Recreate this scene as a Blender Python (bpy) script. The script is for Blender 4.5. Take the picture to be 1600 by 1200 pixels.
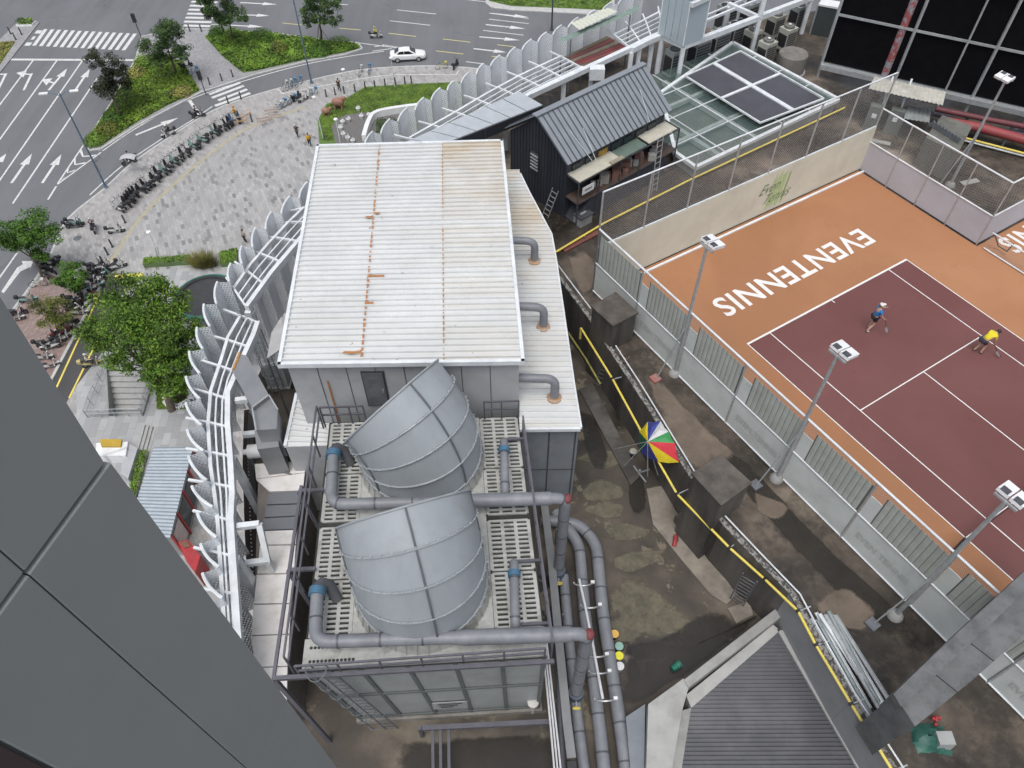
import bpy, math, random, mathutils
from mathutils import Vector, Matrix
R=math.radians
random.seed(7)
scene=bpy.context.scene
for o in list(bpy.data.objects): bpy.data.objects.remove(o)
COL=scene.collection
# ---------------------------------------------------------------- camera
CAMZ=49.0; FPX=1180.0; PITCH=R(50.52); ROLL=R(-0.205)
_f=Vector((0,math.cos(PITCH),-math.sin(PITCH))); _r=Vector((1,0,0)); _u=_r.cross(_f)
CR=_r*math.cos(ROLL)+_u*math.sin(ROLL); CU=-_r*math.sin(ROLL)+_u*math.cos(ROLL); CF=_f
cam=bpy.data.cameras.new('camera'); camo=bpy.data.objects.new('camera',cam); COL.objects.link(camo)
cam.sensor_width=36; cam.sensor_fit='HORIZONTAL'; cam.lens=36*FPX/1600; cam.clip_start=.05; cam.clip_end=2000
m=Matrix.Identity(4)
for i in range(3): m[i][0]=CR[i]; m[i][1]=CU[i]; m[i][2]=-CF[i]
m[2][3]=CAMZ; camo.matrix_world=m
scene.camera=camo
# ---------------------------------------------------------------- overcast daylight
SUN_EL,SUN_AZ=R(70),R(195)      # azimuth clockwise from +Y
w=bpy.data.worlds.new('World'); scene.world=w; w.use_nodes=True
nt=w.node_tree; nt.nodes.clear()
sky=nt.nodes.new('ShaderNodeTexSky'); sky.sky_type='NISHITA'; sky.sun_disc=False
sky.sun_elevation=SUN_EL; sky.sun_rotation=SUN_AZ; sky.air_density=1.0; sky.dust_density=4.0; sky.ozone_density=1.0
hs=nt.nodes.new('ShaderNodeHueSaturation'); hs.inputs['Saturation'].default_value=.4
bg=nt.nodes.new('ShaderNodeBackground'); bg.inputs['Strength'].default_value=.14
wo=nt.nodes.new('ShaderNodeOutputWorld')
nt.links.new(sky.outputs[0],hs.inputs['Color']); nt.links.new(hs.outputs[0],bg.inputs[0]); nt.links.new(bg.outputs[0],wo.inputs[0])
sl=bpy.data.lights.new('sun','SUN'); sl.energy=.9; sl.angle=R(30); sl.color=(1,.99,.97)
so=bpy.data.objects.new('sun',sl); COL.objects.link(so); so.location=(30,40,90)
sd=Vector((math.sin(SUN_AZ)*math.cos(SUN_EL),math.cos(SUN_AZ)*math.cos(SUN_EL),math.sin(SUN_EL)))
so.rotation_euler=sd.to_track_quat('Z','Y').to_euler()
vs=scene.view_settings; vs.view_transform='Standard'; vs.look='None'; vs.exposure=.38; vs.gamma=1; vs.use_curve_mapping=False
# ---------------------------------------------------------------- helpers
def P(px,py,z):
    d=CF+CR*((px-800)/FPX)-CU*((py-600)/FPX)
    return d*((z-CAMZ)/d.z)+Vector((0,0,CAMZ))
def PL(l,z): return [P(x,y,z) for x,y in l]
def V(*a): return Vector(a)
OFF={}
class MB:
    def __init__(s): s.v=[]; s.f=[]; s.uv={}; s.mi={}
    def add(s,vs,fs):
        n=len(s.v); s.v+= [Vector(q) for q in vs]; s.f+= [tuple(n+i for i in f) for f in fs]; return s
    def poly(s,pts): return s.add(pts,[tuple(range(len(pts)))])
    def quad(s,a,b,c,d,uv=None):
        if uv: s.uv[len(s.f)]=uv
        return s.add([a,b,c,d],[(0,1,2,3)])
    def hexa(s,p):
        return s.add(p,[(3,2,1,0),(4,5,6,7),(0,1,5,4),(1,2,6,5),(2,3,7,6),(3,0,4,7)])
    def box(s,x0,y0,z0,x1,y1,z1):
        return s.hexa([(x0,y0,z0),(x1,y0,z0),(x1,y1,z0),(x0,y1,z0),(x0,y0,z1),(x1,y0,z1),(x1,y1,z1),(x0,y1,z1)])
    def obox(s,c,ax,ay,az):
        c=Vector(c); ax=Vector(ax);ay=Vector(ay);az=Vector(az)
        return s.hexa([c-ax-ay-az,c+ax-ay-az,c+ax+ay-az,c-ax+ay-az,c-ax-ay+az,c+ax-ay+az,c+ax+ay+az,c-ax+ay+az])
    def beam(s,a,b,w,h=None,up=None):
        a=Vector(a);b=Vector(b);h=h or w; d=(b-a); L=d.length
        if L<1e-5: return s
        d/=L; up=Vector(up) if up else (V(0,0,1) if abs(d.z)<.95 else V(0,1,0))
        sx=d.cross(up).normalized(); uu=sx.cross(d)
        return s.obox((a+b)/2,d*(L/2),sx*(w/2),uu*(h/2))
    def prism(s,pts,z0,z1):
        n=len(pts); pts=[(q[0],q[1]) for q in pts]
        ar=sum(pts[i][0]*pts[(i+1)%n][1]-pts[(i+1)%n][0]*pts[i][1] for i in range(n))
        if ar<0: pts=pts[::-1]
        f=lambda z,q:(z(q) if callable(z) else z)
        v=[(x,y,f(z0,(x,y))) for x,y in pts]+[(x,y,f(z1,(x,y))) for x,y in pts]
        return s.add(v,[tuple(range(n))[::-1],tuple(range(n,2*n))]+[(i,(i+1)%n,n+(i+1)%n,n+i) for i in range(n)])
    def tube(s,pts,r,seg=8,cap=True,closed=False):
        pts=[Vector(q) for q in pts]; n=len(pts); rr=r if isinstance(r,(list,tuple)) else [r]*n
        vs=[];fs=[]; prev=None
        for i,p in enumerate(pts):
            if closed: d=(pts[(i+1)%n]-pts[i-1]).normalized()
            else: d=(pts[min(i+1,n-1)]-pts[max(i-1,0)]).normalized()
            if prev is None: a=d.orthogonal().normalized()
            else: a=(prev-d*prev.dot(d)); a=a.normalized() if a.length>1e-6 else d.orthogonal().normalized()
            prev=a; b=d.cross(a)
            for k in range(seg):
                t=2*math.pi*k/seg; vs.append(p+(a*math.cos(t)+b*math.sin(t))*rr[i])
        m=n if closed else n-1
        for i in range(m):
            j=(i+1)%n
            for k in range(seg):
                k2=(k+1)%seg; fs.append((i*seg+k,i*seg+k2,j*seg+k2,j*seg+k))
        if cap and not closed: fs+= [tuple(range(seg))[::-1],tuple((n-1)*seg+k for k in range(seg))]
        return s.add(vs,fs)
    def lathe(s,prof,c=(0,0,0),seg=16,ax=(0,0,1),cap=True):
        c=Vector(c); az=Vector(ax).normalized(); a=az.orthogonal().normalized(); b=az.cross(a); n=len(prof)
        vs=[c+(a*math.cos(2*math.pi*k/seg)+b*math.sin(2*math.pi*k/seg))*r+az*z for r,z in prof for k in range(seg)]
        fs=[(i*seg+k,i*seg+(k+1)%seg,(i+1)*seg+(k+1)%seg,(i+1)*seg+k) for i in range(n-1) for k in range(seg)]
        if cap and prof[0][0]>1e-4: fs.append(tuple(range(seg))[::-1])
        if cap and prof[-1][0]>1e-4: fs.append(tuple((n-1)*seg+k for k in range(seg)))
        return s.add(vs,fs)
    def ball(s,c,r,seg=10,rings=6):
        if not isinstance(r,(list,tuple)): r=(r,r,r)
        c=Vector(c); vs=[];fs=[]
        for i in range(rings+1):
            t=math.pi*i/rings
            for k in range(seg):
                p=2*math.pi*k/seg; vs.append(c+V(r[0]*math.sin(t)*math.cos(p),r[1]*math.sin(t)*math.sin(p),-r[2]*math.cos(t)))
        for i in range(rings):
            for k in range(seg): fs.append((i*seg+k,i*seg+(k+1)%seg,(i+1)*seg+(k+1)%seg,(i+1)*seg+k))
        return s.add(vs,fs)
    def build(s,name,mat,parent=None,smooth=False,kind=None):
        me=bpy.data.meshes.new(name)
        if parent is not None: off=OFF.get(parent.name,V(0,0,0))
        else:
            xs=[q.x for q in s.v];ys=[q.y for q in s.v];zs=[q.z for q in s.v]
            off=V((min(xs)+max(xs))/2,(min(ys)+max(ys))/2,min(zs))
        me.from_pydata([tuple(q-off) for q in s.v],[],s.f); me.validate(); me.update()
        mats=mat if isinstance(mat,(list,tuple)) else [mat]
        for q in mats: me.materials.append(q)
        if s.uv:
            ul=me.uv_layers.new(name='UVMap')
            for fi,uv in s.uv.items():
                p=me.polygons[fi]
                for li,t in zip(p.loop_indices,uv): ul.data[li].uv=t
        if s.mi:
            for fi,q in s.mi.items(): me.polygons[fi].material_index=q
        if smooth:
            me.shade_smooth()
            try: me.set_sharp_from_angle(angle=R(40))
            except Exception: pass
        o=bpy.data.objects.new(name,me); COL.objects.link(o)
        if parent is not None: o.parent=parent
        else: o.location=off
        OFF[o.name]=off
        if kind: o['kind']=kind
        return o
def tag(o,label,cat,group=None):
    o['label']=label; o['category']=cat
    if group: o['group']=group
    return o
def thing(name,label,cat,loc=(0,0,0),group=None):
    o=bpy.data.objects.new(name,None); COL.objects.link(o); o.location=loc; OFF[o.name]=Vector(loc); o.empty_display_size=.2
    return tag(o,label,cat,group)
def dup(root,loc,rz=0,label=None,sc=1,tilt=None):
    r=root.copy(); COL.objects.link(r); r.location=loc; r.rotation_euler=(tilt or 0,0,rz); r.scale=(sc,sc,sc)
    if label: r['label']=label
    for ch in root.children:
        c=ch.copy(); COL.objects.link(c); c.parent=r
        for g in ch.children:
            d=g.copy(); COL.objects.link(d); d.parent=c
    return r
def ordn(i):
    w=['first','second','third','fourth','fifth','sixth','seventh','eighth','ninth','tenth','eleventh','twelfth','thirteenth','fourteenth','fifteenth','sixteenth','seventeenth','eighteenth','nineteenth','twentieth']
    if i<20: return w[i]
    t=['twenty','thirty','forty','fifty','sixty'][(i+1)//10-2]; u=(i+1)%10
    return t+'-'+w[u-1] if u else {'twenty':'twentieth','thirty':'thirtieth','forty':'fortieth','fifty':'fiftieth','sixty':'sixtieth'}[t]
def lerp(a,b,t): return a+(b-a)*t
def poly_len(pts):
    L=[0]
    for i in range(len(pts)-1): L.append(L[-1]+(pts[i+1]-pts[i]).length)
    return L
def along(pts,s):
    L=poly_len(pts)
    for i in range(len(pts)-1):
        if s<=L[i+1] or i==len(pts)-2:
            t=(s-L[i])/max(1e-6,L[i+1]-L[i]); return pts[i].lerp(pts[i+1],t),(pts[i+1]-pts[i]).normalized()
def smoothpl(pts,n=6):
    out=[]; N=len(pts)
    for i in range(N-1):
        p0=pts[max(i-1,0)];p1=pts[i];p2=pts[i+1];p3=pts[min(i+2,N-1)]
        for k in range(n):
            t=k/n; out.append(.5*((2*p1)+(p2-p0)*t+(2*p0-5*p1+4*p2-p3)*t*t+(3*p1-p0-3*p2+p3)*t**3))
    out.append(pts[-1]); return out
def inpoly(x,y,pts):
    c=False; n=len(pts); j=n-1
    for i in range(n):
        if (pts[i][1]>y)!=(pts[j][1]>y) and x<(pts[j][0]-pts[i][0])*(y-pts[i][1])/(pts[j][1]-pts[i][1])+pts[i][0]: c=not c
        j=i
    return c
def perp(d): return V(-d.y,d.x,0)
# ---------------------------------------------------------------- materials
MATS={}
class NT:
    def __init__(s,name):
        s.m=bpy.data.materials.new(name); s.m.use_nodes=True; s.t=s.m.node_tree; s.n=s.t.nodes
        s.b=s.n['Principled BSDF']; s.out=s.n['Material Output']
        g=s.n.new('ShaderNodeNewGeometry'); s.pos=g.outputs['Position']; s.geo=g
    def L(s,a,b): s.t.links.new(a,b)
    def noise(s,scale,detail=5,rough=.6,vec=None,dist=0):
        q=s.n.new('ShaderNodeTexNoise'); q.inputs['Scale'].default_value=scale; q.inputs['Detail'].default_value=detail; q.inputs['Roughness'].default_value=rough; q.inputs['Distortion'].default_value=dist
        s.L(vec or s.pos,q.inputs['Vector']); return q.outputs['Fac']
    def ramp(s,fac,stops,interp='LINEAR'):
        q=s.n.new('ShaderNodeValToRGB'); q.color_ramp.interpolation=interp; e=q.color_ramp.elements
        while len(e)<len(stops): e.new(.5)
        for i,(p,c) in enumerate(stops):
            e[i].position=p; e[i].color=(c,c,c,1) if isinstance(c,(int,float)) else (*c,1)
        s.L(fac,q.inputs[0]); return q.outputs[0]
    def mix(s,fac,a,b,mode='MIX'):
        q=s.n.new('ShaderNodeMix'); q.data_type='RGBA'; q.blend_type=mode
        for sock,v in ((q.inputs[0],fac),(q.inputs[6],a),(q.inputs[7],b)):
            if isinstance(v,(int,float)): sock.default_value=v if sock==q.inputs[0] else (v,v,v,1)
            elif isinstance(v,tuple): sock.default_value=(*v,1)
            else: s.L(v,sock)
        return q.outputs[2]
    def math(s,op,a,b=0.):
        q=s.n.new('ShaderNodeMath'); q.operation=op
        for sock,v in ((q.inputs[0],a),(q.inputs[1],b)):
            if isinstance(v,(int,float)): sock.default_value=v
            else: s.L(v,sock)
        return q.outputs[0]
    def mapping(s,rot=(0,0,0),scale=(1,1,1),vec=None):
        q=s.n.new('ShaderNodeMapping'); q.inputs['Rotation'].default_value=rot; q.inputs['Scale'].default_value=scale
        s.L(vec or s.pos,q.inputs[0]); return q.outputs[0]
    def sep(s,vec):
        q=s.n.new('ShaderNodeSeparateXYZ'); s.L(vec,q.inputs[0]); return q.outputs
    def bump(s,h,strength=.3,dist=.02):
        q=s.n.new('ShaderNodeBump'); q.inputs['Strength'].default_value=strength; q.inputs['Distance'].default_value=dist
        s.L(h,q.inputs['Height']); s.L(q.outputs[0],s.b.inputs['Normal'])
    def set(s,col=None,rough=None,metal=None,spec=None):
        for k,v in (('Base Color',col),('Roughness',rough),('Metallic',metal),('Specular IOR Level',spec)):
            if v is None: continue
            if isinstance(v,tuple): s.b.inputs[k].default_value=(*v,1)
            elif isinstance(v,(int,float)): s.b.inputs[k].default_value=v
            else: s.L(v,s.b.inputs[k])
        return s.m
    def alpha(s,fac):      # fac 1 = solid
        tr=s.n.new('ShaderNodeBsdfTransparent'); mx=s.n.new('ShaderNodeMixShader')
        if isinstance(fac,(int,float)): mx.inputs[0].default_value=fac
        else: s.L(fac,mx.inputs[0])
        s.L(tr.outputs[0],mx.inputs[1]); s.L(s.b.outputs[0],mx.inputs[2]); s.L(mx.outputs[0],s.out.inputs[0])
def M(name,c,c2=None,scale=2.,rough=.6,metal=0.,lo=.35,hi=.65,grime=0.,gscale=.7,gcol=(.08,.07,.06),bump=0.,bscale=30,streak=False,spec=.5):
    if name in MATS: return MATS[name]
    t=NT(name); c2=c2 or tuple(x*.82 for x in c)
    vec=t.mapping(scale=(1,1,.15)) if streak else None
    col=t.mix(t.ramp(t.noise(scale,6,.65,vec),[(lo,0.),(hi,1.)]),c,c2)
    if grime>0:
        g=t.ramp(t.noise(gscale,8,.7,vec),[(.5,0.),(.72,grime)]); col=t.mix(g,col,gcol)
    r=t.math('MULTIPLY_ADD',t.noise(scale*3,3),.25); t.n[r.node.name].inputs[2].default_value=rough-.12
    t.set(col,r,metal,spec)
    if bump: t.bump(t.noise(bscale,4),bump)
    MATS[name]=t.m; return t.m
def mat_leaf(name,cs,tr=.25):
    t=NT(name)
    rnd=t.geo.outputs['Random Per Island']
    col=t.ramp(rnd,[(i/(len(cs)-1),c) for i,c in enumerate(cs)])
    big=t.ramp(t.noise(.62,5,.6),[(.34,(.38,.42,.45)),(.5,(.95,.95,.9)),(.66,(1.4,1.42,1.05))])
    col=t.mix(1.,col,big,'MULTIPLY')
    t.set(col,.55,0,.3)
    tl=t.n.new('ShaderNodeBsdfTranslucent'); t.L(col,tl.inputs[0]); mx=t.n.new('ShaderNodeMixShader'); mx.inputs[0].default_value=tr
    t.L(t.b.outputs[0],mx.inputs[1]); t.L(tl.outputs[0],mx.inputs[2]); t.L(mx.outputs[0],t.out.inputs[0])
    return t.m
def mat_asphalt(name,base,dark,wet=0):
    t=NT(name)
    vec=t.mapping(rot=(0,0,R(-28)),scale=(1,.06,1))
    lane=t.ramp(t.noise(.55,3,.5,vec),[(.35,0.),(.7,1.)])
    col=t.mix(lane,base,dark)
    col=t.mix(t.ramp(t.noise(.12,4),[(.4,0.),(.65,.5)]),col,tuple(x*1.18 for x in base))
    col=t.mix(t.ramp(t.noise(18,3),[(.3,0.),(.7,.35)]),col,tuple(x*.7 for x in base))
    v=t.n.new('ShaderNodeTexVoronoi'); v.feature='DISTANCE_TO_EDGE'; v.inputs['Scale'].default_value=.085; v.inputs['Randomness'].default_value=1
    dv=t.n.new('ShaderNodeVectorMath'); dv.operation='ADD'; nn=t.n.new('ShaderNodeTexNoise'); nn.inputs['Scale'].default_value=.5; nn.inputs['Detail'].default_value=5
    t.L(t.pos,nn.inputs['Vector']); t.L(t.pos,dv.inputs[0]); sc=t.n.new('ShaderNodeVectorMath'); sc.operation='SCALE'; sc.inputs['Scale'].default_value=2.5
    t.L(nn.outputs['Color'],sc.inputs[0]); t.L(sc.outputs[0],dv.inputs[1]); t.L(dv.outputs[0],v.inputs['Vector'])
    cr=t.ramp(v.outputs['Distance'],[(0.,.75),(.004,0.)]); cr=t.math('MULTIPLY',cr,t.ramp(t.noise(.09,2),[(.5,0.),(.6,1.)]))
    col=t.mix(cr,col,tuple(x*.35 for x in base))
    t.set(col,.85); t.bump(t.noise(60,3),.25,.01); return t.m
def mat_pavers(name,rot,w,h,stops,tint=None):
    t=NT(name); mp=t.mapping(rot=(0,0,rot)); x,y,_=t.sep(mp)
    u=t.math('DIVIDE',x,w); ru=t.math('FLOOR',u); v=t.math('MULTIPLY_ADD',ru,.5); t.n[v.node.name].inputs[2].default_value=0
    v=t.math('ADD',t.math('DIVIDE',y,h),t.math('MULTIPLY',ru,.5)); rv=t.math('FLOOR',v)
    cb=t.n.new('ShaderNodeCombineXYZ'); t.L(ru,cb.inputs[0]); t.L(rv,cb.inputs[1])
    wn=t.n.new('ShaderNodeTexWhiteNoise'); wn.noise_dimensions='2D'; t.L(cb.outputs[0],wn.inputs[0])
    col=t.ramp(wn.outputs['Value'],stops,'CONSTANT')
    fu=t.math('ABSOLUTE',t.math('SUBTRACT',t.math('FRACT',u),.5)); fv=t.math('ABSOLUTE',t.math('SUBTRACT',t.math('FRACT',v),.5))
    j=t.math('MAXIMUM',t.math('GREATER_THAN',fu,.5-.012/w),t.math('GREATER_THAN',fv,.5-.012/h))
    col=t.mix(t.math('MULTIPLY',j,.45),col,(.12,.115,.11))
    col=t.mix(t.ramp(t.noise(.25,6,.7),[(.45,0.),(.7,.35)]),col,(.25,.24,.235))
    if tint: col=t.mix(t.ramp(t.noise(.08,3),[(.4,0.),(.6,.5)]),col,tint)
    t.set(col,.75); return t.m
def mat_perf(name,col,pitch,hole,uvbased=True):   # perforated sheet, real see-through holes
    t=NT(name); 
    uv=t.n.new('ShaderNodeUVMap'); x,y,_=t.sep(uv.outputs[0])
    a=t.math('DIVIDE',x,pitch); ra=t.math('FLOOR',t.math('DIVIDE',y,pitch))
    a=t.math('ADD',a,t.math('MULTIPLY',t.math('MODULO',ra,2.),.5))
    fx=t.math('SUBTRACT',t.math('FRACT',a),.5); fy=t.math('SUBTRACT',t.math('FRACT',t.math('DIVIDE',y,pitch)),.5)
    d=t.math('SQRT',t.math('ADD',t.math('MULTIPLY',fx,fx),t.math('MULTIPLY',fy,fy)))
    solid=t.math('GREATER_THAN',d,hole)
    c=t.mix(t.ramp(t.noise(1.2,5),[(.4,0.),(.7,.5)]),col,tuple(q*.75 for q in col))
    t.set(c,.45,.2); t.alpha(solid); return t.m
def mat_mesh(name,col,cell,wire):   # woven chain-link: thin diagonal wires with air between
    t=NT(name); uv=t.n.new('ShaderNodeUVMap'); x,y,_=t.sep(uv.outputs[0])
    a=t.math('FRACT',t.math('DIVIDE',t.math('ADD',x,y),cell)); b=t.math('FRACT',t.math('DIVIDE',t.math('SUBTRACT',x,y),cell))
    s=t.math('MAXIMUM',t.math('LESS_THAN',a,wire),t.math('LESS_THAN',b,wire))
    t.set(col,.5,.3); t.alpha(s); return t.m
def mat_glass(name,col,alpha,rough=.05):
    t=NT(name); t.set(col,rough,0,.6); t.alpha(alpha); return t.m
WHITE=M('white_paint',(.78,.79,.8),(.66,.67,.68),1.5,.45,grime=.25,gcol=(.3,.28,.25))
WSTEEL=M('white_steel',(.72,.75,.77),(.58,.61,.63),2,.4,grime=.3,gcol=(.3,.29,.27))
MARK=M('road_paint',(.72,.72,.71),(.5,.5,.5),6,.7,grime=.5,gscale=2.5,gcol=(.2,.2,.2))
YMARK=M('yellow_road_paint',(.62,.55,.2),(.45,.42,.25),4,.7)
GSTEEL=M('grey_steel',(.19,.2,.22),(.13,.14,.15),3,.45,.3)
LSTEEL=M('galvanised_steel',(.5,.52,.53),(.38,.4,.41),4,.4,.4)
DSTEEL=M('dark_steel',(.10,.10,.115),(.06,.06,.07),4,.5,.3)
BLACK=M('black_plastic',(.022,.022,.025),(.03,.03,.033),5,.45)
RUBBER=M('rubber',(.02,.02,.02),(.03,.03,.03),6,.85)
CONC=M('concrete',(.34,.34,.33),(.24,.24,.23),.8,.8,grime=.6,gcol=(.12,.115,.105),bump=.2)
KERB=M('kerb_stone',(.5,.5,.49),(.4,.4,.39),1.5,.8)
DCONC=M('dark_wet_concrete',(.13,.12,.11),(.055,.05,.046),.9,.6,grime=.7,gscale=1.6,gcol=(.03,.028,.026),bump=.25,streak=True)
RED=M('red_paint',(.42,.035,.04),(.3,.03,.035),2,.5,grime=.3)
YPIPE=M('yellow_gas_pipe',(.78,.62,.08),(.7,.58,.16),3,.45,grime=.25)
BARK=M('bark',(.16,.13,.1),(.09,.075,.06),6,.9,bump=.4)
GLASSD=mat_glass('dark_glass',(.03,.04,.045),.85)
# ================================================================ STREET LEVEL
ASPH=mat_asphalt('asphalt',(.155,.161,.172),(.12,.125,.134))
ASPHD=mat_asphalt('dark_asphalt',(.07,.07,.072),(.05,.05,.05))
PIT=PL([(166,578),(246,578),(224,650),(170,650)],.12)
def holed(outer,z0,z1,sides=True):     # slab with the stairwell opening left free
    o=[V(p[0],p[1],0) for p in outer]; n=len(o)
    if sum(o[i].x*o[(i+1)%n].y-o[(i+1)%n].x*o[i].y for i in range(n))<0: o=o[::-1]
    h=[V(p.x,p.y,0) for p in PIT]
    if sum(h[i].x*h[(i+1)%4].y-h[(i+1)%4].x*h[i].y for i in range(4))>0: h=h[::-1]
    j,k=min(((i,q) for i in range(n) for q in range(4)),key=lambda s:(o[s[0]]-h[s[1]]).length)
    ring=o[:j+1]+[h[(k+q)%4] for q in range(5)]+o[j:]
    b=MB(); tri=mathutils.geometry.tessellate_polygon([o,h]); allv=o+h
    b.add([V(p.x,p.y,z1) for p in allv],[tuple(t) for t in tri])
    if sides:
        m=len(b.v); b.add([V(p.x,p.y,z0) for p in o]+[V(p.x,p.y,z1) for p in o],[(i,(i+1)%n,n+(i+1)%n,n+i) for i in range(n)])
    return b
gm=holed([(-260,-120),(260,-120),(260,320),(-260,320)],-.4,0); road=gm.build('road',ASPH,kind='structure')
MC=[0]
def mark(pts,z=.008,mat=MARK,name='lane_line',parent=road):
    MC[0]+=1; z+=(MC[0]%40)*1e-4; b=MB(); b.poly([V(q[0],q[1],z) for q in pts]); return b.build(name,mat,parent)
def up_poly(pts):
    n=len(pts); ar=sum(pts[i][0]*pts[(i+1)%n][1]-pts[(i+1)%n][0]*pts[i][1] for i in range(n))
    return pts if ar>0 else pts[::-1]
def stripe(a,b,w=.16,mat=MARK,name='lane_line',z=.008,parent=road,px=True):
    if px: a=P(*a,0); b=P(*b,0)
    d=(b-a).normalized(); n=perp(d)*(w/2)
    return mark([a-n,b-n,b+n,a+n],z,mat,name,parent)
def band(pts,w,z,mat,name,parent):
    bb=MB(); 
    for i in range(len(pts)-1):
        d0=(pts[min(i+1,len(pts)-1)]-pts[max(i-1,0)]).normalized(); d1=(pts[min(i+2,len(pts)-1)]-pts[i]).normalized()
        a,b=pts[i],pts[i+1]; n0=perp(d0)*(w/2); n1=perp(d1)*(w/2)
        q=[a-n0,b-n1,b+n1,a+n0]; bb.quad(*[V(k.x,k.y,z) for k in q])
    return bb.build(name,mat,parent)
def arrow(tail,head,w=.3,kind='s'):
    a=P(*tail,0); b=P(*head,0); d=(b-a); L=d.length; d/=L; n=perp(d)
    bb=MB(); hl=min(2.4,L*.38); zz=V(0,0,.008); hb=b-d*hl
    if kind in 'sb':
        bb.poly([q+zz for q in (a-n*w/2,hb-n*w/2,hb+n*w/2,a+n*w/2)])
        bb.poly([q+zz for q in (hb-n*w*1.7,b,hb+n*w*1.7)])
    if kind in 'lb':
        st=b-d*1.6 if kind=='l' else a+d*L*.28
        if kind=='l': bb.poly([q+zz for q in (a-n*w/2,st+d*.5-n*w/2,st+d*.5+n*w/2,a+n*w/2)])
        e=st+d*.25; bb.poly([q+zz for q in (e-d*w/2+n*w/2,e+d*w/2+n*w/2,e+d*(w/2+.25)+n*.8,e+d*(.25-w/2)+n*.8)])
        bb.poly([q+zz for q in (e+n*.8-d*.65,e+n*.8+d*1.15,e+n*2.0+d*.7)])
    return bb.build('arrow_marking',MARK,road)
# --- left approach lanes
for a,b in [((-20,190),(52,94)),((-20,245),(90,93)),((-20,310),(130,93)),((20,318),(152,122)),((-20,140),(16,92)),((75,312),(88,291))]: stripe(a,b,.2)
stripe((15,93),(213,94),.45,name='stop_line')
for t,h in [((-2,138),(13,108)),((37,141),(53,108))]: arrow(t,h,.3,'l')
arrow((76,141),(105,107),.3,'b'); arrow((117,142),(140,108),.3)
for t,h in [((18,286),(50,240)),((66,286),(96,241)),((-22,275),(10,240)),((-30,170),(-10,140))]: arrow(t,h,.3)
arrow((212,211),(279,184),.32)
stripe((-10,447),(32,388),.18); mark(up_poly(PL([(2,456),(6,458),(32,424),(48,417),(46,424),(52,408),(34,408),(36,413),(27,418)],0)),name='arrow_marking')
# chevron
for k in range(4):
    t=k/4+.08; L0=P(lerp(131,92,t),lerp(229,284,t),0); R0=P(lerp(156,92,t),lerp(238,284,t),0); mid=(L0+R0)/2
    tip=P(lerp(141,92,t+.13),lerp(233,284,t+.13),0); d=(tip-mid); s=.42
    for A in (L0,R0):
        mark(up_poly([A,A+d*s,tip+d*s*.6,tip]),.009,name='chevron_marking')
stripe((131,226),(90,287),.18); stripe((158,238),(90,288),.18)
# crosswalks
for k in range(14):
    x=(280+43*k)/4; y=(178+2.2*k)/4
    stripe((x+1.5,y+1),(x-17,y+27),.5,name='crosswalk_stripe')
for k in range(3):
    for j in range(3): 
        x=(240-32*k+j*9)/4; y=(190+38*k)/4
        if (k+j)%2==0: stripe((x,y),(x-4,y+5),.4,name='crosswalk_stripe')
for k in range(9):
    y=46-k*6.2; x=283+k*2.3; stripe((x,y),(x+44-k*.5,y+1.2),.55,name='crosswalk_stripe')
for a,b in [((327,147.5),(375,129)),((331,153),(381,134)),((341,157),(386,139.5)),((336,165.5),(391,145.5))]: stripe(a,b,.5,name='crosswalk_stripe')
stripe((296,157),(313,181),.4,name='stop_line')
# turn lane edges
ed1=smoothpl([P(*q,0) for q in ((160,236),(215,199),(300,154),(400,121),(475,101),(545,88),(600,80))],5); band(ed1,.16,.008,MARK,'edge_line',road)
ed2=smoothpl([P(*q,0) for q in ((140,305),(190,260),(250,219),(303,186),(332,166))],5); band(ed2,.16,.008,MARK,'edge_line',road)
# --- cross street to the upper right
for a,b in [((441,36),(471,39)),((530,44),(564,47)),((607,52),(650,57)),((692,61),(735,66)),((681,79.5),(724,84.5)),((777,70),(803,73)),((768,88),(790,90))]: stripe(a,b,.17,YMARK)
for a,b in [((620,15.5),(681,22)),((609,32.5),(672,39.5)),((522,6),(544,7.5)),((764,20.5),(826,29)),((755,47.5),(818,55)),((728,96.5),(757,100)),((764,30),(826,37)),((330,38),(400,42)),((700,-4),(760,3))]: stripe(a,b,.17)
for t,h in [((768,21),(826,27)),((759,38.5),(821,45)),((749,57.5),(813,63)),((740,76),(792,82)),((375,4),(433,7)),((370,23),(421,24.5)),((350,39),(412,42))]: arrow(t,h,.28)
for a,b in [((560,67),(620,75)),((582,80),(612,76)),((585,73),(600,71))]: stripe(a,b,.16)
stripe((598,70),(640,77),.14)
# --- pedestrian refuge with two planted beds
PAVG=mat_pavers('grey_path_pavers',R(20),.3,.3,[(0,(.3,.3,.31)),(.4,(.27,.27,.28)),(.75,(.33,.33,.335))])
def slab(name,pxs,top,mat,z0=-.1,kind='structure',smooth=True):
    pts=PL(pxs,0); pts=smoothpl(pts+[pts[0]],4)[:-1] if smooth else pts
    b=MB(); b.prism(pts,z0,top); return b.build(name,mat,kind=kind),pts
def kerb(pts,parent,w=.22,h=.15):
    b=MB(); n=len(pts)
    for i in range(n):
        a,c=pts[i],pts[(i+1)%n]
        if (c-a).length>.05: b.beam(V(a.x,a.y,h/2),V(c.x,c.y,h/2),w,h)
    return b.build('kerb',KERB,parent)
ref_px=[(133,226),(175,161),(213,93),(222,58),(285,46),(332,47),(430,53),(520,65),(560,68),(566,77),(540,86),(475,98),(400,117),(315,145),(215,197),(158,234),(140,236)]
ref,ref_pts=slab('refuge_island',ref_px,.12,PAVG,smooth=False); kerb(ref_pts,ref)
SOIL=M('grass_base',(.12,.2,.04),(.07,.12,.028),3,.9)
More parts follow.
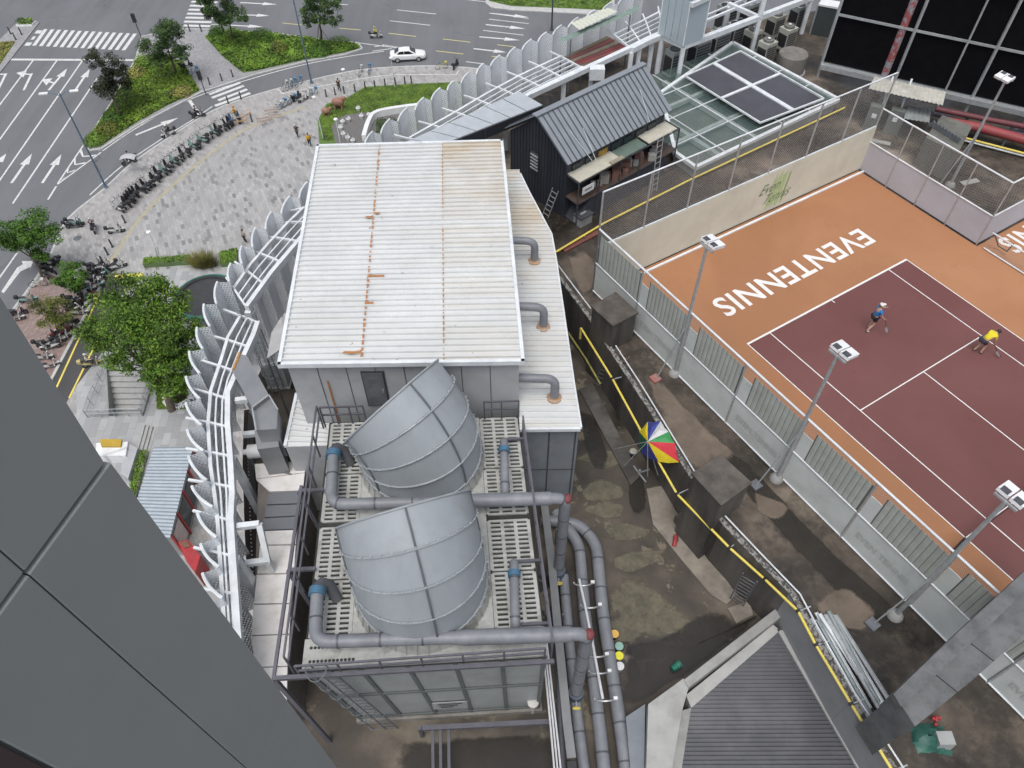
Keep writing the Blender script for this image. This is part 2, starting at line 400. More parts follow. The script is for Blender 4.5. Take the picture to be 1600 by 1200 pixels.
GRASS=mat_leaf('grass_blades',[(.12,.2,.03),(.17,.27,.04),(.22,.31,.06),(.1,.17,.03)],.2)
GRASSY=mat_leaf('dry_grass_blades',[(.27,.26,.08),(.34,.31,.12),(.2,.22,.07)],.2)
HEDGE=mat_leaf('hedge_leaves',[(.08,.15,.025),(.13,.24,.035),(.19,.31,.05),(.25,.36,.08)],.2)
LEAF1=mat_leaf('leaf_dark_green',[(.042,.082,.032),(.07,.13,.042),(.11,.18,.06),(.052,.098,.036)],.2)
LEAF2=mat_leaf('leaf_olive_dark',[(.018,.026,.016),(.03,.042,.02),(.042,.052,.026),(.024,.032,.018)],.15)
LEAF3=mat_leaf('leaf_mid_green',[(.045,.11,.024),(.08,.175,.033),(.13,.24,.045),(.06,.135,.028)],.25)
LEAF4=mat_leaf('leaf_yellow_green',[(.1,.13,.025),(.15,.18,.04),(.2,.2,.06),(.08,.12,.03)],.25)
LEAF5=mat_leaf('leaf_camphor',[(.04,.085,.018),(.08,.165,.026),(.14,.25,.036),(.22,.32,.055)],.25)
def leafquad(b,c,n,s,rnd):
    n=n.normalized(); a=n.orthogonal().normalized(); t=rnd.random()*6.283; u=a*math.cos(t)+n.cross(a)*math.sin(t); v=n.cross(u)
    L=s*(.7+.6*rnd.random()); W=L*.42
    b.add([c-u*L,c+v*W+n*W*.25,c+u*L,c-v*W+n*W*.25],[(0,1,2),(0,2,3)])
def bed(name,label,pxs,z,n,hmax,mat,shr,leaf=.16,parent=None):
    rnd=random.Random(len(pxs)*31+n); pts=PL(pxs,0); b=MB(); xs=[q.x for q in pts]; ys=[q.y for q in pts]; k=0
    pl=[(q.x,q.y) for q in pts]
    sb=MB(); sb.prism(pts,.1,z); base=sb.build('planting_bed',SOIL,kind='structure')
    while k<n:
        x=rnd.uniform(min(xs),max(xs)); y=rnd.uniform(min(ys),max(ys))
        if not inpoly(x,y,pl): continue
        k+=1; hh=hmax*(.35+.65*(.5+.5*math.sin(x*.9+1.3*math.cos(y*.7))*math.sin(y*.8+x*.3)))
        c=V(x,y,z+hh*rnd.random()**.5); leafquad(b,c,V(rnd.gauss(0,.6),rnd.gauss(0,.6),.7),leaf,rnd)
    g=b.build('ground_cover',mat,kind='stuff'); g['label']=label; g['category']='ground cover'
    return base
bed('bed','low green shrubs and grass filling the long traffic island',[(214,96),(240,88),(280,88),(312,143),(262,166),(215,192),(160,228),(142,230),(136,222),(177,163)],.17,9000,.3,GRASS,0,.2)
bed('bed','clipped green planting on the rounded traffic island',[(322,60),(334,51),(400,52),(430,56),(480,61),(520,68),(555,70),(562,77),(540,83),(475,95),(400,112),(380,115),(347,88)],.17,9000,.42,HEDGE,0,.2)
def shrub(label,px,py,r,h,mat,z=.15,leaf=.13,n=420):
    c=P(px,py,z); r*=1.1; h*=1.35; n=620; t=thing('shrub',label,'shrub',c,'shrubs on the traffic islands'); rnd=random.Random(int(px*7+py))
    b=MB()
    for k in range(n):
        d=V(rnd.gauss(0,1),rnd.gauss(0,1),abs(rnd.gauss(0,1))).normalized(); rr=.72+.3*rnd.random()
        leafquad(b,c+V(d.x*r*rr,d.y*r*rr,d.z*h*rr),d+V(rnd.gauss(0,.4),rnd.gauss(0,.4),.3),leaf,rnd)
    b.build('foliage',mat,t); s=MB()
    for k in range(5):
        a=rnd.random()*6.28; s.tube([c,c+V(math.cos(a)*r*.4,math.sin(a)*r*.4,h*.7)],[.03,.012],5)
    s.build('stem',BARK,t)
for i,(x,y,r,h,mt,lb) in enumerate([(229,104,1.4,1.3,HEDGE,'bright clipped shrub nearest the stop line'),(258,110,1.1,1.2,HEDGE,'round shrub beside the trunk of the taller island tree'),(214,117,1.2,.8,GRASSY,'pale low shrub on the kerb side below the stop line'),
    (197,160,1.6,1.4,LEAF1,'dark bush at the foot of the dark-leaved tree'),(285,146,1.3,.7,GRASSY,'pale shrub at the lower right corner of the long island'),(170,205,1.3,.8,LEAF4,'yellowish bush near the tapering end of the island'),
    (148,222,1.2,.7,HEDGE,'small bright shrub on the pointed island tip'),(178,190,1.2,.9,LEAF3,'mid green bush along the road side of the island'),(438,81,1.1,1.2,LEAF4,'ball-shaped pale shrub in the middle of the rounded island'),(410,60,1.5,1.0,LEAF3,'round shrub at the upper left of the rounded island'),
    (365,58,1.2,1.0,HEDGE,'shrub under the twin trees'),(340,54,1.1,.9,LEAF3,'shrub at the left corner of the rounded island'),(530,72,1.6,.9,HEDGE,'dense shrub at the right tip of the rounded island'),(385,95,1.8,1.0,HEDGE,'broad bright shrub on the lower left slope of the rounded island'),(500,82,1.5,.9,LEAF3,'shrub below the single dark tree'),(268,122,1.5,.9,GRASS,'low grassy tuft near the path edge')]):
    shrub(lb,x,y,r,h,mt)
# top-left refuge, top-right median
slab('refuge_island',[(-40,120),(-20,82),(28,36),(52,32),(62,36),(20,90),(-20,140)],.12,PAVG,smooth=False)
slab('median_island',[(757,-30),(759,6),(768,13),(800,17),(900,22),(960,26),(960,-40)],.13,KERB,smooth=False)
bed('bed','grass strip on the median beyond the lattice screen',[(762,-26),(764,3),(800,11),(900,15),(955,18),(955,-36)],.17,2600,.3,GRASS,0,.2)
bed('bed','dry grass verge at the left edge of the picture',[(-40,115),(-30,70),(24,67),(-10,118)],.15,1600,.2,GRASSY,0,.18)
hb=MB(); hc=P(41,38,.12); rnd=random.Random(3)
hd=thing('box_hedge','small clipped box hedge in the refuge at the upper left','hedge',hc)
for k in range(500): leafquad(hb,hc+V(rnd.uniform(-1.0,1.0),rnd.uniform(-.5,.5),rnd.uniform(.1,.8)),V(rnd.gauss(0,1),rnd.gauss(0,1),.8),.13,rnd)
hb.build('foliage',HEDGE,hd); q=MB(); q.box(hc.x-1.1,hc.y-.65,.12,hc.x+1.1,hc.y+.65,.3); q.build('planter',WHITE,hd)
# --- plaza and pavements
PAV1=mat_pavers('plaza_pavers',R(-24),.32,.75,[(0,(.33,.328,.325)),(.3,(.37,.368,.364)),(.6,(.29,.288,.285)),(.8,(.41,.407,.4)),(.91,(.18,.18,.18))],(.31,.302,.297))
PAV2=mat_pavers('outer_pavers',R(-30),.3,.6,[(0,(.36,.352,.345)),(.35,(.305,.3,.294)),(.7,(.41,.402,.395)),(.9,(.25,.247,.243))],(.335,.322,.317))
PAV3=mat_pavers('red_brick_pavers',R(12),.15,.3,[(0,(.27,.19,.17)),(.4,(.23,.16,.145)),(.75,(.31,.22,.2))])
kl=[(-60,640),(-20,545),(20,487),(50,447),(80,400),(105,345),(163,297),(205,258),(262,218),(330,176),(392,152),(480,128),(560,111),(640,105),(700,105),(760,110)]
klp=smoothpl(PL(kl,0),3)
b=holed(klp+[V(60,95,0),V(60,-60,0),V(-40,-60,0)],-.1,.12); plaza=b.build('plaza',PAV2,kind='structure')
kb=MB()
for i in range(len(klp)-1): kb.beam(V(klp[i].x,klp[i].y,.07),V(klp[i+1].x,klp[i+1].y,.07),.25,.145)
kb.build('kerb',KERB,plaza)
inner=[(165,420),(215,348),(260,300),(310,256),(378,206),(430,184),(480,168),(500,190),(520,205),(600,215),(520,330),(420,420),(380,440),(260,440),(215,432)]
ip=PL(inner,.126); mark(up_poly(ip),.126,PAV1,'paver_field',plaza)
bandp=smoothpl(PL([(167,418),(215,346),(260,299),(310,255),(378,205),(430,183),(478,167)],.13),4)
band(bandp,.35,.134,M('tan_band',(.42,.38,.26),(.34,.31,.22),3,.8),'edge_band',plaza)
band(smoothpl(PL([(0,500),(3,498)],.13),2),.1,.134,KERB,'edge_band',plaza)
stripe(P(437,145,.13),P(445,147,.13),.12,z=.14,parent=plaza,px=False)
band(smoothpl(PL([(443,146),(520,131),(600,118),(660,116.5),(712,117)],.13),4),.13,.136,MARK,'bay_line',plaza); band(PL([(712,117),(717,110)],.13),.13,.136,MARK,'bay_line',plaza); band(PL([(432,138),(443,146)],.13),.13,.136,MARK,'bay_line',plaza)
# red-brick pavement and the service lane
mark(up_poly(PL([(72,428),(130,440),(160,440),(84,588),(60,640),(-60,640),(20,492),(48,452)],.13)),.130,PAV3,'brick_paving',plaza)
lane=up_poly(PL([(172,427),(222,428),(222,436),(180,470),(172,535),(120,602),(60,700),(20,700),(84,590),(160,440)],.13)); mark(lane,.138,ASPHD,'service_lane',plaza)
for a,b_ in [((156,458),(88,606)),((152,532),(108,622))]: stripe(P(*a,.14),P(*b_,.14),.16,YPIPE,'yellow_lane_line',.143,plaza,False)
kk=MB(); kk.beam(P(162,438,.2),P(80,594,.2),.25,.16); kk.build('kerb',KERB,plaza)
mark(up_poly(PL([(180,430),(224,426),(222,432),(178,437)],.14)),.1435,YPIPE,'yellow_lane_line',plaza)
LGP=mat_pavers('grey_granite',R(-4),.6,1.2,[(0,(.36,.365,.37)),(.4,(.31,.315,.32)),(.8,(.40,.405,.41))])
holed(PL([(225,425),(300,418),(360,430),(360,700),(300,760),(120,760),(120,602),(172,535)],.13),.12,.130,False).build('granite_paving',LGP,plaza)
# lawn, path and flower pots near the screen
slab('lawn',[(497,190),(510,165),(545,153),(570,138),(640,133),(700,131),(760,128),(760,230),(500,235)],.2,SOIL,smooth=False)
bed('bed','mown lawn with a curved edge beside the plaza',[(499,190),(512,167),(547,155),(572,140),(640,135),(700,133),(755,130),(700,172),(640,176),(590,178),(540,182),(518,196),(522,222),(505,222)],.22,16000,.06,GRASS,0,.08)
slab('garden_path',[(519,200),(530,184),(560,178),(620,176),(650,190),(600,228),(525,228)],.235,M('gravel_dark',(.17,.165,.16),(.12,.115,.11),6,.9),smooth=False)
for i,(x,y) in enumerate([(536,194),(545,190),(565,185),(577,183),(533,203),(537,213),(544,219),(552,223),(560,173),(594,179)]):
    c=P(x,y,.235); t=thing('flower_pot','small white pot, '+ordn(i)+' along the dark garden path','pot',c,'white pots along the garden path')
    q=MB(); q.lathe([(.18,0),(.26,.35),(.28,.4),(.22,.4),(.2,.34)],c,10); q.build('pot_body',WHITE,t,True)
    q=MB(); rr=random.Random(i)
    for k in range(24): leafquad(q,c+V(rr.gauss(0,.1),rr.gauss(0,.1),.42+.2*rr.random()),V(rr.gauss(0,1),rr.gauss(0,1),1),.1,rr)
    q.build('flowers',M('white_petals',(.75,.74,.72)),t)
pw=thing('planter_wall','curved white planter wall with dark shrubs beside the screen','planter',P(600,200,.12))
ring=smoothpl(PL([(570,222),(578,197),(590,184),(625,177),(665,172)],.12),5); q=MB()
for i in range(len(ring)-1): q.beam(ring[i]+V(0,0,.45),ring[i+1]+V(0,0,.45),.5,.9)
q.build('wall',WHITE,pw); q=MB(); rr=random.Random(5)
for k in range(700):
    c=P(rr.uniform(588,625),rr.uniform(188,215),.5); leafquad(q,c+V(0,0,.5*rr.random()),V(rr.gauss(0,1),rr.gauss(0,1),.8),.14,rr)
q.build('foliage',LEAF1,pw)
# ---------------------------------------------------------------- trees
def tree(name,label,base,top,lobes,mat,n,leaf=.2,tr=.14,z=.15,group='street trees'):
    n=int(n*1.7); leaf*=.68
    """base px, lobes = (px,py,zc,radius m,flat)"""
    c=P(*base,z); t=thing(name,label,'tree',c,group); rnd=random.Random(int(base[0]*13+base[1])); tb=MB(); lb=MB()
    cs=[(P(x,y,zc),r,fl) for x,y,zc,r,fl in lobes]; cen=sum((q[0] for q in cs),V(0,0,0))/len(cs)
    fork=c.lerp(V(cen.x,cen.y,c.z),.35); fork.z=lerp(c.z,cen.z,.5)
    tb.tube([c-V(0,0,.15),c.lerp(fork,.5)+V(.08,.05,0),fork],[tr*1.25,tr,tr*.8],8)
    tot=sum(q[1]**2 for q in cs)
    for p,r,fl in cs:
        mid=fork.lerp(p,.55)+V(rnd.gauss(0,.15),rnd.gauss(0,.15),.1); tb.tube([fork,mid,p],[tr*.6,tr*.35,.025],6)
        subs=[]
        for k in range(9):
            d=V(rnd.gauss(0,1),rnd.gauss(0,1),rnd.gauss(.15,.8)).normalized(); e=p+V(d.x*r,d.y*r,d.z*r*fl)*(.45+.45*rnd.random()); subs.append((e,r*(.28+.22*rnd.random()))); tb.tube([mid.lerp(p,.6),e],[.035,.012],4)
        for k in range(int(n*r*r/tot)):
            e,sr=subs[rnd.randrange(9)]; d=V(rnd.gauss(0,1),rnd.gauss(0,1),rnd.gauss(0,1)).normalized()*(rnd.random()**.45)
            q=e+V(d.x,d.y,d.z*.75)*sr*1.08; leafquad(lb,q,V(rnd.gauss(0,.7)+d.x*.4,rnd.gauss(0,.7)+d.y*.4,.8),leaf,rnd)
    tb.build('trunk',BARK,t,True); lb.build('crown',mat,t); return t
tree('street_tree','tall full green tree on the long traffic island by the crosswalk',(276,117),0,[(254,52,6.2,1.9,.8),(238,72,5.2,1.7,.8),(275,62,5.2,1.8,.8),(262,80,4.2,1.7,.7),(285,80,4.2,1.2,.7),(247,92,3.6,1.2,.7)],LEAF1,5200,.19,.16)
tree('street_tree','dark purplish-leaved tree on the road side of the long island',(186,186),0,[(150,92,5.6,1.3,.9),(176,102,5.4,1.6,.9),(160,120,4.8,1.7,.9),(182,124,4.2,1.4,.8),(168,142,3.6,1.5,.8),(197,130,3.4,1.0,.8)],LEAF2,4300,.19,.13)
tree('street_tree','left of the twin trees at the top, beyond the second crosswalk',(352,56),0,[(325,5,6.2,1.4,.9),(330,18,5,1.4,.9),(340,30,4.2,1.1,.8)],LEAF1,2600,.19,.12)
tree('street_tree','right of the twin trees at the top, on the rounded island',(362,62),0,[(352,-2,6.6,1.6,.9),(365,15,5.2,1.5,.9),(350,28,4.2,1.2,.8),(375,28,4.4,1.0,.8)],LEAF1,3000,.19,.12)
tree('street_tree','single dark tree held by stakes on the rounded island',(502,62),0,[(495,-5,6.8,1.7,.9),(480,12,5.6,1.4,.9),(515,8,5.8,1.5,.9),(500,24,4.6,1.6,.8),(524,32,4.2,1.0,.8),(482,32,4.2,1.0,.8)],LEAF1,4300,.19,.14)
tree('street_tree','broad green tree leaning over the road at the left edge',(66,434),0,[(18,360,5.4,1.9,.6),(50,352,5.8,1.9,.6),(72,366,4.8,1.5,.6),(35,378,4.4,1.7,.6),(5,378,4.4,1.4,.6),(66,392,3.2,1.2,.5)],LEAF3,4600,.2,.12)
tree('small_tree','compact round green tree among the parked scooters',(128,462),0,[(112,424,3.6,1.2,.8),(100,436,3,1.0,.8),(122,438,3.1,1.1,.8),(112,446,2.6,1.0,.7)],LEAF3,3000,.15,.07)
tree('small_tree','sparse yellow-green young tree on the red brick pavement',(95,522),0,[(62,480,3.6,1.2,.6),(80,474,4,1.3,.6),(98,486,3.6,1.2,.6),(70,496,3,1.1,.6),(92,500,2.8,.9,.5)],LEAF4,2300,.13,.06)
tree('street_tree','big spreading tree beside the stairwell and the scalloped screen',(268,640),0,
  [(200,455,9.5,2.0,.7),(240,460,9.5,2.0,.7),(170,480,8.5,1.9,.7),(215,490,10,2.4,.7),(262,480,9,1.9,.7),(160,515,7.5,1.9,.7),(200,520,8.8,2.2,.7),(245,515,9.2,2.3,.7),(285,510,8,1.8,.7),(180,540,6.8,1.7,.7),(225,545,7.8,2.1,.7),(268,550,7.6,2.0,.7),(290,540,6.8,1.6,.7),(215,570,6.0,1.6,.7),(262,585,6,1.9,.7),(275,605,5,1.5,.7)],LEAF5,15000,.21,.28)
# tree stakes
st=thing('tree_stake','three-legged stake around the single dark tree trunk','stake',P(502,62,.15)); c=P(502,62,.15); q=MB()
for a in (0,2.1,4.2): q.tube([c+V(math.cos(a)*1.0,math.sin(a)*1.0,0),c+V(0,0,1.9)],.035,5)
q.build('pole_frame',BARK,st)
# ornamental grass, planters, disc canopy
og=thing('ornamental_grass','yellowish tall ornamental grass at the edge of the plaza','grass',P(320,415,.12)); q=MB(); rr=random.Random(9); c0=P(320,414,.12)
for k in range(900):
    a=rr.random()*6.28; rad=rr.random()*1.0; p=c0+V(math.cos(a)*rad*1.2,math.sin(a)*rad*.6,0); d=V(math.cos(a)*.6+rr.gauss(0,.25),math.sin(a)*.6+rr.gauss(0,.25),1).normalized(); L=1.0+.7*rr.random()
    n=d.cross(V(0,0,1)).normalized()*.03; q.add([p-n,p+n,p+d*L],[(0,1,2)])
q.build('blades',GRASSY,og)
for lb,pxs,h in [('long low planter with green hedge at the plaza edge',[(228,409),(300,404),(298,414),(226,419)],.6),('square grassy planter box behind the dark round canopy',[(345,398),(372,392),(372,415),(346,418)],.5)]:
    pts=PL(pxs,.12); t=thing('planter_box',lb,'planter',pts[0]); q=MB(); q.prism(pts,.12,h); q.build('box',M('planter_green',(.12,.2,.08),(.1,.15,.06)),t); q=MB(); rr=random.Random(h*10); cc=sum(pts,V(0,0,0))/4
    for k in range(700):
        s,u=rr.random(),rr.random(); p=pts[0].lerp(pts[1],s).lerp(pts[3].lerp(pts[2],s),u); p.z=h+.15*rr.random(); leafquad(q,p,V(rr.gauss(0,.6),rr.gauss(0,.6),.8),.1,rr)
    q.build('foliage',HEDGE,t)
cc=P(322,462,3.2); dc=thing('round_canopy','dark round canopy with a green rim behind the big tree','canopy',V(cc.x,cc.y,.12))
q=MB(); q.lathe([(2.5,2.9),(2.5,3.15),(2.35,3.15),(2.3,3.0),(0.01,2.98)],V(cc.x,cc.y,.1),40); q.build('top',M('canopy_dark',(.035,.037,.04),(.05,.05,.05),2,.5),dc,True)
q=MB(); q.lathe([(2.52,2.75),(2.85,2.8),(2.85,3.05),(2.52,3.2),(2.52,2.75)],V(cc.x,cc.y,.1),40,cap=False); q.build('rim',M('canopy_green',(.03,.13,.1),(.05,.17,.13)),dc,True)
q=MB(); q.lathe([(.35,0),(.3,2.9)],V(cc.x,cc.y,.12),16); q.build('column',CONC,dc,True)
# ---------------------------------------------------------------- street lamps and small poles
def lamp(label,base,h,arm,mat,r=.09,heads=2,z=.12,name='street_lamp'):
    c=P(*base,z); t=thing(name,label,'street lamp',c,'lamps'); q=MB(); q.tube([c,c+V(0,0,h*.5),c+V(0,0,h)],[r*1.2,r,r*.7],8); q.build('pole',mat,t,True)
    q=MB(); q.lathe([(r*2.6,0),(r*2.6,.06),(r*1.6,.1),(r*1.5,.5)],c,10); q.build('base',mat,t,True)
    for s in range(heads):
        a=arm+math.pi*s; d=V(math.cos(a),math.sin(a),0); e=c+V(0,0,h)
        q=MB(); q.tube([e-V(0,0,.3),e+d*.6+V(0,0,.1),e+d*1.1+V(0,0,.12)],.04,6); ar=q.build('arm',mat,t,True)
        q=MB(); q.obox(e+d*1.4+V(0,0,.12),d*.4,perp(d)*.16,V(0,0,.05)); q.build('lamp_head',WHITE,t)
BLUEP=M('blue_grey_pole',(.13,.2,.26),(.1,.15,.2),3,.4,.3)
lamp('tall blue-grey street lamp at the kerb by the chevron marking',(166,293),10.8,R(10),BLUEP)
lamp('tall blue-grey street lamp between the turn lane and the plaza',(487,130),12,R(0),BLUEP)
lamp('dark street lamp behind the scalloped screen at the top',(862,46),12,R(0),DSTEEL,.1)
for lb,b_,h in [('thin white plaza lamp beside the tan letters sculpture',(505,218),5.2),('white plaza lamp by the bollards and walking person',(544,153),3.6),('thin white lamp behind the white car',(617,137),3.8),('short white lamp on the plaza near the ornamental grass',(254,409),3.6),('small white lamp on the dark garden path',(532,224),3.0)]:
    c=P(*b_,.12); t=thing('plaza_lamp',lb,'lamp',c,'plaza lamps'); q=MB(); q.tube([c,c+V(0,0,h)],[.055,.04],6); q.build('pole',WSTEEL,t,True)
    q=MB(); q.lathe([(.08,-.1),(.24,.02),(.22,.1),(.05,.16)],c+V(0,0,h),12); q.build('lamp_head',WHITE,t,True)
def signal(lb,b_,h):
    c=P(*b_,.12); t=thing('traffic_signal',lb,'traffic light',c,'traffic signals'); q=MB(); q.tube([c,c+V(0,0,h)],.06,6); q.build('pole',DSTEEL,t)
    q=MB(); q.box(c.x-.2,c.y-.25,h-.9,c.x+.2,c.y+.1,h+.2); hb_=q.build('housing',BLACK,t)
    for k in range(3):
        q=MB(); q.lathe([(.13,0),(.13,.04),(.01,.05)],V(c.x,c.y+.1,h-.65+k*.35),10,(0,1,0)); q.build('lens',M('lens%d'%k,[(.05,.3,.1),(.4,.3,.03),(.35,.03,.02)][k]),t)
signal('pedestrian traffic light behind the taller island tree',(222,62),3.4); signal('black traffic light at the turn-lane crosswalk',(322,148),3.0)
DB=M('bollard_dark',(.06,.06,.065),(.08,.08,.08),4,.5)
bp=thing('bollard','b','bollard',(0,0,0),'bollards'); q=MB(); q.lathe([(.09,0),(.09,.75),(.075,.8),(.075,.84),(.09,.86),(.09,.95),(.02,1.0)],(0,0,0),10); q.build('post',DB,bp,True); q=MB(); q.lathe([(.14,0),(.14,.03),(.095,.035)],(0,0,0),10); q.build('foot',DB,bp)
bl=[(555,143,'lawn'),(571,139,'lawn'),(586,137,'lawn'),(602,134.5,'lawn'),(618,132.5,'lawn'),(633,131,'lawn'),(643,130,'lawn'),(510,151,'plaza row'),(524,148,'plaza row'),(538,146,'plaza row'),
 (328,132,'refuge crosswalk'),(347,126,'refuge crosswalk'),(364,120,'refuge crosswalk'),(297,49,'refuge top edge'),(315,49,'refuge top edge'),(17,53,'upper left refuge'),(34,54,'upper left refuge'),(25,62,'upper left refuge'),(357,162,'turn lane'),(377,155,'turn lane'),(394,190,'orange worker'),
 (196,348,'tan band'),(190,362,'tan band'),(176,386,'tan band'),(169,398,'tan band'),(162,412,'tan band')]
cnt={}
for i,(x,y,wh) in enumerate(bl):
    k=cnt.get(wh,0); cnt[wh]=k+1; lb='dark bollard, %s of those by the %s'%(ordn(k),wh)
    if i==0: bp.location=P(x,y,.12); bp['label']=lb
    else: dup(bp,P(x,y,.12),0,lb)
# ================================================================ PODIUM BUILDING
ZL=20.5; ZD=23.2; ZF=26.3; ZLAT=25.7
def mat_deck(name,wet):
    t=NT(name); n1=t.noise(.17,9,.6,dist=.15); n2=t.noise(.6,10,.68,dist=.2); n3=t.noise(3.2,9,.75)
    col=t.ramp(n1,[(.38,(.014,.012,.01)),(.47,(.045,.036,.028)),(.56,(.11,.088,.067)),(.68,(.26,.215,.17))])
    col=t.mix(t.ramp(n2,[(.45,0.),(.6,.85)]),col,(.028,.023,.018)); col=t.mix(t.ramp(n3,[(.5,0.),(.75,.3)]),col,(.24,.2,.16))
    pud=t.ramp(n1,[(.38,.22),(.52,.75)]); t.set(col,pud,0,.5); t.bump(n3,.12,.01); return t.m
DECKM=mat_deck('wet_mossy_deck',1)
def mat_gully():
    t=NT('gully_floor'); n1=t.noise(.2,9,.6,dist=.2); n2=t.noise(.75,10,.7,dist=.3); n3=t.noise(4,9,.75)
    col=t.ramp(n1,[(.38,(.02,.017,.014)),(.47,(.05,.042,.034)),(.57,(.1,.083,.065)),(.66,(.17,.145,.112))])
    col=t.mix(t.ramp(n2,[(.585,0.),(.6,.75)]),col,(.2,.17,.12)); col=t.mix(t.ramp(n3,[(.5,0.),(.7,.35)]),col,(.05,.045,.04))
    t.set(col,t.ramp(n1,[(.38,.2),(.52,.75)]),0,.5); t.bump(n3,.15,.01); return t.m
GULM=mat_gully()
pod=thing('podium_building','podium block with roof decks carrying the tennis court and plant','building',(10,30,0))
tips_px=[(336,1090),(330,1040),(326,992),(322,945),(317,896),(314,850),(309,802),(300,760),(295,713),(293,672),(290.7,630),(291,589),(296,549.6),(308,512.5),(318.8,476),(339.8,441),(360.6,412),(378,385),(399,357),(424,332),(453,307),(480,285),(506,264),(531,245),(556,226),(582,206),(609,186.5),(636,169),(662,153),(687.5,138),(709,127),(733,113.5),(755,100),(781,87),(805,74.5),(830,62),(853.5,51),(877,40),(903,28),(929,16),(955,4),(981,-8),(1007,-20)]
tips=[P(x,y,ZF) for x,y in tips_px]
def tip_n(i):
    d=(tips[min(i+2,len(tips)-1)]-tips[max(i-2,0)]).normalized(); return perp(d)
inner=[tips[i]-tip_n(i)*1.1 for i in range(len(tips))]
WALL=M('podium_wall',(.4,.4,.4),(.32,.32,.32),1,.7)
foot=[(q.x,q.y) for q in inner]+[(60,70),(60,-12),(-6,-12)]
b=MB(); b.prism(foot,.05,ZL); b.build('lower_deck_block',GULM,pod)
WP=[(842,392),(870,432),(920,500),(970,575),(1022,655),(1077,745),(1130,822),(1180,875),(1235,930),(1265,985),(1330,1100),(1400,1215),(1470,1330)]
wl=PL(WP,ZD)
ud=[q for q in wl]+[V(18,-8,0),V(60,-10,0),V(60,69,0)]+[inner[i] for i in range(len(inner)-1,24,-1)]+[V(-8.4,30.2,0),V(-.5,30.5,0),V(1.6,30.2,0)]
b=MB(); b.prism(ud,ZL+.002,ZD); b.build('upper_deck',DECKM,pod)
# retaining wall skin + parapet along the gully
PEB=M('pebble_coping',(.3,.295,.28),(.08,.075,.07),7,.8,lo=.45,hi=.55)
b=MB(); cp=MB()
for i in range(len(wl)-1):
    a,c=wl[i],wl[i+1]; d=(c-a).normalized(); n=perp(d)
    b.hexa([V(a.x,a.y,ZL),V(c.x,c.y,ZL),V(c.x,c.y,ZL)-n*.12,V(a.x,a.y,ZL)-n*.12,V(a.x,a.y,ZD+.25),V(c.x,c.y,ZD+.25),V(c.x,c.y,ZD+.25)-n*.12,V(a.x,a.y,ZD+.25)-n*.12])
    cp.beam(V(a.x,a.y,ZD+.27)-n*.03,V(c.x,c.y,ZD+.27)-n*.03,.2,.06)
b.build('retaining_wall',DCONC,pod); cp.build('parapet_coping',PEB,pod)
# floor ledges and patches in the gully
def lowpatch(name,pxs,h,mat): 
    b=MB(); b.prism(PL(pxs,ZL),ZL,ZL+h); return b.build(name,mat,pod)
PATCH=M('pale_screed',(.27,.24,.2),(.17,.15,.125),1.2,.8,grime=.5,gscale=1.5,bump=.2)
lowpatch('floor_ledge',[(1010,765),(1035,760),(1150,930),(1135,945),(1110,930),(1060,870),(1020,820)],.07,PATCH)
lowpatch('floor_ledge',[(1136,952),(1170,940),(1176,962),(1150,975)],.09,PATCH)
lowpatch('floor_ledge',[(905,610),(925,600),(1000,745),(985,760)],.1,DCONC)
def soft_mat(m_,ns):       # patch thins out raggedly towards its rim
    t=NT.__new__(NT); t.m=m_; t.t=m_.node_tree; t.n=t.t.nodes; t.b=t.n['Principled BSDF']; t.out=t.n['Material Output']; g=t.n.new('ShaderNodeNewGeometry'); t.pos=g.outputs['Position']; t.geo=g
    at=t.n.new('ShaderNodeAttribute'); at.attribute_name='fade'
    v=t.math('ADD',at.outputs['Fac'],t.math('MULTIPLY',t.math('SUBTRACT',t.noise(ns,9,.7),.5),1.9)); t.alpha(t.ramp(v,[(.32,0.),(.66,.75)])); return m_
def irregular(pxs,z,nm,mat,amp,seed):
    q=up_poly(smoothpl(PL(pxs,z)+[P(*pxs[0],z)],5)[:-1]); n=len(q); cen=sum(q,V(0,0,0))/n; rings=[(1.12,0.),(.8,.75),(.45,1.)]
    b=MB(); b.add([cen+(p-cen)*s for s,_ in rings for p in q]+[cen],[(r*n+k,r*n+(k+1)%n,(r+1)*n+(k+1)%n,(r+1)*n+k) for r in range(2) for k in range(n)]+[(2*n+k,2*n+(k+1)%n,3*n) for k in range(n)])
    o=b.build(nm,mat,pod); at=o.data.attributes.new('fade','FLOAT','POINT')
    for k in range(3*n+1): at.data[k].value=rings[k//n][1] if k<3*n else 1.
MOSS=soft_mat(M('moss_patch',(.2,.18,.125),(.11,.1,.075),3,.85,grime=.4,gscale=4),1.6)
for i,pxs in enumerate(([(905,768),(935,748),(965,755),(980,775),(945,785),(915,782)],[(912,794),(940,782),(972,788),(974,806),(950,810),(918,803)],[(945,830),(970,816),(1008,826),(1003,842),(960,845)],[(958,872),(985,862),(1040,858),(1025,878),(985,896),(962,888)],[(898,716),(935,702),(980,711),(970,725),(940,732)],[(950,925),(990,900),(1065,955),(1082,988),(1000,1000),(955,1005)])): irregular(pxs,ZL+.006+.0003*i,'moss_patch',MOSS,.06,i)
SCRD=soft_mat(M('pink_screed',(.25,.2,.155),(.15,.118,.092),.9,.8,lo=.3,hi=.7,grime=.6,gscale=1.3,gcol=(.06,.05,.04),bump=.15),.9)
WETSHADE=soft_mat(M('wet_shade_film',(.03,.027,.023),(.042,.037,.031),.8,.27,spec=.5),.7)
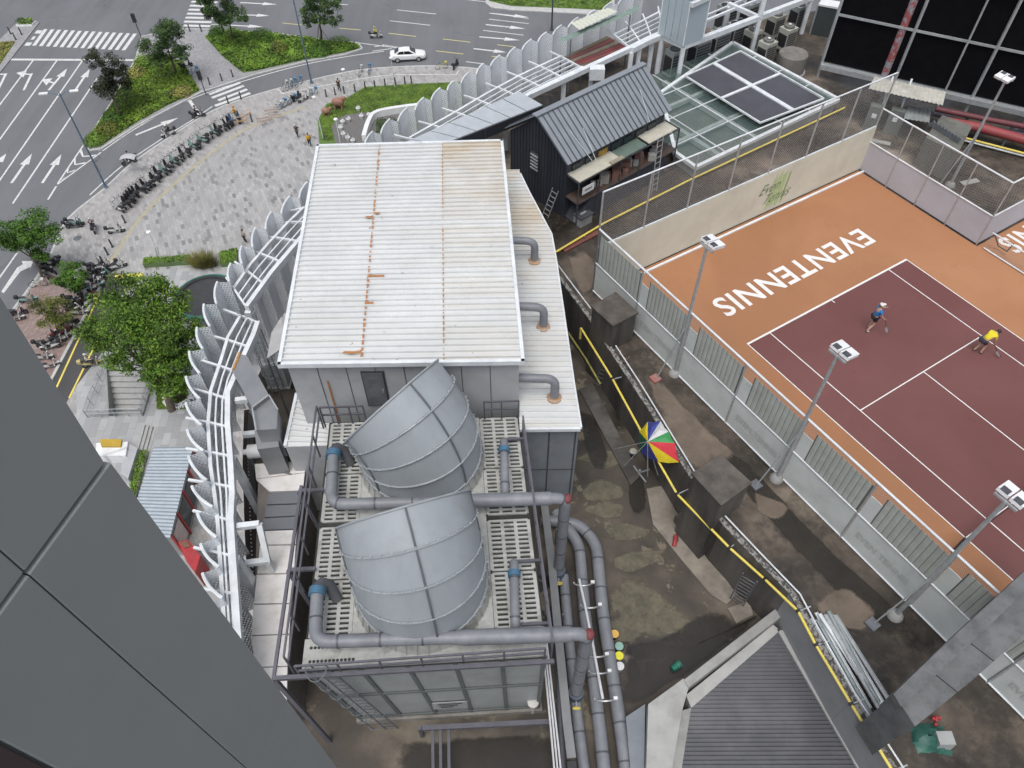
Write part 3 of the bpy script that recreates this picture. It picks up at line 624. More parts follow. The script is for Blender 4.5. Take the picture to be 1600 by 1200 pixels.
for i,pxs in enumerate(([(1010,590),(1035,598),(1075,640),(1130,690),(1150,712),(1120,722),(1085,735),(1060,700),(1030,650)],[(1290,930),(1330,920),(1370,960),(1350,985),(1310,975),(1270,950)],[(885,400),(915,392),(932,420),(925,452),(905,455)],[(1180,770),(1230,790),(1215,812),(1185,800)])): irregular(pxs,ZD+.007+.0003*i,'screed_patch',SCRD,.07,i)
for i,pxs in enumerate(([(985,1012),(1050,985),(1110,950),(1160,975),(1190,958),(1130,1012),(1080,1050),(1010,1092),(975,1098),(972,1050)],[(984,742),(1005,748),(1010,790),(990,800),(982,770)],[(905,640),(930,655),(950,720),(930,735),(912,690)],[(620,1160),(760,1152),(870,1146),(880,1230),(760,1260),(640,1240)])): irregular(pxs,ZL+.011+.0003*i,'wet_shade_patch',WETSHADE,.06,i+9)  # last outline: shade of the opening under the tower painted as dark floor colour
for i,pxs in enumerate(([(1120,690),(1165,720),(1240,800),(1320,880),(1440,990),(1410,1010),(1300,920),(1200,810),(1130,730)],)): irregular(pxs,ZD+.004,'wet_shade_patch',WETSHADE,.09,i+19)
# outer wall face of the podium, straight down to the street
b=MB()
for i in range(len(inner)-1):
    a,c=inner[i],inner[i+1]; n=tip_n(i)*.03
    b.quad(V(a.x,a.y,0)+n,V(c.x,c.y,0)+n,V(c.x,c.y,ZL+1.1)+n,V(a.x,a.y,ZL+1.1)+n)
b.build('facade_wall',WALL,pod)
# ---------------------------------------------------------------- scalloped facade screen
SCR=M('screen_panel',(.82,.85,.88),(.74,.77,.8),1.2,.45,.0,grime=.2,gcol=(.25,.25,.25))
PERF=mat_perf('perforated_screen',(.8,.83,.86),.13,.2)
scr=thing('facade_screen','scalloped perforated metal screen curving round the podium edge','screen',(-9,25,0))
FH=5.6
for i in range(1,len(tips)):
    n=tip_n(i); A=tips[i]; Bp=tips[i-1]; E_=Bp-tip_n(i-1)*.52+(A-Bp)*.05
    C=(A+E_)/2+n*.2
    arc=[A*(1-t)**2+C*2*t*(1-t)+E_*t*t for t in [k/7 for k in range(8)]]
    s=MB(); p=MB(); rb=MB(); L=poly_len(arc)
    for k in range(7):
        a,c=arc[k],arc[k+1]; th=n*-.03; z1=V(0,0,-FH)
        tgt=p if 5<=k<=6 else s
        if tgt is p: p.quad(a,c,c+z1,a+z1,uv=[(L[k],0),(L[k+1],0),(L[k+1],FH),(L[k],FH)])
        else: s.hexa([a+z1,c+z1,c+z1+th,a+z1+th,a,c,c+th,a+th])
    fp=s.build('fin_panel',SCR,scr); p.build('perforated_strip',PERF,fp)
    rp=MB(); e=E_+(Bp-E_)*.02; z1=V(0,0,-FH); LL=(Bp-e).length
    rp.quad(e,Bp,Bp+z1,e+z1,uv=[(0,0),(LL,0),(LL,FH),(0,FH)]); rp.build('return_panel',PERF,scr)
    rb.tube([q+V(0,0,.02) for q in arc],.055,6); rb.build('top_rail',WSTEEL,scr)
    q=MB(); q.beam(Bp+V(0,0,-.1),Bp+V(0,0,-FH),.08); q.build('mullion',WSTEEL,scr)
# ---------------------------------------------------------------- white lattice frames along the roof edge
def lattice(label,outer,innr,nlong,ncross,wi=.2,wo_=.13):
    o_=PL(outer,ZLAT); i_=PL(innr,ZLAT); t=thing('roof_lattice',label,'lattice frame',V(o_[0].x,o_[0].y,ZL),'white lattice frames along the roof edge')
    def rail(pts,w,h,name):
        for k in range(len(pts)-1):
            q=MB(); d=(pts[k+1]-pts[k]).normalized()*(w*.3); q.beam(pts[k],pts[k+1]+d*(1 if k<len(pts)-2 else 0),w,h-.004*(k%3)); q.build(name,WSTEEL,t)
    rail(o_,wo_,.2,'outer_rail'); rail(i_,wi,.32,'inner_beam')
    Lo,Li=poly_len(o_)[-1],poly_len(i_)[-1]
    N=14
    for j in range(1,nlong+1):
        f=j/(nlong+1); pts=[]
        for k in range(N+1): 
            a,_=along(o_,Lo*k/N); c,_=along(i_,Li*k/N); pts.append(a.lerp(c,f))
        q=MB(); 
        for k in range(N): q.beam(pts[k],pts[k+1],.065,.1)
        q.build('long_bar',WSTEEL,t)
    for k in range(ncross+1):
        a,_=along(o_,Lo*k/ncross); c,_=along(i_,Li*k/ncross); q=MB(); q.beam(a,c,.09,.12); q.build('cross_bar',WSTEEL,t)
        d=(a-c).normalized(); q=MB(); q.beam(a,a+d*1.0-V(0,0,.05),.09); q.build('bracket',WSTEEL,t)
    for k in range(0,ncross+1,3):
        c,_=along(i_,Li*k/ncross); q=MB(); q.beam(c-V(0,0,.15),V(c.x,c.y,ZL),.26); q.build('post',WSTEEL,t)
    return t
lattice('long white lattice frame along the left roof edge',[(357,1060),(349,940),(341,815),(336,772),(330,730),(326,665),(330,613),(346,565),(357,528),(377,494)],[(378,1060),(370,940),(362,815),(364,772),(361,715),(357,665),(357,616),(380,563),(396,528),(404,505)],2,11)
lattice('white lattice frame climbing from the caged ladder to the white roof',[(366,452),(392,415),(420,382),(450,350),(476,325)],[(386,482),(426,427),(465,381),(500,340),(520,318)],2,5)
lattice('white lattice frame behind the grey awning, upper middle',[(640,217),(706,180),(760,148),(811,120),(877,89)],[(690,232),(742,200),(790,173),(829,148),(912,108)],4,7,.28)
lattice('white lattice frame right of the red deck boards',[(960,55),(1000,36),(1030,20)],[(987,78),(1012,65),(1036,55)],4,3,.3)
q=MB(); t=thing('roof_beam','long white beam crossing behind the dark shed','beam',P(930,100,ZD)); q.beam(P(828,149,ZLAT),P(1030,55,ZLAT),.3,.3); q.build('beam',WSTEEL,t)
for x,y in ((925,104),(1000,70)):
    c=P(x,y,ZLAT); q=MB(); q.beam(c-V(0,0,.2),V(c.x,c.y,ZD),.24); q.build('post',WSTEEL,t)
q=MB(); c=P(927,107,ZLAT); q.obox(c+V(.2,-.3,-.1),V(.45,0,0),V(0,.3,0),V(0,0,.35)); q.build('beam_end',WSTEEL,t)
# ================================================================ TENNIS COURT
def mat_court(name,c1,c2,c3):
    t=NT(name); n1=t.noise(.12,6,.6,dist=.4); n2=t.noise(.6,7,.7); n3=t.noise(30,3)
    col=t.mix(t.ramp(n1,[(.38,0.),(.62,1.)]),c1,c2); col=t.mix(t.ramp(n2,[(.55,0.),(.75,.35)]),col,c3); col=t.mix(t.ramp(n3,[(.3,.12),(.7,0.)]),col,c3)
    col=t.mix(t.ramp(t.noise(.9,8,.75,dist=1.5),[(.6,0.),(.68,.4)]),col,tuple(x*.62 for x in c1)); col=t.mix(t.ramp(t.noise(.05,5,.6,dist=1),[(.46,0.),(.62,.45)]),col,tuple(x*.72 for x in c2)); col=t.mix(t.ramp(t.noise(7,6,.8),[(.68,0.),(.74,.3)]),col,tuple(min(1,x*1.6) for x in c1))
    t.set(col,t.ramp(n1,[(.4,.42),(.6,.6)]),0,.35); t.bump(n3,.1,.005); return t.m
ORANGE=mat_court('court_orange',(.41,.2,.1),(.355,.165,.08),(.265,.12,.06)); MAROON=mat_court('court_maroon',(.15,.057,.053),(.18,.075,.069),(.11,.043,.04))
O=P(1166,538,ZD); U=(P(1416,405,ZD)-O).normalized(); Vv=V(U.y,-U.x,0)
def C2(u,v,z=0): return O+U*u+Vv*v+V(0,0,z)
zc=.05
c0=P(926,455,ZD); fb1=P(1320,252,ZD); 
duv=lambda p:((p-O).dot(U),(p-O).dot(Vv))
u0,v0=duv(c0); u1,_=duv(fb1)
b=MB(); b.prism([C2(u0+.1,v0+.1),C2(u1-.1,v0+.1),C2(u1-.1,duv(P(1527,382,ZD))[1]+.1),C2(u1+14,duv(P(1527,382,ZD))[1]+.1),C2(u1+14,v0+32),C2(u0+.1,v0+32)],ZD+.001,ZD+zc); court=b.build('tennis_court',ORANGE,kind='structure')
b=MB(); b.poly([C2(0,0,zc+.004),C2(0,23.77,zc+.004),C2(10.97,23.77,zc+.004),C2(10.97,0,zc+.004)]); b.build('playing_area',MAROON,court)
CLINE=M('court_line_paint',(.76,.75,.73),(.68,.67,.65),5,.6)
def cl(u0_,v0_,u1_,v1_):
    b=MB(); b.poly([C2(u0_,v0_,zc+.009),C2(u0_,v1_,zc+.009),C2(u1_,v1_,zc+.009),C2(u1_,v0_,zc+.009)]); b.build('court_line',CLINE,court)
for u in (0,10.92): cl(u,0.1,u+.05,23.7)
for u in (1.37,9.55): cl(u,.1,u+.05,23.7)
cl(0,0,10.97,.1); cl(1.42,5.46,9.55,5.51); cl(5.46,5.51,5.51,18.28); cl(5.46,.1,5.51,.3); cl(1.42,18.28,9.55,18.33); cl(0,23.7,10.97,23.77)
# neighbouring court
for u in (u1+2.2,): 
    pass
def text_mesh(s,bold=.02,shear=0,space=1.0):
    cu=bpy.data.curves.new('txt','FONT'); cu.body=s; cu.offset=bold; cu.shear=shear; cu.space_character=space; cu.resolution_u=3
    o=bpy.data.objects.new('txt',cu); COL.objects.link(o); dg=bpy.context.evaluated_depsgraph_get(); dg.update(); me=bpy.data.meshes.new_from_object(o.evaluated_get(dg)); bpy.data.objects.remove(o); bpy.data.curves.remove(cu); return me
def place_text(s,orig,xd,yd,L,H,mat,name,parent,bold=.02,shear=0,space=1.0):
    me=text_mesh(s,bold,shear,space); vs=[v.co for v in me.vertices]; x0=min(v.x for v in vs);x1=max(v.x for v in vs);y0=min(v.y for v in vs);y1=max(v.y for v in vs)
    q=MB(); q.add([orig+xd*((v.x-x0)/(x1-x0)*L)+yd*((v.y-y0)/(y1-y0)*H) for v in vs],[tuple(p.vertices) for p in me.polygons]); bpy.data.meshes.remove(me); return q.build(name,mat,parent)
tu0,tv=duv(P(1343,363,ZD)); tu1,_=duv(P(1113,480,ZD))
place_text('EVENTENNIS',C2(tu0+.1,tv-.25,zc+.009),-U,Vv,tu0-tu1,1.28,CLINE,'court_lettering',court,.018,0,1.08)
su,sv=duv(P(1592,372,ZD)); place_text('EVENTENNIS',C2(su+8.3,sv-.5,zc+.009),-U,Vv,9.6,1.25,CLINE,'court_lettering',court,.018,0,1.08)
# net and posts (mostly beyond the right lamp)
nt_=thing('tennis_net','dark tennis net with white band at the right edge','net',C2(5.5,11.9,zc)); NET=mat_mesh('net_cord',(.03,.03,.03),.06,.25)
q=MB(); a,c=C2(-.9,11.885,zc+.03),C2(11.87,11.885,zc+.03); q.quad(a,c,c+V(0,0,.95),a+V(0,0,.95),uv=[(0,0),(12.8,0),(12.8,1),(0,1)]); q.build('netting',NET,nt_)
q=MB(); q.beam(a+V(0,0,.97),c+V(0,0,.97),.03,.08); q.build('headband',CLINE,nt_)
for p in (a,c): q=MB(); q.tube([p-V(0,0,.03),p+V(0,0,1.05)],.045,8); q.build('post',DSTEEL,nt_)
# --- drainage groove along the back fence
q=MB(); q.beam(C2(u0+.3,v0+.35,zc+.03),C2(u1,v0+.35,zc+.03),.12,.1); q.build('edge_rail',WHITE,court)
# ---------------------------------------------------------------- fences
LINK=mat_mesh('chain_link',(.52,.55,.55),.11,.095); LINKD=mat_mesh('chain_link_dark',(.3,.32,.32),.1,.16)
FAB=M('grey_windscreen',(.6,.63,.61),(.53,.56,.54),.9,.8,grime=.25,gcol=(.2,.2,.19)); SLAT=M('grey_green_slat',(.45,.47,.43),(.39,.41,.375),2,.6,grime=.2); BEIGE=M('beige_windscreen',(.66,.655,.55),(.59,.585,.49),.7,.8,grime=.25,gscale=.4,gcol=(.3,.28,.22)); LAV=M('lavender_windscreen',(.47,.48,.53),(.42,.43,.475),.6,.8,grime=.2,gscale=.5,gcol=(.28,.27,.28))
def panel(name,a,c,z0,z1,mat,parent,uvs=True,th=0):
    q=MB(); L=(c-a).length; A0=V(a.x,a.y,z0);C0=V(c.x,c.y,z0);C1=V(c.x,c.y,z1);A1=V(a.x,a.y,z1)
    if th:
        n=perp((c-a).normalized())*th; q.hexa([A0,C0,C0+n,A0+n,A1,C1,C1+n,A1+n])
    else: q.quad(A0,C0,C1,A1,uv=[(0,z0),(L,z0),(L,z1),(0,z1)])
    return q.build(name,mat,parent)
ZN=27.05; ZM=25.05
nf=thing('court_fence','near side court fence of grey screens and ribbed panels','fence',c0)
bays=11; dF=Vv; L=3.18; start=C2(u0,v0); 
slat_me=None
for k in range(bays+1):
    p=start+dF*(L*k); q=MB(); q.tube([V(p.x,p.y,ZD),V(p.x,p.y,ZN)],.045,6); q.build('post',LSTEEL,nf)
for k in range(bays):
    a=start+dF*(L*k+.05); c=start+dF*(L*(k+1)-.05)
    panel('lower_screen',a,c,ZD+.12,ZM-.03,FAB,nf,th=.015)
    panel('wire_mesh',a+U*.02,c+U*.02,ZM,ZN,LINK,nf)
    if k>0: panel('blank_panel',a,a+dF*.5,ZM+.03,ZN-.75,FAB,nf,th=.02)
    panel('panel_backing',a+U*.012+dF*(.5 if k>0 else .05),c+U*.012,ZM+.03,ZN-.3,M('backing_dark',(.13,.14,.13)),nf,th=-.01)
    for j in range(11):
        s=a+dF*((.55 if k>0 else .12)+j*(.225 if k>0 else .265)); e=s+dF*(.206 if k>0 else .245)
        q=MB(); n=-U*.02; z0,z1=ZM+.04,ZN-.28; mid=(s+e)/2-U*.015
        q.add([V(s.x,s.y,z0),V(mid.x,mid.y,z0),V(e.x,e.y,z0),V(s.x,s.y,z1),V(mid.x,mid.y,z1),V(e.x,e.y,z1)],[(0,1,4,3),(1,2,5,4),(3,4,5),(2,1,0)])
        q.build('slat',SLAT,nf)
    if k in (1,3,5,7):
        mc=a.lerp(c,.5); place_text('EVEN TENNIS',V(a.x,a.y,ZD+.75)-U*.02+dF*.35,dF,V(0,0,1),2.3,.34,M('faded_print',(.47,.51,.49),(.43,.47,.45)),'faded_lettering',nf,.02)
for z,w_ in ((ZN,.07),(ZM,.06),(ZD+.08,.07)):
    q=MB(); e=start+dF*(L*bays); q.tube([V(start.x,start.y,z),V(e.x,e.y,z)],w_/2+.012,6); q.build('rail',WSTEEL,nf)
ZT=29.07; ZW=26.0
bf=thing('court_fence','tall back fence with beige windscreen and chain-link above','fence',c0)
nb=7; Lb=(u1-u0)/nb
for k in range(nb+1):
    p=C2(u0+Lb*k,v0); q=MB(); q.tube([V(p.x,p.y,ZD),V(p.x,p.y,ZT)],.045,6); q.build('post',LSTEEL,bf)
for k in range(nb):
    a=C2(u0+Lb*k+.05,v0); c=C2(u0+Lb*(k+1)-.05,v0); panel('wire_mesh',a,c,ZW,ZT,LINK,bf)
panel('windscreen',C2(u0+.1,v0+.06),C2(u1,v0+.06),ZD+.12,ZW,BEIGE,bf,th=-.02)
for z in (ZT,ZW): q=MB(); q.tube([C2(u0,v0,z-ZD),C2(u1,v0,z-ZD)],.04,6); q.build('rail',WSTEEL,bf)
LG=M('logo_green',(.42,.56,.24),(.5,.6,.36),3,.8,lo=.3,hi=.7); LGD=M('logo_script',(.1,.2,.09),(.12,.22,.1))
ul,_=duv(P(1150,300,ZD)); 
q=MB(); rr=random.Random(2)
for k in range(9):
    x=ul-.25+k*.16+rr.gauss(0,.03); z0=.3+rr.random()*.25; z1=2.25+rr.random()*.45
    A=C2(x,v0+.09); d=U*(.1+.06*rr.random()); q.quad(A+V(0,0,z0),A+d+V(0,0,z0+.05),A+d+U*.08+V(0,0,z1),A+U*.08+V(0,0,z1-.1))
q.build('logo_brush',LG,bf)
place_text('Even',C2(ul-1.0,v0+.1,1.5),U,V(0,0,1),1.5,.6,LGD,'logo_script',bf,-.012,.6); place_text('Tennis',C2(ul-.4,v0+.1,.75),U,V(0,0,1),1.9,.6,LGD,'logo_script',bf,-.012,.6)
# right divider: lavender screen with lower chain-link above
rf=thing('court_fence','right court fence with lavender windscreen and low chain-link','fence',fb1)
ve=duv(P(1527,382,ZD))[1]; ZR=27.05
pR=lambda v,z: C2(u1,v,z-ZD)
n_=4
for k in range(n_+1):
    v=lerp(v0,ve,k/n_); q=MB(); q.tube([pR(v,ZD),pR(v,ZR)],.04,6); q.build('post',LSTEEL,rf)
    if k<n_: panel('wire_mesh',pR(v+.05,0)*1,pR(lerp(v0,ve,(k+1)/n_)-.05,0),25.05,ZR,LINK,rf)
panel('windscreen',pR(v0+.05,0),pR(ve,0),ZD+.1,25.05,LAV,rf,th=.02)
for z in (ZR,25.05): q=MB(); q.tube([pR(v0,z),pR(ve,z)],.045,6); q.build('rail',WSTEEL,rf)
rf2=thing('court_fence','lavender fence of the next court at the right edge','fence',pR(ve,ZD))
panel('windscreen',pR(ve,0)+U*.05,pR(ve,0)+U*12,ZD+.1,25.05,LAV,rf2,th=.02); panel('wire_mesh',pR(ve,0)+U*.05,pR(ve,0)+U*12,25.05,ZR,LINK,rf2)
for z in (ZR,25.05): q=MB(); q.tube([pR(ve,z),pR(ve,z)+U*12],.045,6); q.build('rail',WSTEEL,rf2)
sn=thing('low_net_fence','low chain-link net between the two courts with a white rail','fence',pR(ve,ZD))
a=pR(ve+.4,0); c=pR(ve+3.0,0); panel('wire_mesh',a,c,ZD+.06,24.3,LINK,sn)
for z in (24.3,ZD+.12): q=MB(); q.tube([V(a.x,a.y,z),V(c.x,c.y,z)],.04,6); q.build('rail',WSTEEL,sn)
q=MB(); q.tube([V(c.x,c.y,ZD),V(c.x,c.y,24.35)],.05,6); q.build('post',LSTEEL,sn)
q=MB(); q.tube([a+V(0,0,24.3)-V(0,0,a.z)*1+U*.1,a+V(0,0,23.5-a.z)+U*.5+Vv*.4,a+V(0,0,23.5-a.z)+U*.5+Vv*.9,a+V(0,0,24.3-a.z)+U*.1+Vv*1.1],.035,6); q.build('loop_handle',BLACK,sn,True)
# court floodlights
def flood(label,base,h,d,redb=False):
    c=P(*base,ZD); t=thing('floodlight',label,'floodlight',c,'court floodlights'); q=MB(); q.tube([c,c+V(0,0,h)],[.085,.06],8); q.build('pole',LSTEEL,t,True)
    q=MB(); q.lathe([(.28,0),(.27,.08),(.18,.22),(.12,.25)],c,12); q.build('foot',CONC,t,True)
    d=Vector(d).normalized(); n=perp(d); e=c+V(0,0,h)
    for s in (-1,1):
        q=MB(); q.obox(e+d*.28+n*.2*s+V(0,0,.12),d*.27+V(0,0,-.05),n*.18,V(0,0,.06)+d*.015); hd_=q.build('lamp_head',WHITE,t); q=MB(); q.obox(e+d*.12+n*.2*s+V(0,0,.2),d*.1,n*.12,V(0,0,.03)); q.build('driver_box',DSTEEL,hd_)
    q=MB(); q.beam(e-n*.35,e+n*.35,.08); q.build('crossarm',LSTEEL,t)
    q=MB(); q.tube([c+V(0,0,3.2),c-U*.9-Vv*.2],.03,6); q.build('stay',LSTEEL,t)
    q=MB(); q.obox(c-U*.95-Vv*.2+V(0,0,.06),U*.2,Vv*.2,V(0,0,.06)); q.build('stay_block',M('red_base',(.35,.08,.07),(.3,.2,.18),4) if redb else GSTEEL,t)
flood('court floodlight pole nearest the gully box, left of three',(1054,584),7.3,U,True); flood('court floodlight pole in the middle of the near fence',(1213,748),7.4,U); flood('court floodlight pole with concrete foot at the lower right',(1398,962),7.8,U)
c=P(1484,290,ZD); flood('single floodlight pole beyond the lavender windscreen',(1484,290),6.4,-U)
# ================================================================ MACHINE ROOM WITH WHITE ROOF
ZR_=29.0
def mat_white_roof(name,yellow):
    t=NT(name); x,y,z=t.sep(t.pos)
    col=t.mix(t.ramp(t.noise(.5,6,.65),[(.35,0.),(.65,1.)]),(.66,.67,.67),(.58,.59,.59))
    vec=t.mapping(scale=(.14,2.2,1)); st=t.noise(.9,7,.65,vec)
    big=t.noise(.22,5,.6)
    fac=t.math('MULTIPLY',t.ramp(st,[(.42,0.),(.68,1.)]),t.ramp(big,[(.3,.15),(.6,1.)]))
    col=t.mix(t.math('MULTIPLY',fac,.32 if yellow else .15),col,(.5,.44,.3))
    if yellow: col=t.mix(t.ramp(t.noise(.5,8,.7,t.mapping(scale=(.3,1.5,1))),[(.6,0.),(.75,.5)]),col,(.42,.3,.16))
    col=t.mix(t.ramp(t.noise(3.2,4,.5),[(.7,0.),(.74,.7)]),col,(.2,.19,.17))
    if yellow:
        mx=t.ramp(t.noise(.35,7,.7,t.mapping(scale=(.5,1,1))),[(.4,0.),(.62,1.)]); yy=t.ramp(t.math('DIVIDE',t.math('SUBTRACT',y,23.),8.),[(.25,.1),(.8,1.)]); col=t.mix(t.math('MULTIPLY',t.math('MULTIPLY',mx,yy),.6),col,(.45,.33,.17))
    bnd=t.ramp(t.noise(6,3,.5,t.mapping(scale=(.05,1.1,1))),[(.4,0.),(.6,.12)]); col=t.mix(bnd,col,(.42,.43,.42))
    t.set(col,.42,.1); return t.m
RW=mat_white_roof('white_ribbed_roof',False); RY=mat_white_roof('stained_ribbed_roof',True)
GW=M('grey_cladding',(.46,.475,.49),(.39,.4,.415),.8,.5,.1,grime=.3,gscale=.6,gcol=(.18,.18,.18)); BG=M('blue_grey_cladding',(.27,.295,.315),(.23,.25,.27),1,.45,.2,grime=.25)
RUST=M('rust_sealant',(.46,.21,.08),(.3,.13,.05),9,.85)
mr=thing('machine_room','grey plant room with white ribbed metal roof streaked with rust','building',V(-4,24,ZL))
qa,qb,qc,qd=[P(x,y,ZR_) for x,y in ((497,230),(784,222),(817,566),(437,571))]
def RQ(s,t,z=0): return qd.lerp(qc,s).lerp(qa.lerp(qb,s),t)+V(0,0,z)
NR=46
def roof_sheet(s0,s1,f,mat,name,parent,n=NR,h=.09):
    q=MB(); prof=[(0,0),(.68,0),(.7,1),(.9,1),(.93,0)]
    rows=[((k+u)/n,hh*h) for k in range(n) for u,hh in prof]+[(1,0)]
    vs=[]
    for t_,hh in rows: vs+= [f(s0,t_,hh),f(s1,t_,hh)]
    q.add(vs,[(2*i,2*i+1,2*i+3,2*i+2) for i in range(len(rows)-1)]); return q.build(name,mat,parent)
for i,(s0,s1,mt) in enumerate([(0,.335,RW),(.335,.675,RW),(.675,1,RY)]): roof_sheet(s0,s1,lambda s,t,h,k=i:RQ(s,t,h+.012*k),mt,'roof_sheet',mr)
for s,wd,a0 in ((.335,.036,.85),(.675,.02,.7)):      # sealed, rusting sheet laps
    rr=random.Random(int(s*100)); q=MB(); n=150
    for k in range(n):
        if rr.random()>.82*a0+.1: continue
        t=k/n; w0=wd*(.5+1.1*rr.random()); w1=wd*(.5+1.1*rr.random()); a=RQ(s,t,.085+.012*rr.random()); c=RQ(s,t+1/n*1.0,.085+.012*rr.random())
        q.quad(a-V(w0,0,0),a+V(w0*.9,0,0),c+V(w1,0,0),c-V(w1*.8,0,0))
    if s<.5:
        for t,l,sg in ((.035,.7,-1),(.33,.65,1),(.6,.35,-1),(.62,.25,1),(.22,.3,1)):
            a=RQ(s,t,.1); q.poly([a,a+V(sg*l*.5,-.07,0),a+V(sg*l,-.02,0),a+V(sg*l*.9,.07,0),a+V(sg*l*.4,.06,0),a+V(0,.12,0)] if sg>0 else [a,a+V(0,.12,0),a+V(sg*l*.4,.06,0),a+V(sg*l*.9,.07,0),a+V(sg*l,-.02,0),a+V(sg*l*.5,-.07,0)])
    q.build('rusted_lap_seal',RUST,mr)
for a,c in ((qa,qb),(qb,qc),(qc,qd),(qd,qa)):
    q=MB(); d=(c-a).normalized()*.06; q.beam(a-d+V(0,0,.02),c+d*.9+V(0,0,.02),.13,.2); q.build('roof_trim',WSTEEL,mr)
ex=(qc-qd).normalized(); ey=perp(ex)
wc=[RQ(.02,.015),RQ(.985,.015),RQ(.985,.985),RQ(.02,.985)]
b=MB(); b.prism(wc,ZL,ZR_-.06); b.build('wall',GW,mr)
fa,fc=wc[0],wc[1]
def on_front(s,z): p=fa.lerp(fc,s); return V(p.x,p.y,z)-ey*.012
for k in range(1,8):     # cladding panels on the front wall
    a=on_front(k/8,ZL); q=MB(); q.beam(on_front(k/8,ZL+.1),on_front(k/8,ZR_-.2),.02,.02); q.build('panel_joint',DSTEEL,mr)
dr=on_front(.36,27.4); q=MB(); q.obox(dr,ex*.42,ey*.03,V(0,0,1.0)); d_=q.build('door',M('dark_door',(.08,.085,.09)),mr); q=MB(); q.obox(dr-ey*.05,ex*.36,ey*.02,V(0,0,.93)); q.build('door_leaf',GSTEEL,d_); q=MB(); q.tube([dr-ey*.09+ex*.28-V(0,0,.1),dr-ey*.09+ex*.28+V(0,0,.05)],.02,6); q.build('handle',LSTEEL,d_)
q=MB(); q.beam(on_front(.155,ZL+4)-ey*.02,on_front(.155,27.9)-ey*.02,.06,.02); q.build('orange_seal',RUST,mr)
# left low wing
lw=thing('plant_room_wing','low white-roofed wing left of the plant room','building',P(470,690,ZL)); ZW_=25.3
lp=PL([(464,616),(446,698),(516,696),(520,640)],ZW_); b=MB(); b.prism(lp,ZL,ZW_-.02); b.build('wall',GW,lw)
def LQ(s,t,h): return lp[1].lerp(lp[2],s).lerp(lp[0].lerp(lp[3],s),t)+V(0,0,h)
roof_sheet(0,1,LQ,RW,'roof_sheet',lw,9); q=MB(); q.beam(lp[0]+V(0,0,.02),lp[1]+V(0,0,.02),.12,.16); q.build('roof_trim',WSTEEL,lw)
# right annex
an=thing('annex_building','lower annex with stained cream ribbed roof and three vent pipes','building',P(860,600,ZL)); ZA=26.3
apx=[(786,266),(812,271),(826,300),(861,366),(868,405),(896,600),(907,668),(812,669),(800,420)]
ap=PL(apx,ZA); b=MB(); ins=[p+(sum(ap,V(0,0,0))/len(ap)-p).normalized()*.14 for p in ap]; b.prism(ins,ZL,ZA-.06); b.build('wall',BG,an)
yA0,yA1=min(p.y for p in ap),max(p.y for p in ap)
def xr(y):    # right edge x at depth y
    e=[ap[6],ap[5],ap[4],ap[3],ap[2],ap[1]]
    for i in range(5):
        if e[i].y<=y<=e[i+1].y: return lerp(e[i].x,e[i+1].x,(y-e[i].y)/(e[i+1].y-e[i].y))
    return e[0].x if y<e[0].y else e[-1].x
def AQ(s,t,h):
    y=lerp(yA0,yA1,t); xl=lerp(ap[7].x,ap[0].x,t); return V(lerp(xl,xr(y),s),y,ZA+h)
roof_sheet(0,1,AQ,RY,'roof_sheet',an,58,.06)
q=MB(); q.beam(ap[6]+V(0,-.05,-.04),ap[7]+V(0,-.05,-.04),.1,.16); q.build('fascia',WSTEEL,an)
for i in range(1,6):
    q=MB(); q.beam(ap[i]+V(.03,0,-.04),ap[i+1]+V(.03,0,-.04),.07,.14); q.build('edge_trim',WSTEEL,an)
f0,f1=ins[7],ins[6]
for s in (.02,.5,.95): 
    p=f0.lerp(f1,s); q=MB(); q.beam(V(p.x,p.y-.015,ZL),V(p.x,p.y-.015,ZA-.1),.05,.03); q.build('panel_joint',DSTEEL,an)
p0,p1=f0.lerp(f1,.02),f0.lerp(f1,.98); q=MB(); q.beam(V(p0.x,p0.y-.02,23.3),V(p1.x,p1.y-.02,23.3),.03,.03); q.build('panel_joint',DSTEEL,an)
PIPE=M('grey_lagged_pipe',(.23,.24,.26),(.18,.19,.21),1.6,.5,.05,grime=.4,gscale=1.2,gcol=(.1,.1,.105),bump=.1,bscale=6)
PIPED=M('dark_pipe',(.1,.105,.12),(.075,.08,.09),2,.5,.05,grime=.3)
def arc_pts(a,c,b_,r,n=6):     # rounded corner at c
    a,c,b_=Vector(a),Vector(c),Vector(b_); d0=(a-c).normalized(); d1=(b_-c).normalized(); r=min(r,(a-c).length*.49,(b_-c).length*.49)
    p0=c+d0*r; p1=c+d1*r; return [p0*(1-t)**2+c*2*t*(1-t)+p1*t*t for t in [k/n for k in range(n+1)]]
def bent(pts,r): 
    out=[Vector(pts[0])]
    for i in range(1,len(pts)-1): out+=arc_pts(pts[i-1],pts[i],pts[i+1],r)
    return out+[Vector(pts[-1])]
for i,(x0,y0,x1,y1,xb,yb) in enumerate([(797,353,833,352,835,408),(808,455,848,455,849,511),(816,570,865,572,866,622)]):
    B=P(xb,yb,ZA); e=V(B.x,B.y,ZA+1.15); s=V(.05 if i else -.02,B.y+.02,ZA+1.2); s.x=lerp(qc.x,qb.x,(B.y-qc.y)/(qb.y-qc.y))-.15
    t=thing('vent_pipe','grey elbow pipe, %s of three from the far end of annex roof'%ordn(i),'pipe',B,'elbow pipes on the annex roof')
    q=MB(); q.tube(bent([s,e,B],.42),.17,12); q.build('pipe',PIPE,t,True); q=MB(); q.lathe([(.3,0),(.28,.06),(.2,.1),(.19,.14)],B,14); q.build('flashing',M('rust_flashing',(.36,.3,.24),(.4,.2,.08),5),t,True)
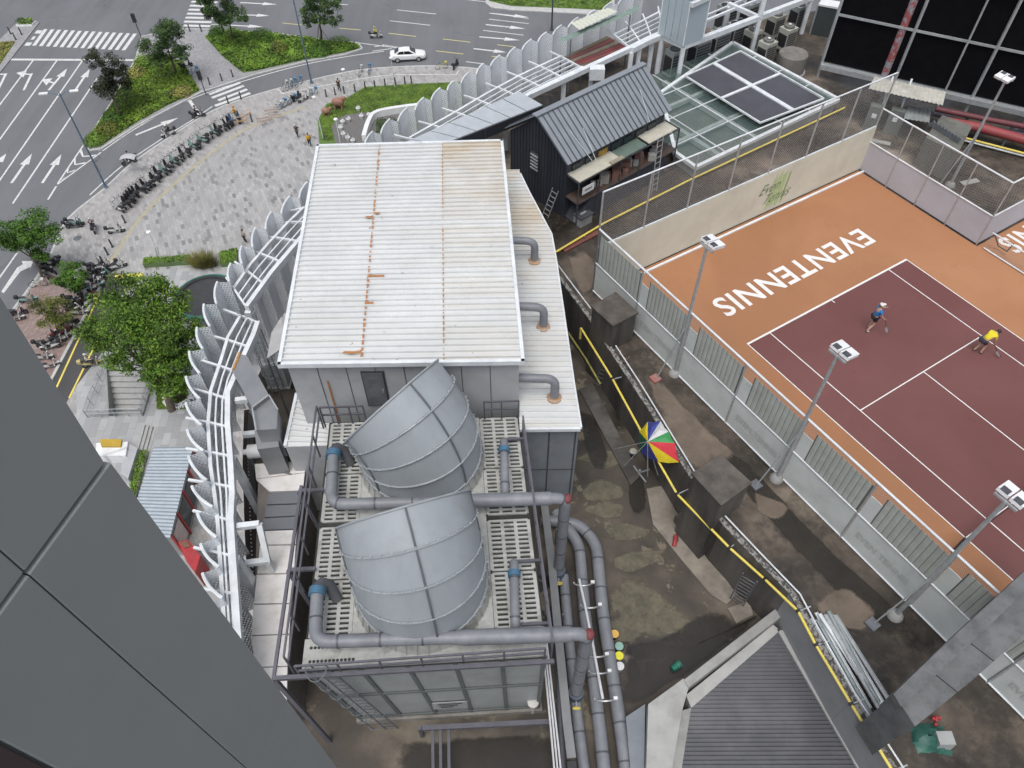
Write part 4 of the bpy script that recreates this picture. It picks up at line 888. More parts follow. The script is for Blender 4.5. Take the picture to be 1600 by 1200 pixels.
# ================================================================ COOLING TOWER
ZT_=26.4
ta,tb_,tc,td=[P(x,y,ZT_) for x,y in ((513,655),(810,645),(856,1022),(470,1045))]
def TQ(s,t,z=0): return td.lerp(tc,s).lerp(ta.lerp(tb_,s),t)+V(0,0,z)
tx=(tc-td).normalized(); ty=perp(tx)
tw=thing('cooling_tower','two-cell cooling tower casing with slotted white deck','cooling tower',(td+tc)/2-V(0,0,ZT_-ZL))
FRP=M('frp_deck',(.47,.475,.455),(.33,.335,.315),1.5,.7,grime=.75,gscale=1.6,gcol=(.16,.15,.125)); CAS=M('casing_panel',(.33,.35,.345),(.28,.3,.295),.7,.5,.05,grime=.3,gscale=.8); HOOD=M('hood_grey_frp',(.315,.342,.365),(.28,.305,.325),.8,.45,.0,grime=.5,gscale=1.5,gcol=(.24,.255,.262),streak=True,bump=.25,bscale=1.6)
base=[TQ(.13,.015),TQ(.98,.015),TQ(.98,.985),TQ(.13,.985)]
# casing leans outward towards the top on the left louvre side
def H8(b4,t4,z0,z1): return [V(p.x,p.y,z0) for p in b4]+[V(p.x,p.y,z1) for p in t4]
topc=[TQ(.0,.015),TQ(.99,.015),TQ(.99,.985),TQ(.0,.985)]
b=MB(); b.hexa(H8(base,topc,ZL+.3,ZT_-.32)); b.build('casing',CAS,tw)
b=MB(); bb=[TQ(.1,.0),TQ(1.0,.0),TQ(1.0,1),TQ(.1,1)]; b.hexa(H8(bb,bb,ZL+.02,ZL+.3)); b.build('basin',M('basin',(.3,.28,.25),(.2,.19,.17),1,.7,grime=.5),tw)
b=MB(); dk=[TQ(0,0),TQ(1,0),TQ(1,1),TQ(0,1)]; b.hexa(H8(dk,dk,ZT_-.3,ZT_-.22)); b.build('deck_tray',M('dark_fill',(.03,.03,.028),(.05,.05,.045),3,.9),tw)
def fr(s,z): 
    lo=base[0].lerp(base[1],s); hi=topc[0].lerp(topc[1],s); f=(z-ZL-.3)/(ZT_-.32-ZL-.3); p=lo.lerp(hi,f); return V(p.x,p.y,z)-ty*.03
for s in (.0,.22,.42,.62,.82,1.0):
    q=MB(); q.beam(fr(s,ZL+.32),fr(s,ZT_-.4),.13,.06); q.build('mullion',M('mullion',(.12,.135,.135),(.1,.11,.11)),tw)
for z in (ZL+.5,ZL+2.9,ZT_-.5):
    q=MB(); q.beam(fr(0,z)-ty*.02,fr(1,z)-ty*.02,.05,.09); q.build('transom',M('mullion',(.12,.135,.135)),tw)
c=fr(.52,ZL+1.3); q=MB(); q.obox(c-ty*.03,tx*.6,ty*.01,V(0,0,.35)); np_=q.build('nameplate',LSTEEL,tw)
for k in range(3): q=MB(); q.obox(c-ty*.045+V(0,0,.18-.16*k)-tx*.05*k,tx*(.42-.1*k),ty*.004,V(0,0,.035)); q.build('print_line',BLACK,np_)
# slotted deck gratings, one tray per strip
def grating(s0,s1,t0,t1):
    q=MB(); n=int((t1-t0)*9.4/.165); cols=3
    for k in range(n+1):
        t=lerp(t0,t1,k/n); 
        q.hexa([TQ(s0,t-.0042,-.2),TQ(s1,t-.0042,-.2),TQ(s1,t+.0042,-.2),TQ(s0,t+.0042,-.2),TQ(s0,t-.0042,-.13),TQ(s1,t-.0042,-.13),TQ(s1,t+.0042,-.13),TQ(s0,t+.0042,-.13)])
    for j in range(cols+1):
        s=lerp(s0,s1,j/cols); d=.008
        q.hexa([TQ(s-d,t0,-.2),TQ(s+d,t0,-.2),TQ(s+d,t1,-.2),TQ(s-d,t1,-.2),TQ(s-d,t0,-.126),TQ(s+d,t0,-.126),TQ(s+d,t1,-.126),TQ(s-d,t1,-.126)])
    q.build('slotted_tray',FRP,tw)
for t0,t1 in ((.105,.30),(.315,.51),(.54,.735),(.75,.985)):
    grating(.02,.185,t0,t1); grating(.80,.985,t0,t1)
b=MB(); ct=[TQ(.195,.03),TQ(.79,.03),TQ(.79,.99),TQ(.195,.99)]; b.hexa(H8(ct,ct,ZT_-.22,ZT_-.1)); b.build('fan_deck',FRP,tw)
b=MB(); ct=[TQ(.0,0),TQ(1,0),TQ(1,.1),TQ(0,.1)]; b.hexa(H8(ct,ct,ZT_-.218,ZT_-.11)); fd=b.build('front_plate',FRP,tw)
for k in range(12):
    for j in range(2):
        p=TQ(.03+.016*k*1.0,.025+.045*j,-.105); q=MB(); q.lathe([(.05,0),(.045,.004)],p,8); q.build('hole',BLACK,fd)
def hood(label,cpx,az,turn,z0,Rr,Rb):
    c=P(cpx[0],cpx[1],z0); d=V(math.sin(az),math.cos(az),0); e2=d.cross(V(0,0,1)); t=thing('discharge_hood',label,'fan hood',V(c.x,c.y,ZT_-.1),'grey discharge hoods')
    Cn=c+d*Rb; SEG=40
    def ring(th,r=Rr,off=0):
        e1=-d*math.cos(th)+V(0,0,1)*math.sin(th); return [Cn+e1*(Rb+r*math.cos(2*math.pi*k/SEG))+e2*(r*math.sin(2*math.pi*k/SEG)) for k in range(SEG)]
    NG=4; 
    for g in range(NG):      # mitred gores, each a flat-sided sleeve
        q=MB(); r0=ring(turn*g/NG); r1=ring(turn*(g+1)/NG); ri0=ring(turn*g/NG,Rr-.03); ri1=ring(turn*(g+1)/NG,Rr-.03); n=SEG
        q.add(r0+r1+ri0+ri1,[(k,(k+1)%n,n+(k+1)%n,n+k) for k in range(n)]+[(2*n+(k+1)%n,2*n+k,3*n+k,3*n+(k+1)%n) for k in range(n)]+([(n+k,n+(k+1)%n,3*n+(k+1)%n,3*n+k) for k in range(n)] if g==NG-1 else []))
        q.build('gore',HOOD,t,True)
    for g in range(NG+1):
        q=MB(); q.tube(ring(turn*g/NG,Rr+.03),.035,6,closed=True); fl=q.build('flange',M('flange',(.33,.355,.37),(.26,.28,.3),2,.45),t,True)
        if g<NG: 
            q=MB(); rg=ring(turn*g/NG+.012,Rr+.075)
            for k in range(0,SEG): q.ball(rg[k],.03,5,3)
            q.build('bolt_row',LSTEEL,t,kind='stuff')
    for ph in (0,math.pi/2,-math.pi/2):
        q=MB(); pts=[]
        for k in range(13):
            th=turn*k/12; e1=-d*math.cos(th)+V(0,0,1)*math.sin(th); pts.append(Cn+e1*(Rb+(Rr+.02)*math.cos(ph))+e2*((Rr+.02)*math.sin(ph)))
        q.tube(pts,.035,6); q.build('seam_rib',M('seam',(.13,.14,.155),(.1,.11,.12)),t,True)
    cv=V(c.x,c.y,ZT_-.1); h=z0-ZT_+.1; q=MB(); q.lathe([(Rr+.14,0),(Rr+.06,h*.5),(Rr+.02,h)],cv,40,cap=False); st_=q.build('fan_stack',FRP,t,True)
    for k in range(40):
        a=2*math.pi*k/40; dd=V(math.cos(a),math.sin(a),0); q=MB() if k==0 else q; q.beam(cv+dd*(Rr+.15),cv+dd*(Rr+.04)+V(0,0,h),.03,.03)
    q.build('stack_rib',FRP,t,kind='stuff')
    q=MB(); q.lathe([(.01,0),(Rr-.05,0)],cv+V(0,0,h*.5),24,cap=False); q.build('dark_throat',BLACK,t)
hood('far grey discharge hood, opening turned away to the left',(658.4,705),R(-51),R(58.6),ZT_+.5,2.08,2.32)
hood('near grey discharge hood with a cross-shaped seam',(658,903.5),R(-18.3),R(60.8),ZT_+.5,2.04,2.48)
# steel walkway frame and railings round the tower
rl=thing('tower_railing','dark steel railing and struts round the cooling tower','railing',TQ(0,0,-.3)); RAILM=M('rail_steel',(.13,.125,.15),(.1,.1,.115),3,.5,.2)
def rail_run(pts,h=1.05,n=6):
    for z in (h,h*.5):
        for i in range(len(pts)-1): q=MB(); q.beam(pts[i]+V(0,0,z),pts[i+1]+V(0,0,z),.06); q.build('rail',RAILM,rl)
    for i in range(len(pts)-1):
        for k in range(n+1): p=pts[i].lerp(pts[i+1],k/n); q=MB(); q.beam(p-V(0,0,.3),p+V(0,0,h),.05); q.build('post',RAILM,rl)
rail_run([TQ(-.035,-.0),TQ(-.03,.98)],1.05,7); rail_run([TQ(.0,-.02),TQ(.985,-.01)],.75,6); rail_run([TQ(1.015,0),TQ(1.01,.9)],1.0,6)
rail_run([TQ(-.02,.985),TQ(.2,.985)],.9,3); rail_run([TQ(.82,.985),TQ(1,.985)],.9,2)
for s,t in ((-.1,-.03),(-.1,.34),(-.1,.66)):      # outriggers on the left with diagonal stay
    a=TQ(s,t,.1); q=MB(); q.beam(a,TQ(.02,t,.1),.12); q.build('outrigger',RAILM,rl); q=MB(); q.beam(a-V(0,0,.05),V(a.x+.55,a.y-.2,ZL),.15,.1); q.build('strut',RAILM,rl)
q=MB(); q.beam(TQ(-.1,-.03,.12),TQ(-.09,.68,.12),.1); q.build('outer_rail',RAILM,rl)
q=MB(); q.beam(TQ(-.1,-.03,.12),TQ(1.02,-.03,.12),.12); q.build('outer_rail',RAILM,rl)
for t in (.1,.33,.6,.86): q=MB(); q.beam(TQ(1.02,t,.1),TQ(.9,t,.1),.09); q.build('outrigger',RAILM,rl)
# caged ladder on the near face
cl_=thing('caged_ladder','wire caged ladder on the near face of the cooling tower','ladder',fr(.1,ZL))
def ladder_parts(root,A,Bt,side,out,mat,cage=True,w=.5,rung=.3):
    L=(Bt-A).length; d=(Bt-A)/L
    for s in (-1,1): q=MB(); q.tube([A+side*(w/2*s),Bt+side*(w/2*s)],.025,5); q.build('stile',mat,root)
    for k in range(int(L/rung)): p=A+d*(rung*(k+.5)); q=MB(); q.tube([p-side*w/2,p+side*w/2],.016,5); q.build('rung',mat,root)
    if cage:
        for k in range(int((L-1.6)/.8)+1):
            p=A+d*(1.7+.8*k); pts=[p+side*(w*.75*math.cos(a))+out*(w*1.2*math.sin(a)) for a in [math.pi*j/8 for j in range(9)]]; q=MB(); q.tube(pts,.018,5); q.build('hoop',mat,root)
        for j in (2,4,6):
            a=math.pi*j/8; o=side*(w*.75*math.cos(a))+out*(w*1.2*math.sin(a)); q=MB(); q.tube([A+d*1.7+o,Bt+o],.014,4); q.build('cage_bar',mat,root)
ladder_parts(cl_,fr(.16,ZL+.1)-ty*.35,fr(.1,ZT_+.5)-ty*.2,tx,-ty,GSTEEL,True,.42)
# header pipes over the tower
PZ=ZT_+.55
def pipe(name,label,pts,r,mat=PIPE,br=.5,group='grey water pipes at the cooling tower',seg=14,rs=None):
    pp=bent(pts,br); t=thing(name,label,'pipe',V(pts[-1][0],pts[-1][1],min(p[2] for p in pts)-r),group); q=MB(); q.tube(pp,r,seg); q.build('pipe_run',mat,t,True); LL=poly_len(pp)[-1]
    for k in range(1,int(LL/1.25)+1):
        pc,dc=along(pp,1.25*k-.4); q=MB(); q.lathe([(r+.002,-.03),(r+.014,-.03),(r+.014,.03),(r+.002,.03)],pc,seg,dc,cap=False); q.build('lagging_band',PIPED,t,True)
    return t
BLUEV=M('blue_valve',(.05,.16,.27),(.07,.12,.18),4,.5); REDP=M('red_patch',(.22,.04,.04),(.14,.05,.05),9,.7)
def collar(t,p,d,r,mat,l=.12,name='valve_collar'):
    q=MB(); q.lathe([(r*1.05,-l),(r*1.35,-l),(r*1.35,l),(r*1.05,l)],p,14,d); return q.build(name,mat,t,True)
def header(label,left_px,right_px,bend_px,zt):
    el=P(*bend_px,PZ); R0=P(*right_px,PZ); Lp=P(*left_px,PZ); top=TQ(.07,0) ; V_=P(left_px[0]+4,left_px[1]-78,PZ); 
    drop=V(R0.x,R0.y,20.6)
    t=pipe('water_pipe',label,[V_,Lp,el,R0,drop],.2,PIPE,.45)
    mid=Lp.lerp(R0,.5); q=MB(); q.tube([mid,mid.lerp(R0,.1),R0-(R0-Lp).normalized()*.5],[.2,.235,.235],14); q.build('reducer',PIPE,t,True)
    vv=MB(); dn=V_+V(.25,.35,-.25); vv.tube([V_+V(-.03,.1,.02),V_+V(.1,.3,-.05),dn,dn+V(.25,-.3,-.45)],[.2,.21,.2,.17],12); vv.build('valve_neck',PIPED,t,True); collar(t,V_,(0,1,0),.2,BLUEV)
    q=MB(); q.ball(R0+V(.06,0,-.04),(.16,.19,.15),10,6); q.build('red_end_patch',REDP,t,True)
    v=drop+V(0,0,.75); collar(t,v,(0,0,1),.2,M('blue_grey_collar',(.09,.12,.16)),.2); q=MB(); q.tube([v+V(0,-.25,0),v+V(0,-.5,.02)],.03,6); q.build('valve_stem',LSTEEL,t); q=MB(); q.tube([v+V(math.cos(a)*.13,-.5,math.sin(a)*.09+.02) for a in [k*math.pi/5 for k in range(10)]],.03,5,closed=True); q.build('hand_wheel',YPIPE,t)
header('grey header pipe between the two hoods with a blue valve',(517,788),(884,778),(700,784),0); header('grey header pipe in front of the near hood with a red patch',(492,1003),(918,990),(700,996),0)
for i,(x,y0,y1) in enumerate(((787,688,762),(803,878,968))):
    a=P(x,y0,PZ); c=P(x+2,y1,PZ); t=pipe('branch_pipe','short grey branch pipe with blue flange, %s cell right side'%('far','near')[i],[a+V(0,.05,-.35),a,c,c+V(0,-.2,-.3)],.15,PIPE,.2); collar(t,a.lerp(c,.22),(c-a).normalized(),.15,BLUEV,.09)
# low pipes running along the gully
zl=21.05
for lb,pl,r,mt,z in [('outermost fat grey pipe along the gully',[(845,812),(905,818),(932,850),(942,960),(972,1150),(985,1260)],.24,PIPE,zl),('second grey pipe along the gully under the conduit hoops',[(868,800),(905,850),(914,960),(935,1120),(950,1260)],.23,PIPE,zl+.05),('pipe below the far yellow valve',[(881,900),(890,1010),(902,1120),(920,1260)],.2,PIPE,zl-.05),('thin dark pipe beside the white cables',[(852,780),(862,900),(872,1040),(882,1260)],.1,PIPED,zl+.4)]:
    pipe('gully_pipe',lb,[P(x,y,z) for x,y in pl],r,mt,.5,'grey pipes along the gully')
dt=thing('cable_duct','flat grey cable duct running along the gully','duct',P(870,1000,ZL)); q=MB(); pts=PL([(848,770),(862,880),(874,1010),(886,1130),(893,1185)],zl+.75)
for i in range(4): q.beam(pts[i],pts[i+1],.3,.16)
q.build('duct_run',M('duct_grey',(.22,.225,.23),(.18,.185,.19),1.4,.5),dt); q=MB(); q.beam(P(893,1190,zl+.75),P(900,1280,zl+.75),.3,.14); q.build('duct_run',BLACK,dt)
for y in (850,980,1120): p=P(868+(y-850)*.07,y,ZL); q=MB(); q.beam(p,V(p.x,p.y,zl+.7),.08); q.build('support',RAILM,dt)
WC=M('white_conduit',(.65,.66,.67),(.55,.55,.56),4,.5)
for i in range(3):
    pl=[(846+i*4,1000),(856+i*4,1090),(866+i*5,1200),(872+i*5,1280)]; t=thing('white_cable','white cable, %s from the left of the gully bundle'%ordn(i),'cable',P(*pl[1],zl+.8),'white cables in the gully'); q=MB(); q.tube(smoothpl([P(x,y,zl+.9) for x,y in pl],5),.035,6); q.build('cable',WC,t,True)
cd=thing('hooped_conduit','white conduit held by curved hoops between the fat pipes','conduit',P(930,1000,ZL)); cpx=[(905,905),(914,945),(925,1000),(934,1050),(942,1092)]; q=MB(); q.tube([P(x,y,zl+.55) for x,y in cpx],.05,8); q.build('conduit',WC,cd,True)
for x,y in ((911,912),(922,947),(932,1024),(936,1050),(945,1093)):
    c=P(x,y,zl+.5); q=MB(); q.tube([c+V(.36*math.cos(a),0,-.28*math.sin(a)+.1) for a in [math.pi*k/8 for k in range(9)]],.035,6); hp=q.build('hoop',LSTEEL,cd,True)
    q=MB(); q.obox(c+V(.36,0,.14),V(.07,0,0),V(0,.05,0),V(0,0,.05)); q.build('hoop_tag',WHITE,cd)
# walkway gantry legs below the near tower face
gs=thing('steel_gantry','three dark steel rails below the near tower face','gantry',P(680,1190,ZL)); 
for x in (676,688,701): q=MB(); q.beam(P(x,1140,21.4),P(x+2,1290,21.4),.1,.12); q.build('rail',RAILM,gs)
q=MB(); q.beam(P(660,1138,21.5),P(860,1128,21.5),.16,.18); q.build('cross_rail',RAILM,gs)
for x,y in ((660,1150),(860,1140)): p=P(x,y,ZL); q=MB(); q.beam(p,V(p.x,p.y,21.5),.12); q.build('leg',RAILM,gs)
vc=P(832,1111,ZL); t=thing('roof_cowl','small pale round vent cowl beside the tower casing','vent',vc); q=MB(); q.lathe([(.1,0),(.1,.9),(.2,.92),(.2,1.05),(.05,1.1)],vc,14); q.build('cap',M('pale_cap',(.55,.54,.5)),t,True)
gc=P(1000/1,1,0)
# ================================================================ SHED AND ROOF PLANT NORTH OF THE COURT
ROOFD=M('slate_metal_roof',(.29,.315,.34),(.245,.27,.295),1.2,.4,.3,grime=.2,gcol=(.22,.22,.23)); NAVY=M('dark_navy_boards',(.03,.034,.045),(.04,.045,.056),2,.5,.1,streak=True)
ZE,ZRG=26.7,28.45
E0,E1=P(886,259,ZE),P(1050,172,ZE); R0,R1=P(837,181,ZRG),P(1007,100,ZRG)
B0=V(2*R0.x-E0.x,2*R0.y-E0.y,ZE); B1=V(2*R1.x-E1.x,2*R1.y-E1.y,ZE)
sh=thing('gabled_shed','black boarded gabled shed with slate grey standing-seam roof','shed',V(E0.x,E0.y,ZD))
N=23
for A,C,a,c,nm in ((E0,E1,R0,R1,'roof_panel'),(B1,B0,R1,R0,'roof_panel')):
    nrm=(C-A).cross(a-A).normalized(); nrm=nrm if nrm.z>0 else -nrm
    for k in range(N):
        p0,p1=A.lerp(C,(k+.04)/N),A.lerp(C,(k+.96)/N); r0,r1=a.lerp(c,(k+.04)/N),a.lerp(c,(k+.96)/N); q=MB()
        q.hexa([p0,p1,r1,r0]+[v+nrm*.035 for v in (p0,p1,r1,r0)]); q.build(nm,ROOFD,sh)
        s0,s1=A.lerp(C,k/N),a.lerp(c,k/N); q=MB(); q.beam(s0+nrm*.04,s1+nrm*.04,.045,.09,nrm); q.build('standing_seam',M('seam_dark',(.09,.1,.115)),sh)
q=MB(); q.beam(R0+V(0,0,.05)-(R1-R0).normalized()*.1,R1+V(0,0,.05),.34,.06); q.build('ridge_cap',ROOFD,sh)
ax=(E1-E0).normalized(); ay=perp(ax); ins_=.25
g0=[E0+ax*ins_+ay*ins_,R0+ax*ins_,B0+ax*ins_-ay*ins_]; g1=[E1-ax*ins_+ay*ins_,R1-ax*ins_,B1-ax*ins_-ay*ins_]
q=MB(); q.prism([g0[0],g1[0],g1[2],g0[2]],ZD,ZE-.05); q.build('wall',NAVY,sh)
q=MB(); q.add([g0[0]-V(0,0,.05),V(g0[1].x,g0[1].y,ZRG-.12),g0[2]-V(0,0,.05),g1[0]-V(0,0,.05),V(g1[1].x,g1[1].y,ZRG-.12),g1[2]-V(0,0,.05)],[(0,1,2),(5,4,3),(0,3,4,1),(1,4,5,2)]); q.build('gable',NAVY,sh)
for k in range(19):
    f=k/18; p=g0[0].lerp(g0[2],f); zt=lerp(ZE-.05,ZRG-.15,1-abs(2*f-1)); q=MB(); q.beam(V(p.x,p.y,ZD)-ax*.02,V(p.x,p.y,zt)-ax*.02,.05,.03,ax); q.build('board_batten',NAVY,sh)
p=g0[0].lerp(g0[2],.55)-ax*.05; q=MB()
q.obox(V(p.x,p.y,25.6),ay*.3,ax*.02,V(0,0,.55)); ve_=q.build('vent',DSTEEL,sh)
for k in range(5): q=MB(); q.obox(V(p.x,p.y,25.2+.2*k)-ax*.05,ay*.28,ax*.03,V(0,0,.03)); q.build('louvre',LSTEEL,ve_)
for k in range(7):
    p=E0.lerp(E1,.12+.12*k)+ay*ins_-ay*.03; q=MB(); q.obox(V(p.x,p.y,26.1),ax*.33,ay*.02,V(0,0,.22)); q.build('window',[GLASSD,M('amber_pane',(.4,.25,.05),(.3,.18,.04))][k in (2,)],sh)
for (x0,y0),(x1,y1) in (((870,175),(925,251)),((895,160),(932,252)),((950,122),(998,173)),((1000,140),(1015,190))):
    A=P(x0,y0,28.1); C=P(x1,y1,26.85); q=MB(); q.tube([A,C],.012,4); q.build('stay_wire',WSTEEL,sh)
# rack against the shed front
rk=thing('storage_rack','two-level dark steel storage rack topped with cream sheets beside shed','rack',P(890,300,ZD))
ra,rb_,rc=P(884,271,25.9),P(905,286,25.9),P(1062,200,25.9); rv=rb_-ra; rd=ra+(rc-rb_)
def RK(s,t,z): p=ra.lerp(rd,s)+rv*t; return V(p.x,p.y,z)
for s in (0,.2,.4,.6,.8,1):
    for t in (0,1): q=MB(); q.beam(RK(s,t,ZD),RK(s,t,25.9),.07); q.build('post',DSTEEL,rk)
for z in (ZD+.1,24.55,25.85):
    for t in (0,1): q=MB(); q.beam(RK(0,t,z),RK(1,t,z),.06); q.build('rail',DSTEEL,rk)
    for s in (0,.5,1): q=MB(); q.beam(RK(s,0,z),RK(s,1,z),.06); q.build('rail',DSTEEL,rk)
q=MB(); q.hexa([RK(0,0,24.56),RK(1,0,24.56),RK(1,1,24.56),RK(0,1,24.56),RK(0,0,24.6),RK(1,0,24.6),RK(1,1,24.6),RK(0,1,24.6)]); q.build('shelf',M('brown_shelf',(.1,.065,.05),(.07,.05,.04)),rk)
q=MB(); q.hexa([RK(0,0,ZD),RK(.9,0,ZD),RK(.9,1,ZD),RK(0,1,ZD)]+[RK(s,t,24.5) for s,t in ((.13,0),(.9,0),(.9,.98),(.13,.98))]); q.build('store_box',M('dark_blue_panel',(.05,.055,.07)),rk)
CRS=M('cream_sheet',(.5,.48,.4),(.42,.4,.33),2,.7,grime=.3)
def rtop(s0,s1,t0,t1,z,mat,nm): q=MB(); q.hexa([RK(s0,t0,z),RK(s1,t0,z),RK(s1,t1,z),RK(s0,t1,z),RK(s0,t0,z+.05),RK(s1,t0,z+.05),RK(s1,t1,z+.05),RK(s0,t1,z+.05)]); q.build(nm,mat,rk)
rtop(0,.4,.05,1.03,25.92,CRS,'top_sheet'); rtop(.4,.66,.2,1.0,25.9,M('green_board',(.13,.18,.15),(.1,.14,.12)),'top_sheet'); rtop(.68,.97,.1,1.0,25.93,CRS,'top_sheet'); rtop(.3,.42,.85,1.1,25.99,M('plank',(.3,.27,.2)),'plank')
rr=random.Random(4)
for k in range(16):
    p=RK(.22+.045*k,.3+.6*rr.random(),24.6); s=.12+.14*rr.random(); q=MB(); q.obox(p+V(0,0,s),V(s,0,0),V(0,s*.8,0),V(0,0,s)); cl3=rr.choice([(.4,.38,.35),(.12,.1,.09),(.22,.12,.1),(.45,.44,.42)]); bx=q.build('stored_box',M('junk%s'%str(cl3[0]),cl3),None); tag(bx,'small box on rack shelf, %s from the left end'%ordn(k),'box','boxes on the rack shelf')
c=RK(.1,1,25.2); q=MB(); q.obox(RK(.09,1.02,25.25),(rc-rb_).normalized()*.42,perp((rc-rb_).normalized())*.01,V(0,0,.22)); q.build('sign_plate',WHITE,rk)
q=MB(); q.obox(RK(.09,1.035,25.25),(rc-rb_).normalized()*.25,perp((rc-rb_).normalized())*.005,V(0,0,.04)); q.build('sign_print',GSTEEL,rk)
bx=P(910,348,ZD); t=thing('equipment_box','small grey steel equipment box on the deck below the rack','box',bx); q=MB(); q.obox(bx+V(0,0,.3),ax*.42,ay*.3,V(0,0,.28)); q.build('cabinet',LSTEEL,t); q=MB(); q.obox(bx+V(0,0,.6),ax*.46,ay*.34,V(0,0,.03)); q.build('lid',DSTEEL,t); q=MB(); q.obox(bx+V(0,0,.65),ax*.2,ay*.05,V(0,0,.03)); q.build('handle',LSTEEL,t)
def free_ladder(label,A,Bt,side,mat=LSTEEL,w=.42): 
    t=thing('ladder',label,'ladder',A,'loose ladders'); ladder_parts(t,A,Bt,side,V(0,0,0),mat,False,w)
free_ladder('aluminium ladder leaning on the rack behind the mesh fence',P(1022,300,ZD),RK(.78,1.1,26.1),ax); free_ladder('short steel ladder at the left end of the rack',P(852,338,ZD),P(868,296,25.0),ay)
# grey panel awning behind the plant-room roof
aw=thing('grey_awning','long grey metal awning of flat panels beside the screen','awning',P(760,190,ZD)); AWM=M('pale_grey_sheet',(.42,.45,.48),(.36,.39,.42),1.5,.4,.0,streak=False)
T0,T1,L0,L1=P(612,233,26.1),P(812,144,26.1),P(660,239,25.95),P(848,165,25.95)
for k in range(7):
    a,c,d,e=T0.lerp(T1,k/7+.004),T0.lerp(T1,(k+1)/7-.004),L0.lerp(L1,(k+1)/7-.004),L0.lerp(L1,k/7+.004); q=MB(); q.hexa([a,c,d,e][::-1]+[v+V(0,0,.06) for v in (a,c,d,e)][::-1]); q.build('panel',AWM,aw)
q=MB(); q.beam(L0-V(0,0,.3),L1-V(0,0,.3),.1,.6); q.build('fascia',M('awning_dark',(.03,.035,.045)),aw)
for f in (.1,.5,.95): p=L0.lerp(L1,f); q=MB(); q.beam(V(p.x,p.y,ZD),p,.1); q.build('post',DSTEEL,aw)
# red boards and pale corrugated roof near the screen
rbd=thing('board_platform','weathered red board platform beside the lattice','platform',P(930,90,ZD)); a,c,d,e=PL([(876,92),(948,57),(990,80),(908,106)],24.6)
for k in range(6):
    q=MB(); u0_,u1_=k/6+.01,(k+1)/6-.01; z_=V(0,0,.05); A=[a.lerp(e,u0_),c.lerp(d,u0_),c.lerp(d,u1_),a.lerp(e,u1_)]; q.hexa(A[::-1]+[v+z_ for v in A][::-1]); q.build('board',[M('red_board',(.25,.06,.06),(.17,.06,.055),2,.7,grime=.4),M('brown_board',(.14,.115,.08),(.1,.085,.06),2,.8),M('tan_board',(.3,.26,.19),(.22,.19,.14))][(1,0,2,0,0,1)[k]],rbd)
for p in (a,c,d,e): q=MB(); q.beam(V(p.x,p.y,ZD),p,.1); q.build('leg',DSTEEL,rbd)
gr_=thing('lean_to_roof','cream and green corrugated lean-to roof on top of the screen','roof',P(920,40,ZD)); q=MB(); a,c,d,e=PL([(892,36),(951,12),(966,18),(906,47)],27)
n=20; vs_=[]
for k in range(n+1): z_=V(0,0,.04*(k%2)); vs_+=[a.lerp(c,k/n)+z_,e.lerp(d,k/n)+z_]
q.add(vs_,[(2*i,2*i+1,2*i+3,2*i+2) for i in range(n)]); q.build('cream_sheet',M('cream_roof',(.55,.57,.48),(.48,.5,.42),3,.6),gr_)
q=MB(); a2,c2,d2,e2=PL([(872,62),(1000,8),(996,18),(880,66)],26.7); vs_=[]
for k in range(n+1): z_=V(0,0,.05*(k%2)); vs_+=[a2.lerp(c2,k/n)+z_,e2.lerp(d2,k/n)+z_]
q.add(vs_,[(2*i,2*i+1,2*i+3,2*i+2) for i in range(n)]); q.build('green_sheet',M('green_grey_roof',(.2,.28,.24),(.16,.22,.19),2,.6),gr_)
for f in (.1,.9): p=e2.lerp(d2,f); q=MB(); q.beam(V(p.x,p.y,ZD),p,.08); q.build('post',GSTEEL,gr_)
# steel frame with frosted box
fr_=thing('steel_gantry','white steel frame of posts and beams over the condensers','frame',P(1110,100,ZD))
def bm(a,c,w_,name='beam'): q=MB(); q.beam(a,c,w_); q.build(name,WSTEEL,fr_)
F1,F2,F3=P(1068,72,25.7),P(1187,28,25.7),P(1310,-20,25.7)
bm(F1,F3,.32); bm(P(1027,53,25.7),F1,.28); bm(P(1080,8,28.4),P(1200,-45,28.4),.26); bm(F2,P(1138,6,25.7),.26); bm(P(1085,40,25.6),P(1138,18,25.6),.16); bm(P(1138,18,25.6),P(1215,-12,25.6),.16); bm(P(1085,32,25.6),P(1160,0,25.6),.1)
for x,y in ((1034,57),(1068,72),(1187,28),(1020,58),(1140,8),(1268,-4)): c=P(x,y,25.7); bm(V(c.x,c.y,ZD),V(c.x,c.y,25.6),.26,'post')
c=F1; bm(F1,F1+V(0,0,2.7),.2,'post'); bm(F2,F2+V(0,0,3),.26,'post')
fb_=thing('frosted_box','frosted polycarbonate box raised on the white steel frame','enclosure',P(1050,65,25.8)); A,Bq=P(1028,53,25.85),P(1067,72,25.85); dd=(F2-F1).normalized()*1.7; FRO=mat_glass('polycarbonate',(.45,.52,.56),.8,.35); H_=V(0,0,2.7)
for k in range(4):
    a,c=A.lerp(Bq,k/4+.01),A.lerp(Bq,(k+1)/4-.01); q=MB(); n=perp((Bq-A).normalized())*.03; q.hexa([a,c,c+n,a+n]+[v+H_ for v in (a,c,c+n,a+n)]); q.build('sheet',FRO,fb_)
for a,c in ((A,A+dd),(Bq,Bq+dd),(A+dd,Bq+dd)): q=MB(); n=perp((c-a).normalized())*.03; q.hexa([a,c,c+n,a+n]+[v+H_ for v in (a,c,c+n,a+n)]); q.build('sheet',FRO,fb_)
for p in (A,Bq,A+dd,Bq+dd): q=MB(); q.beam(p,p+H_,.07); q.build('frame_post',WSTEEL,fb_)
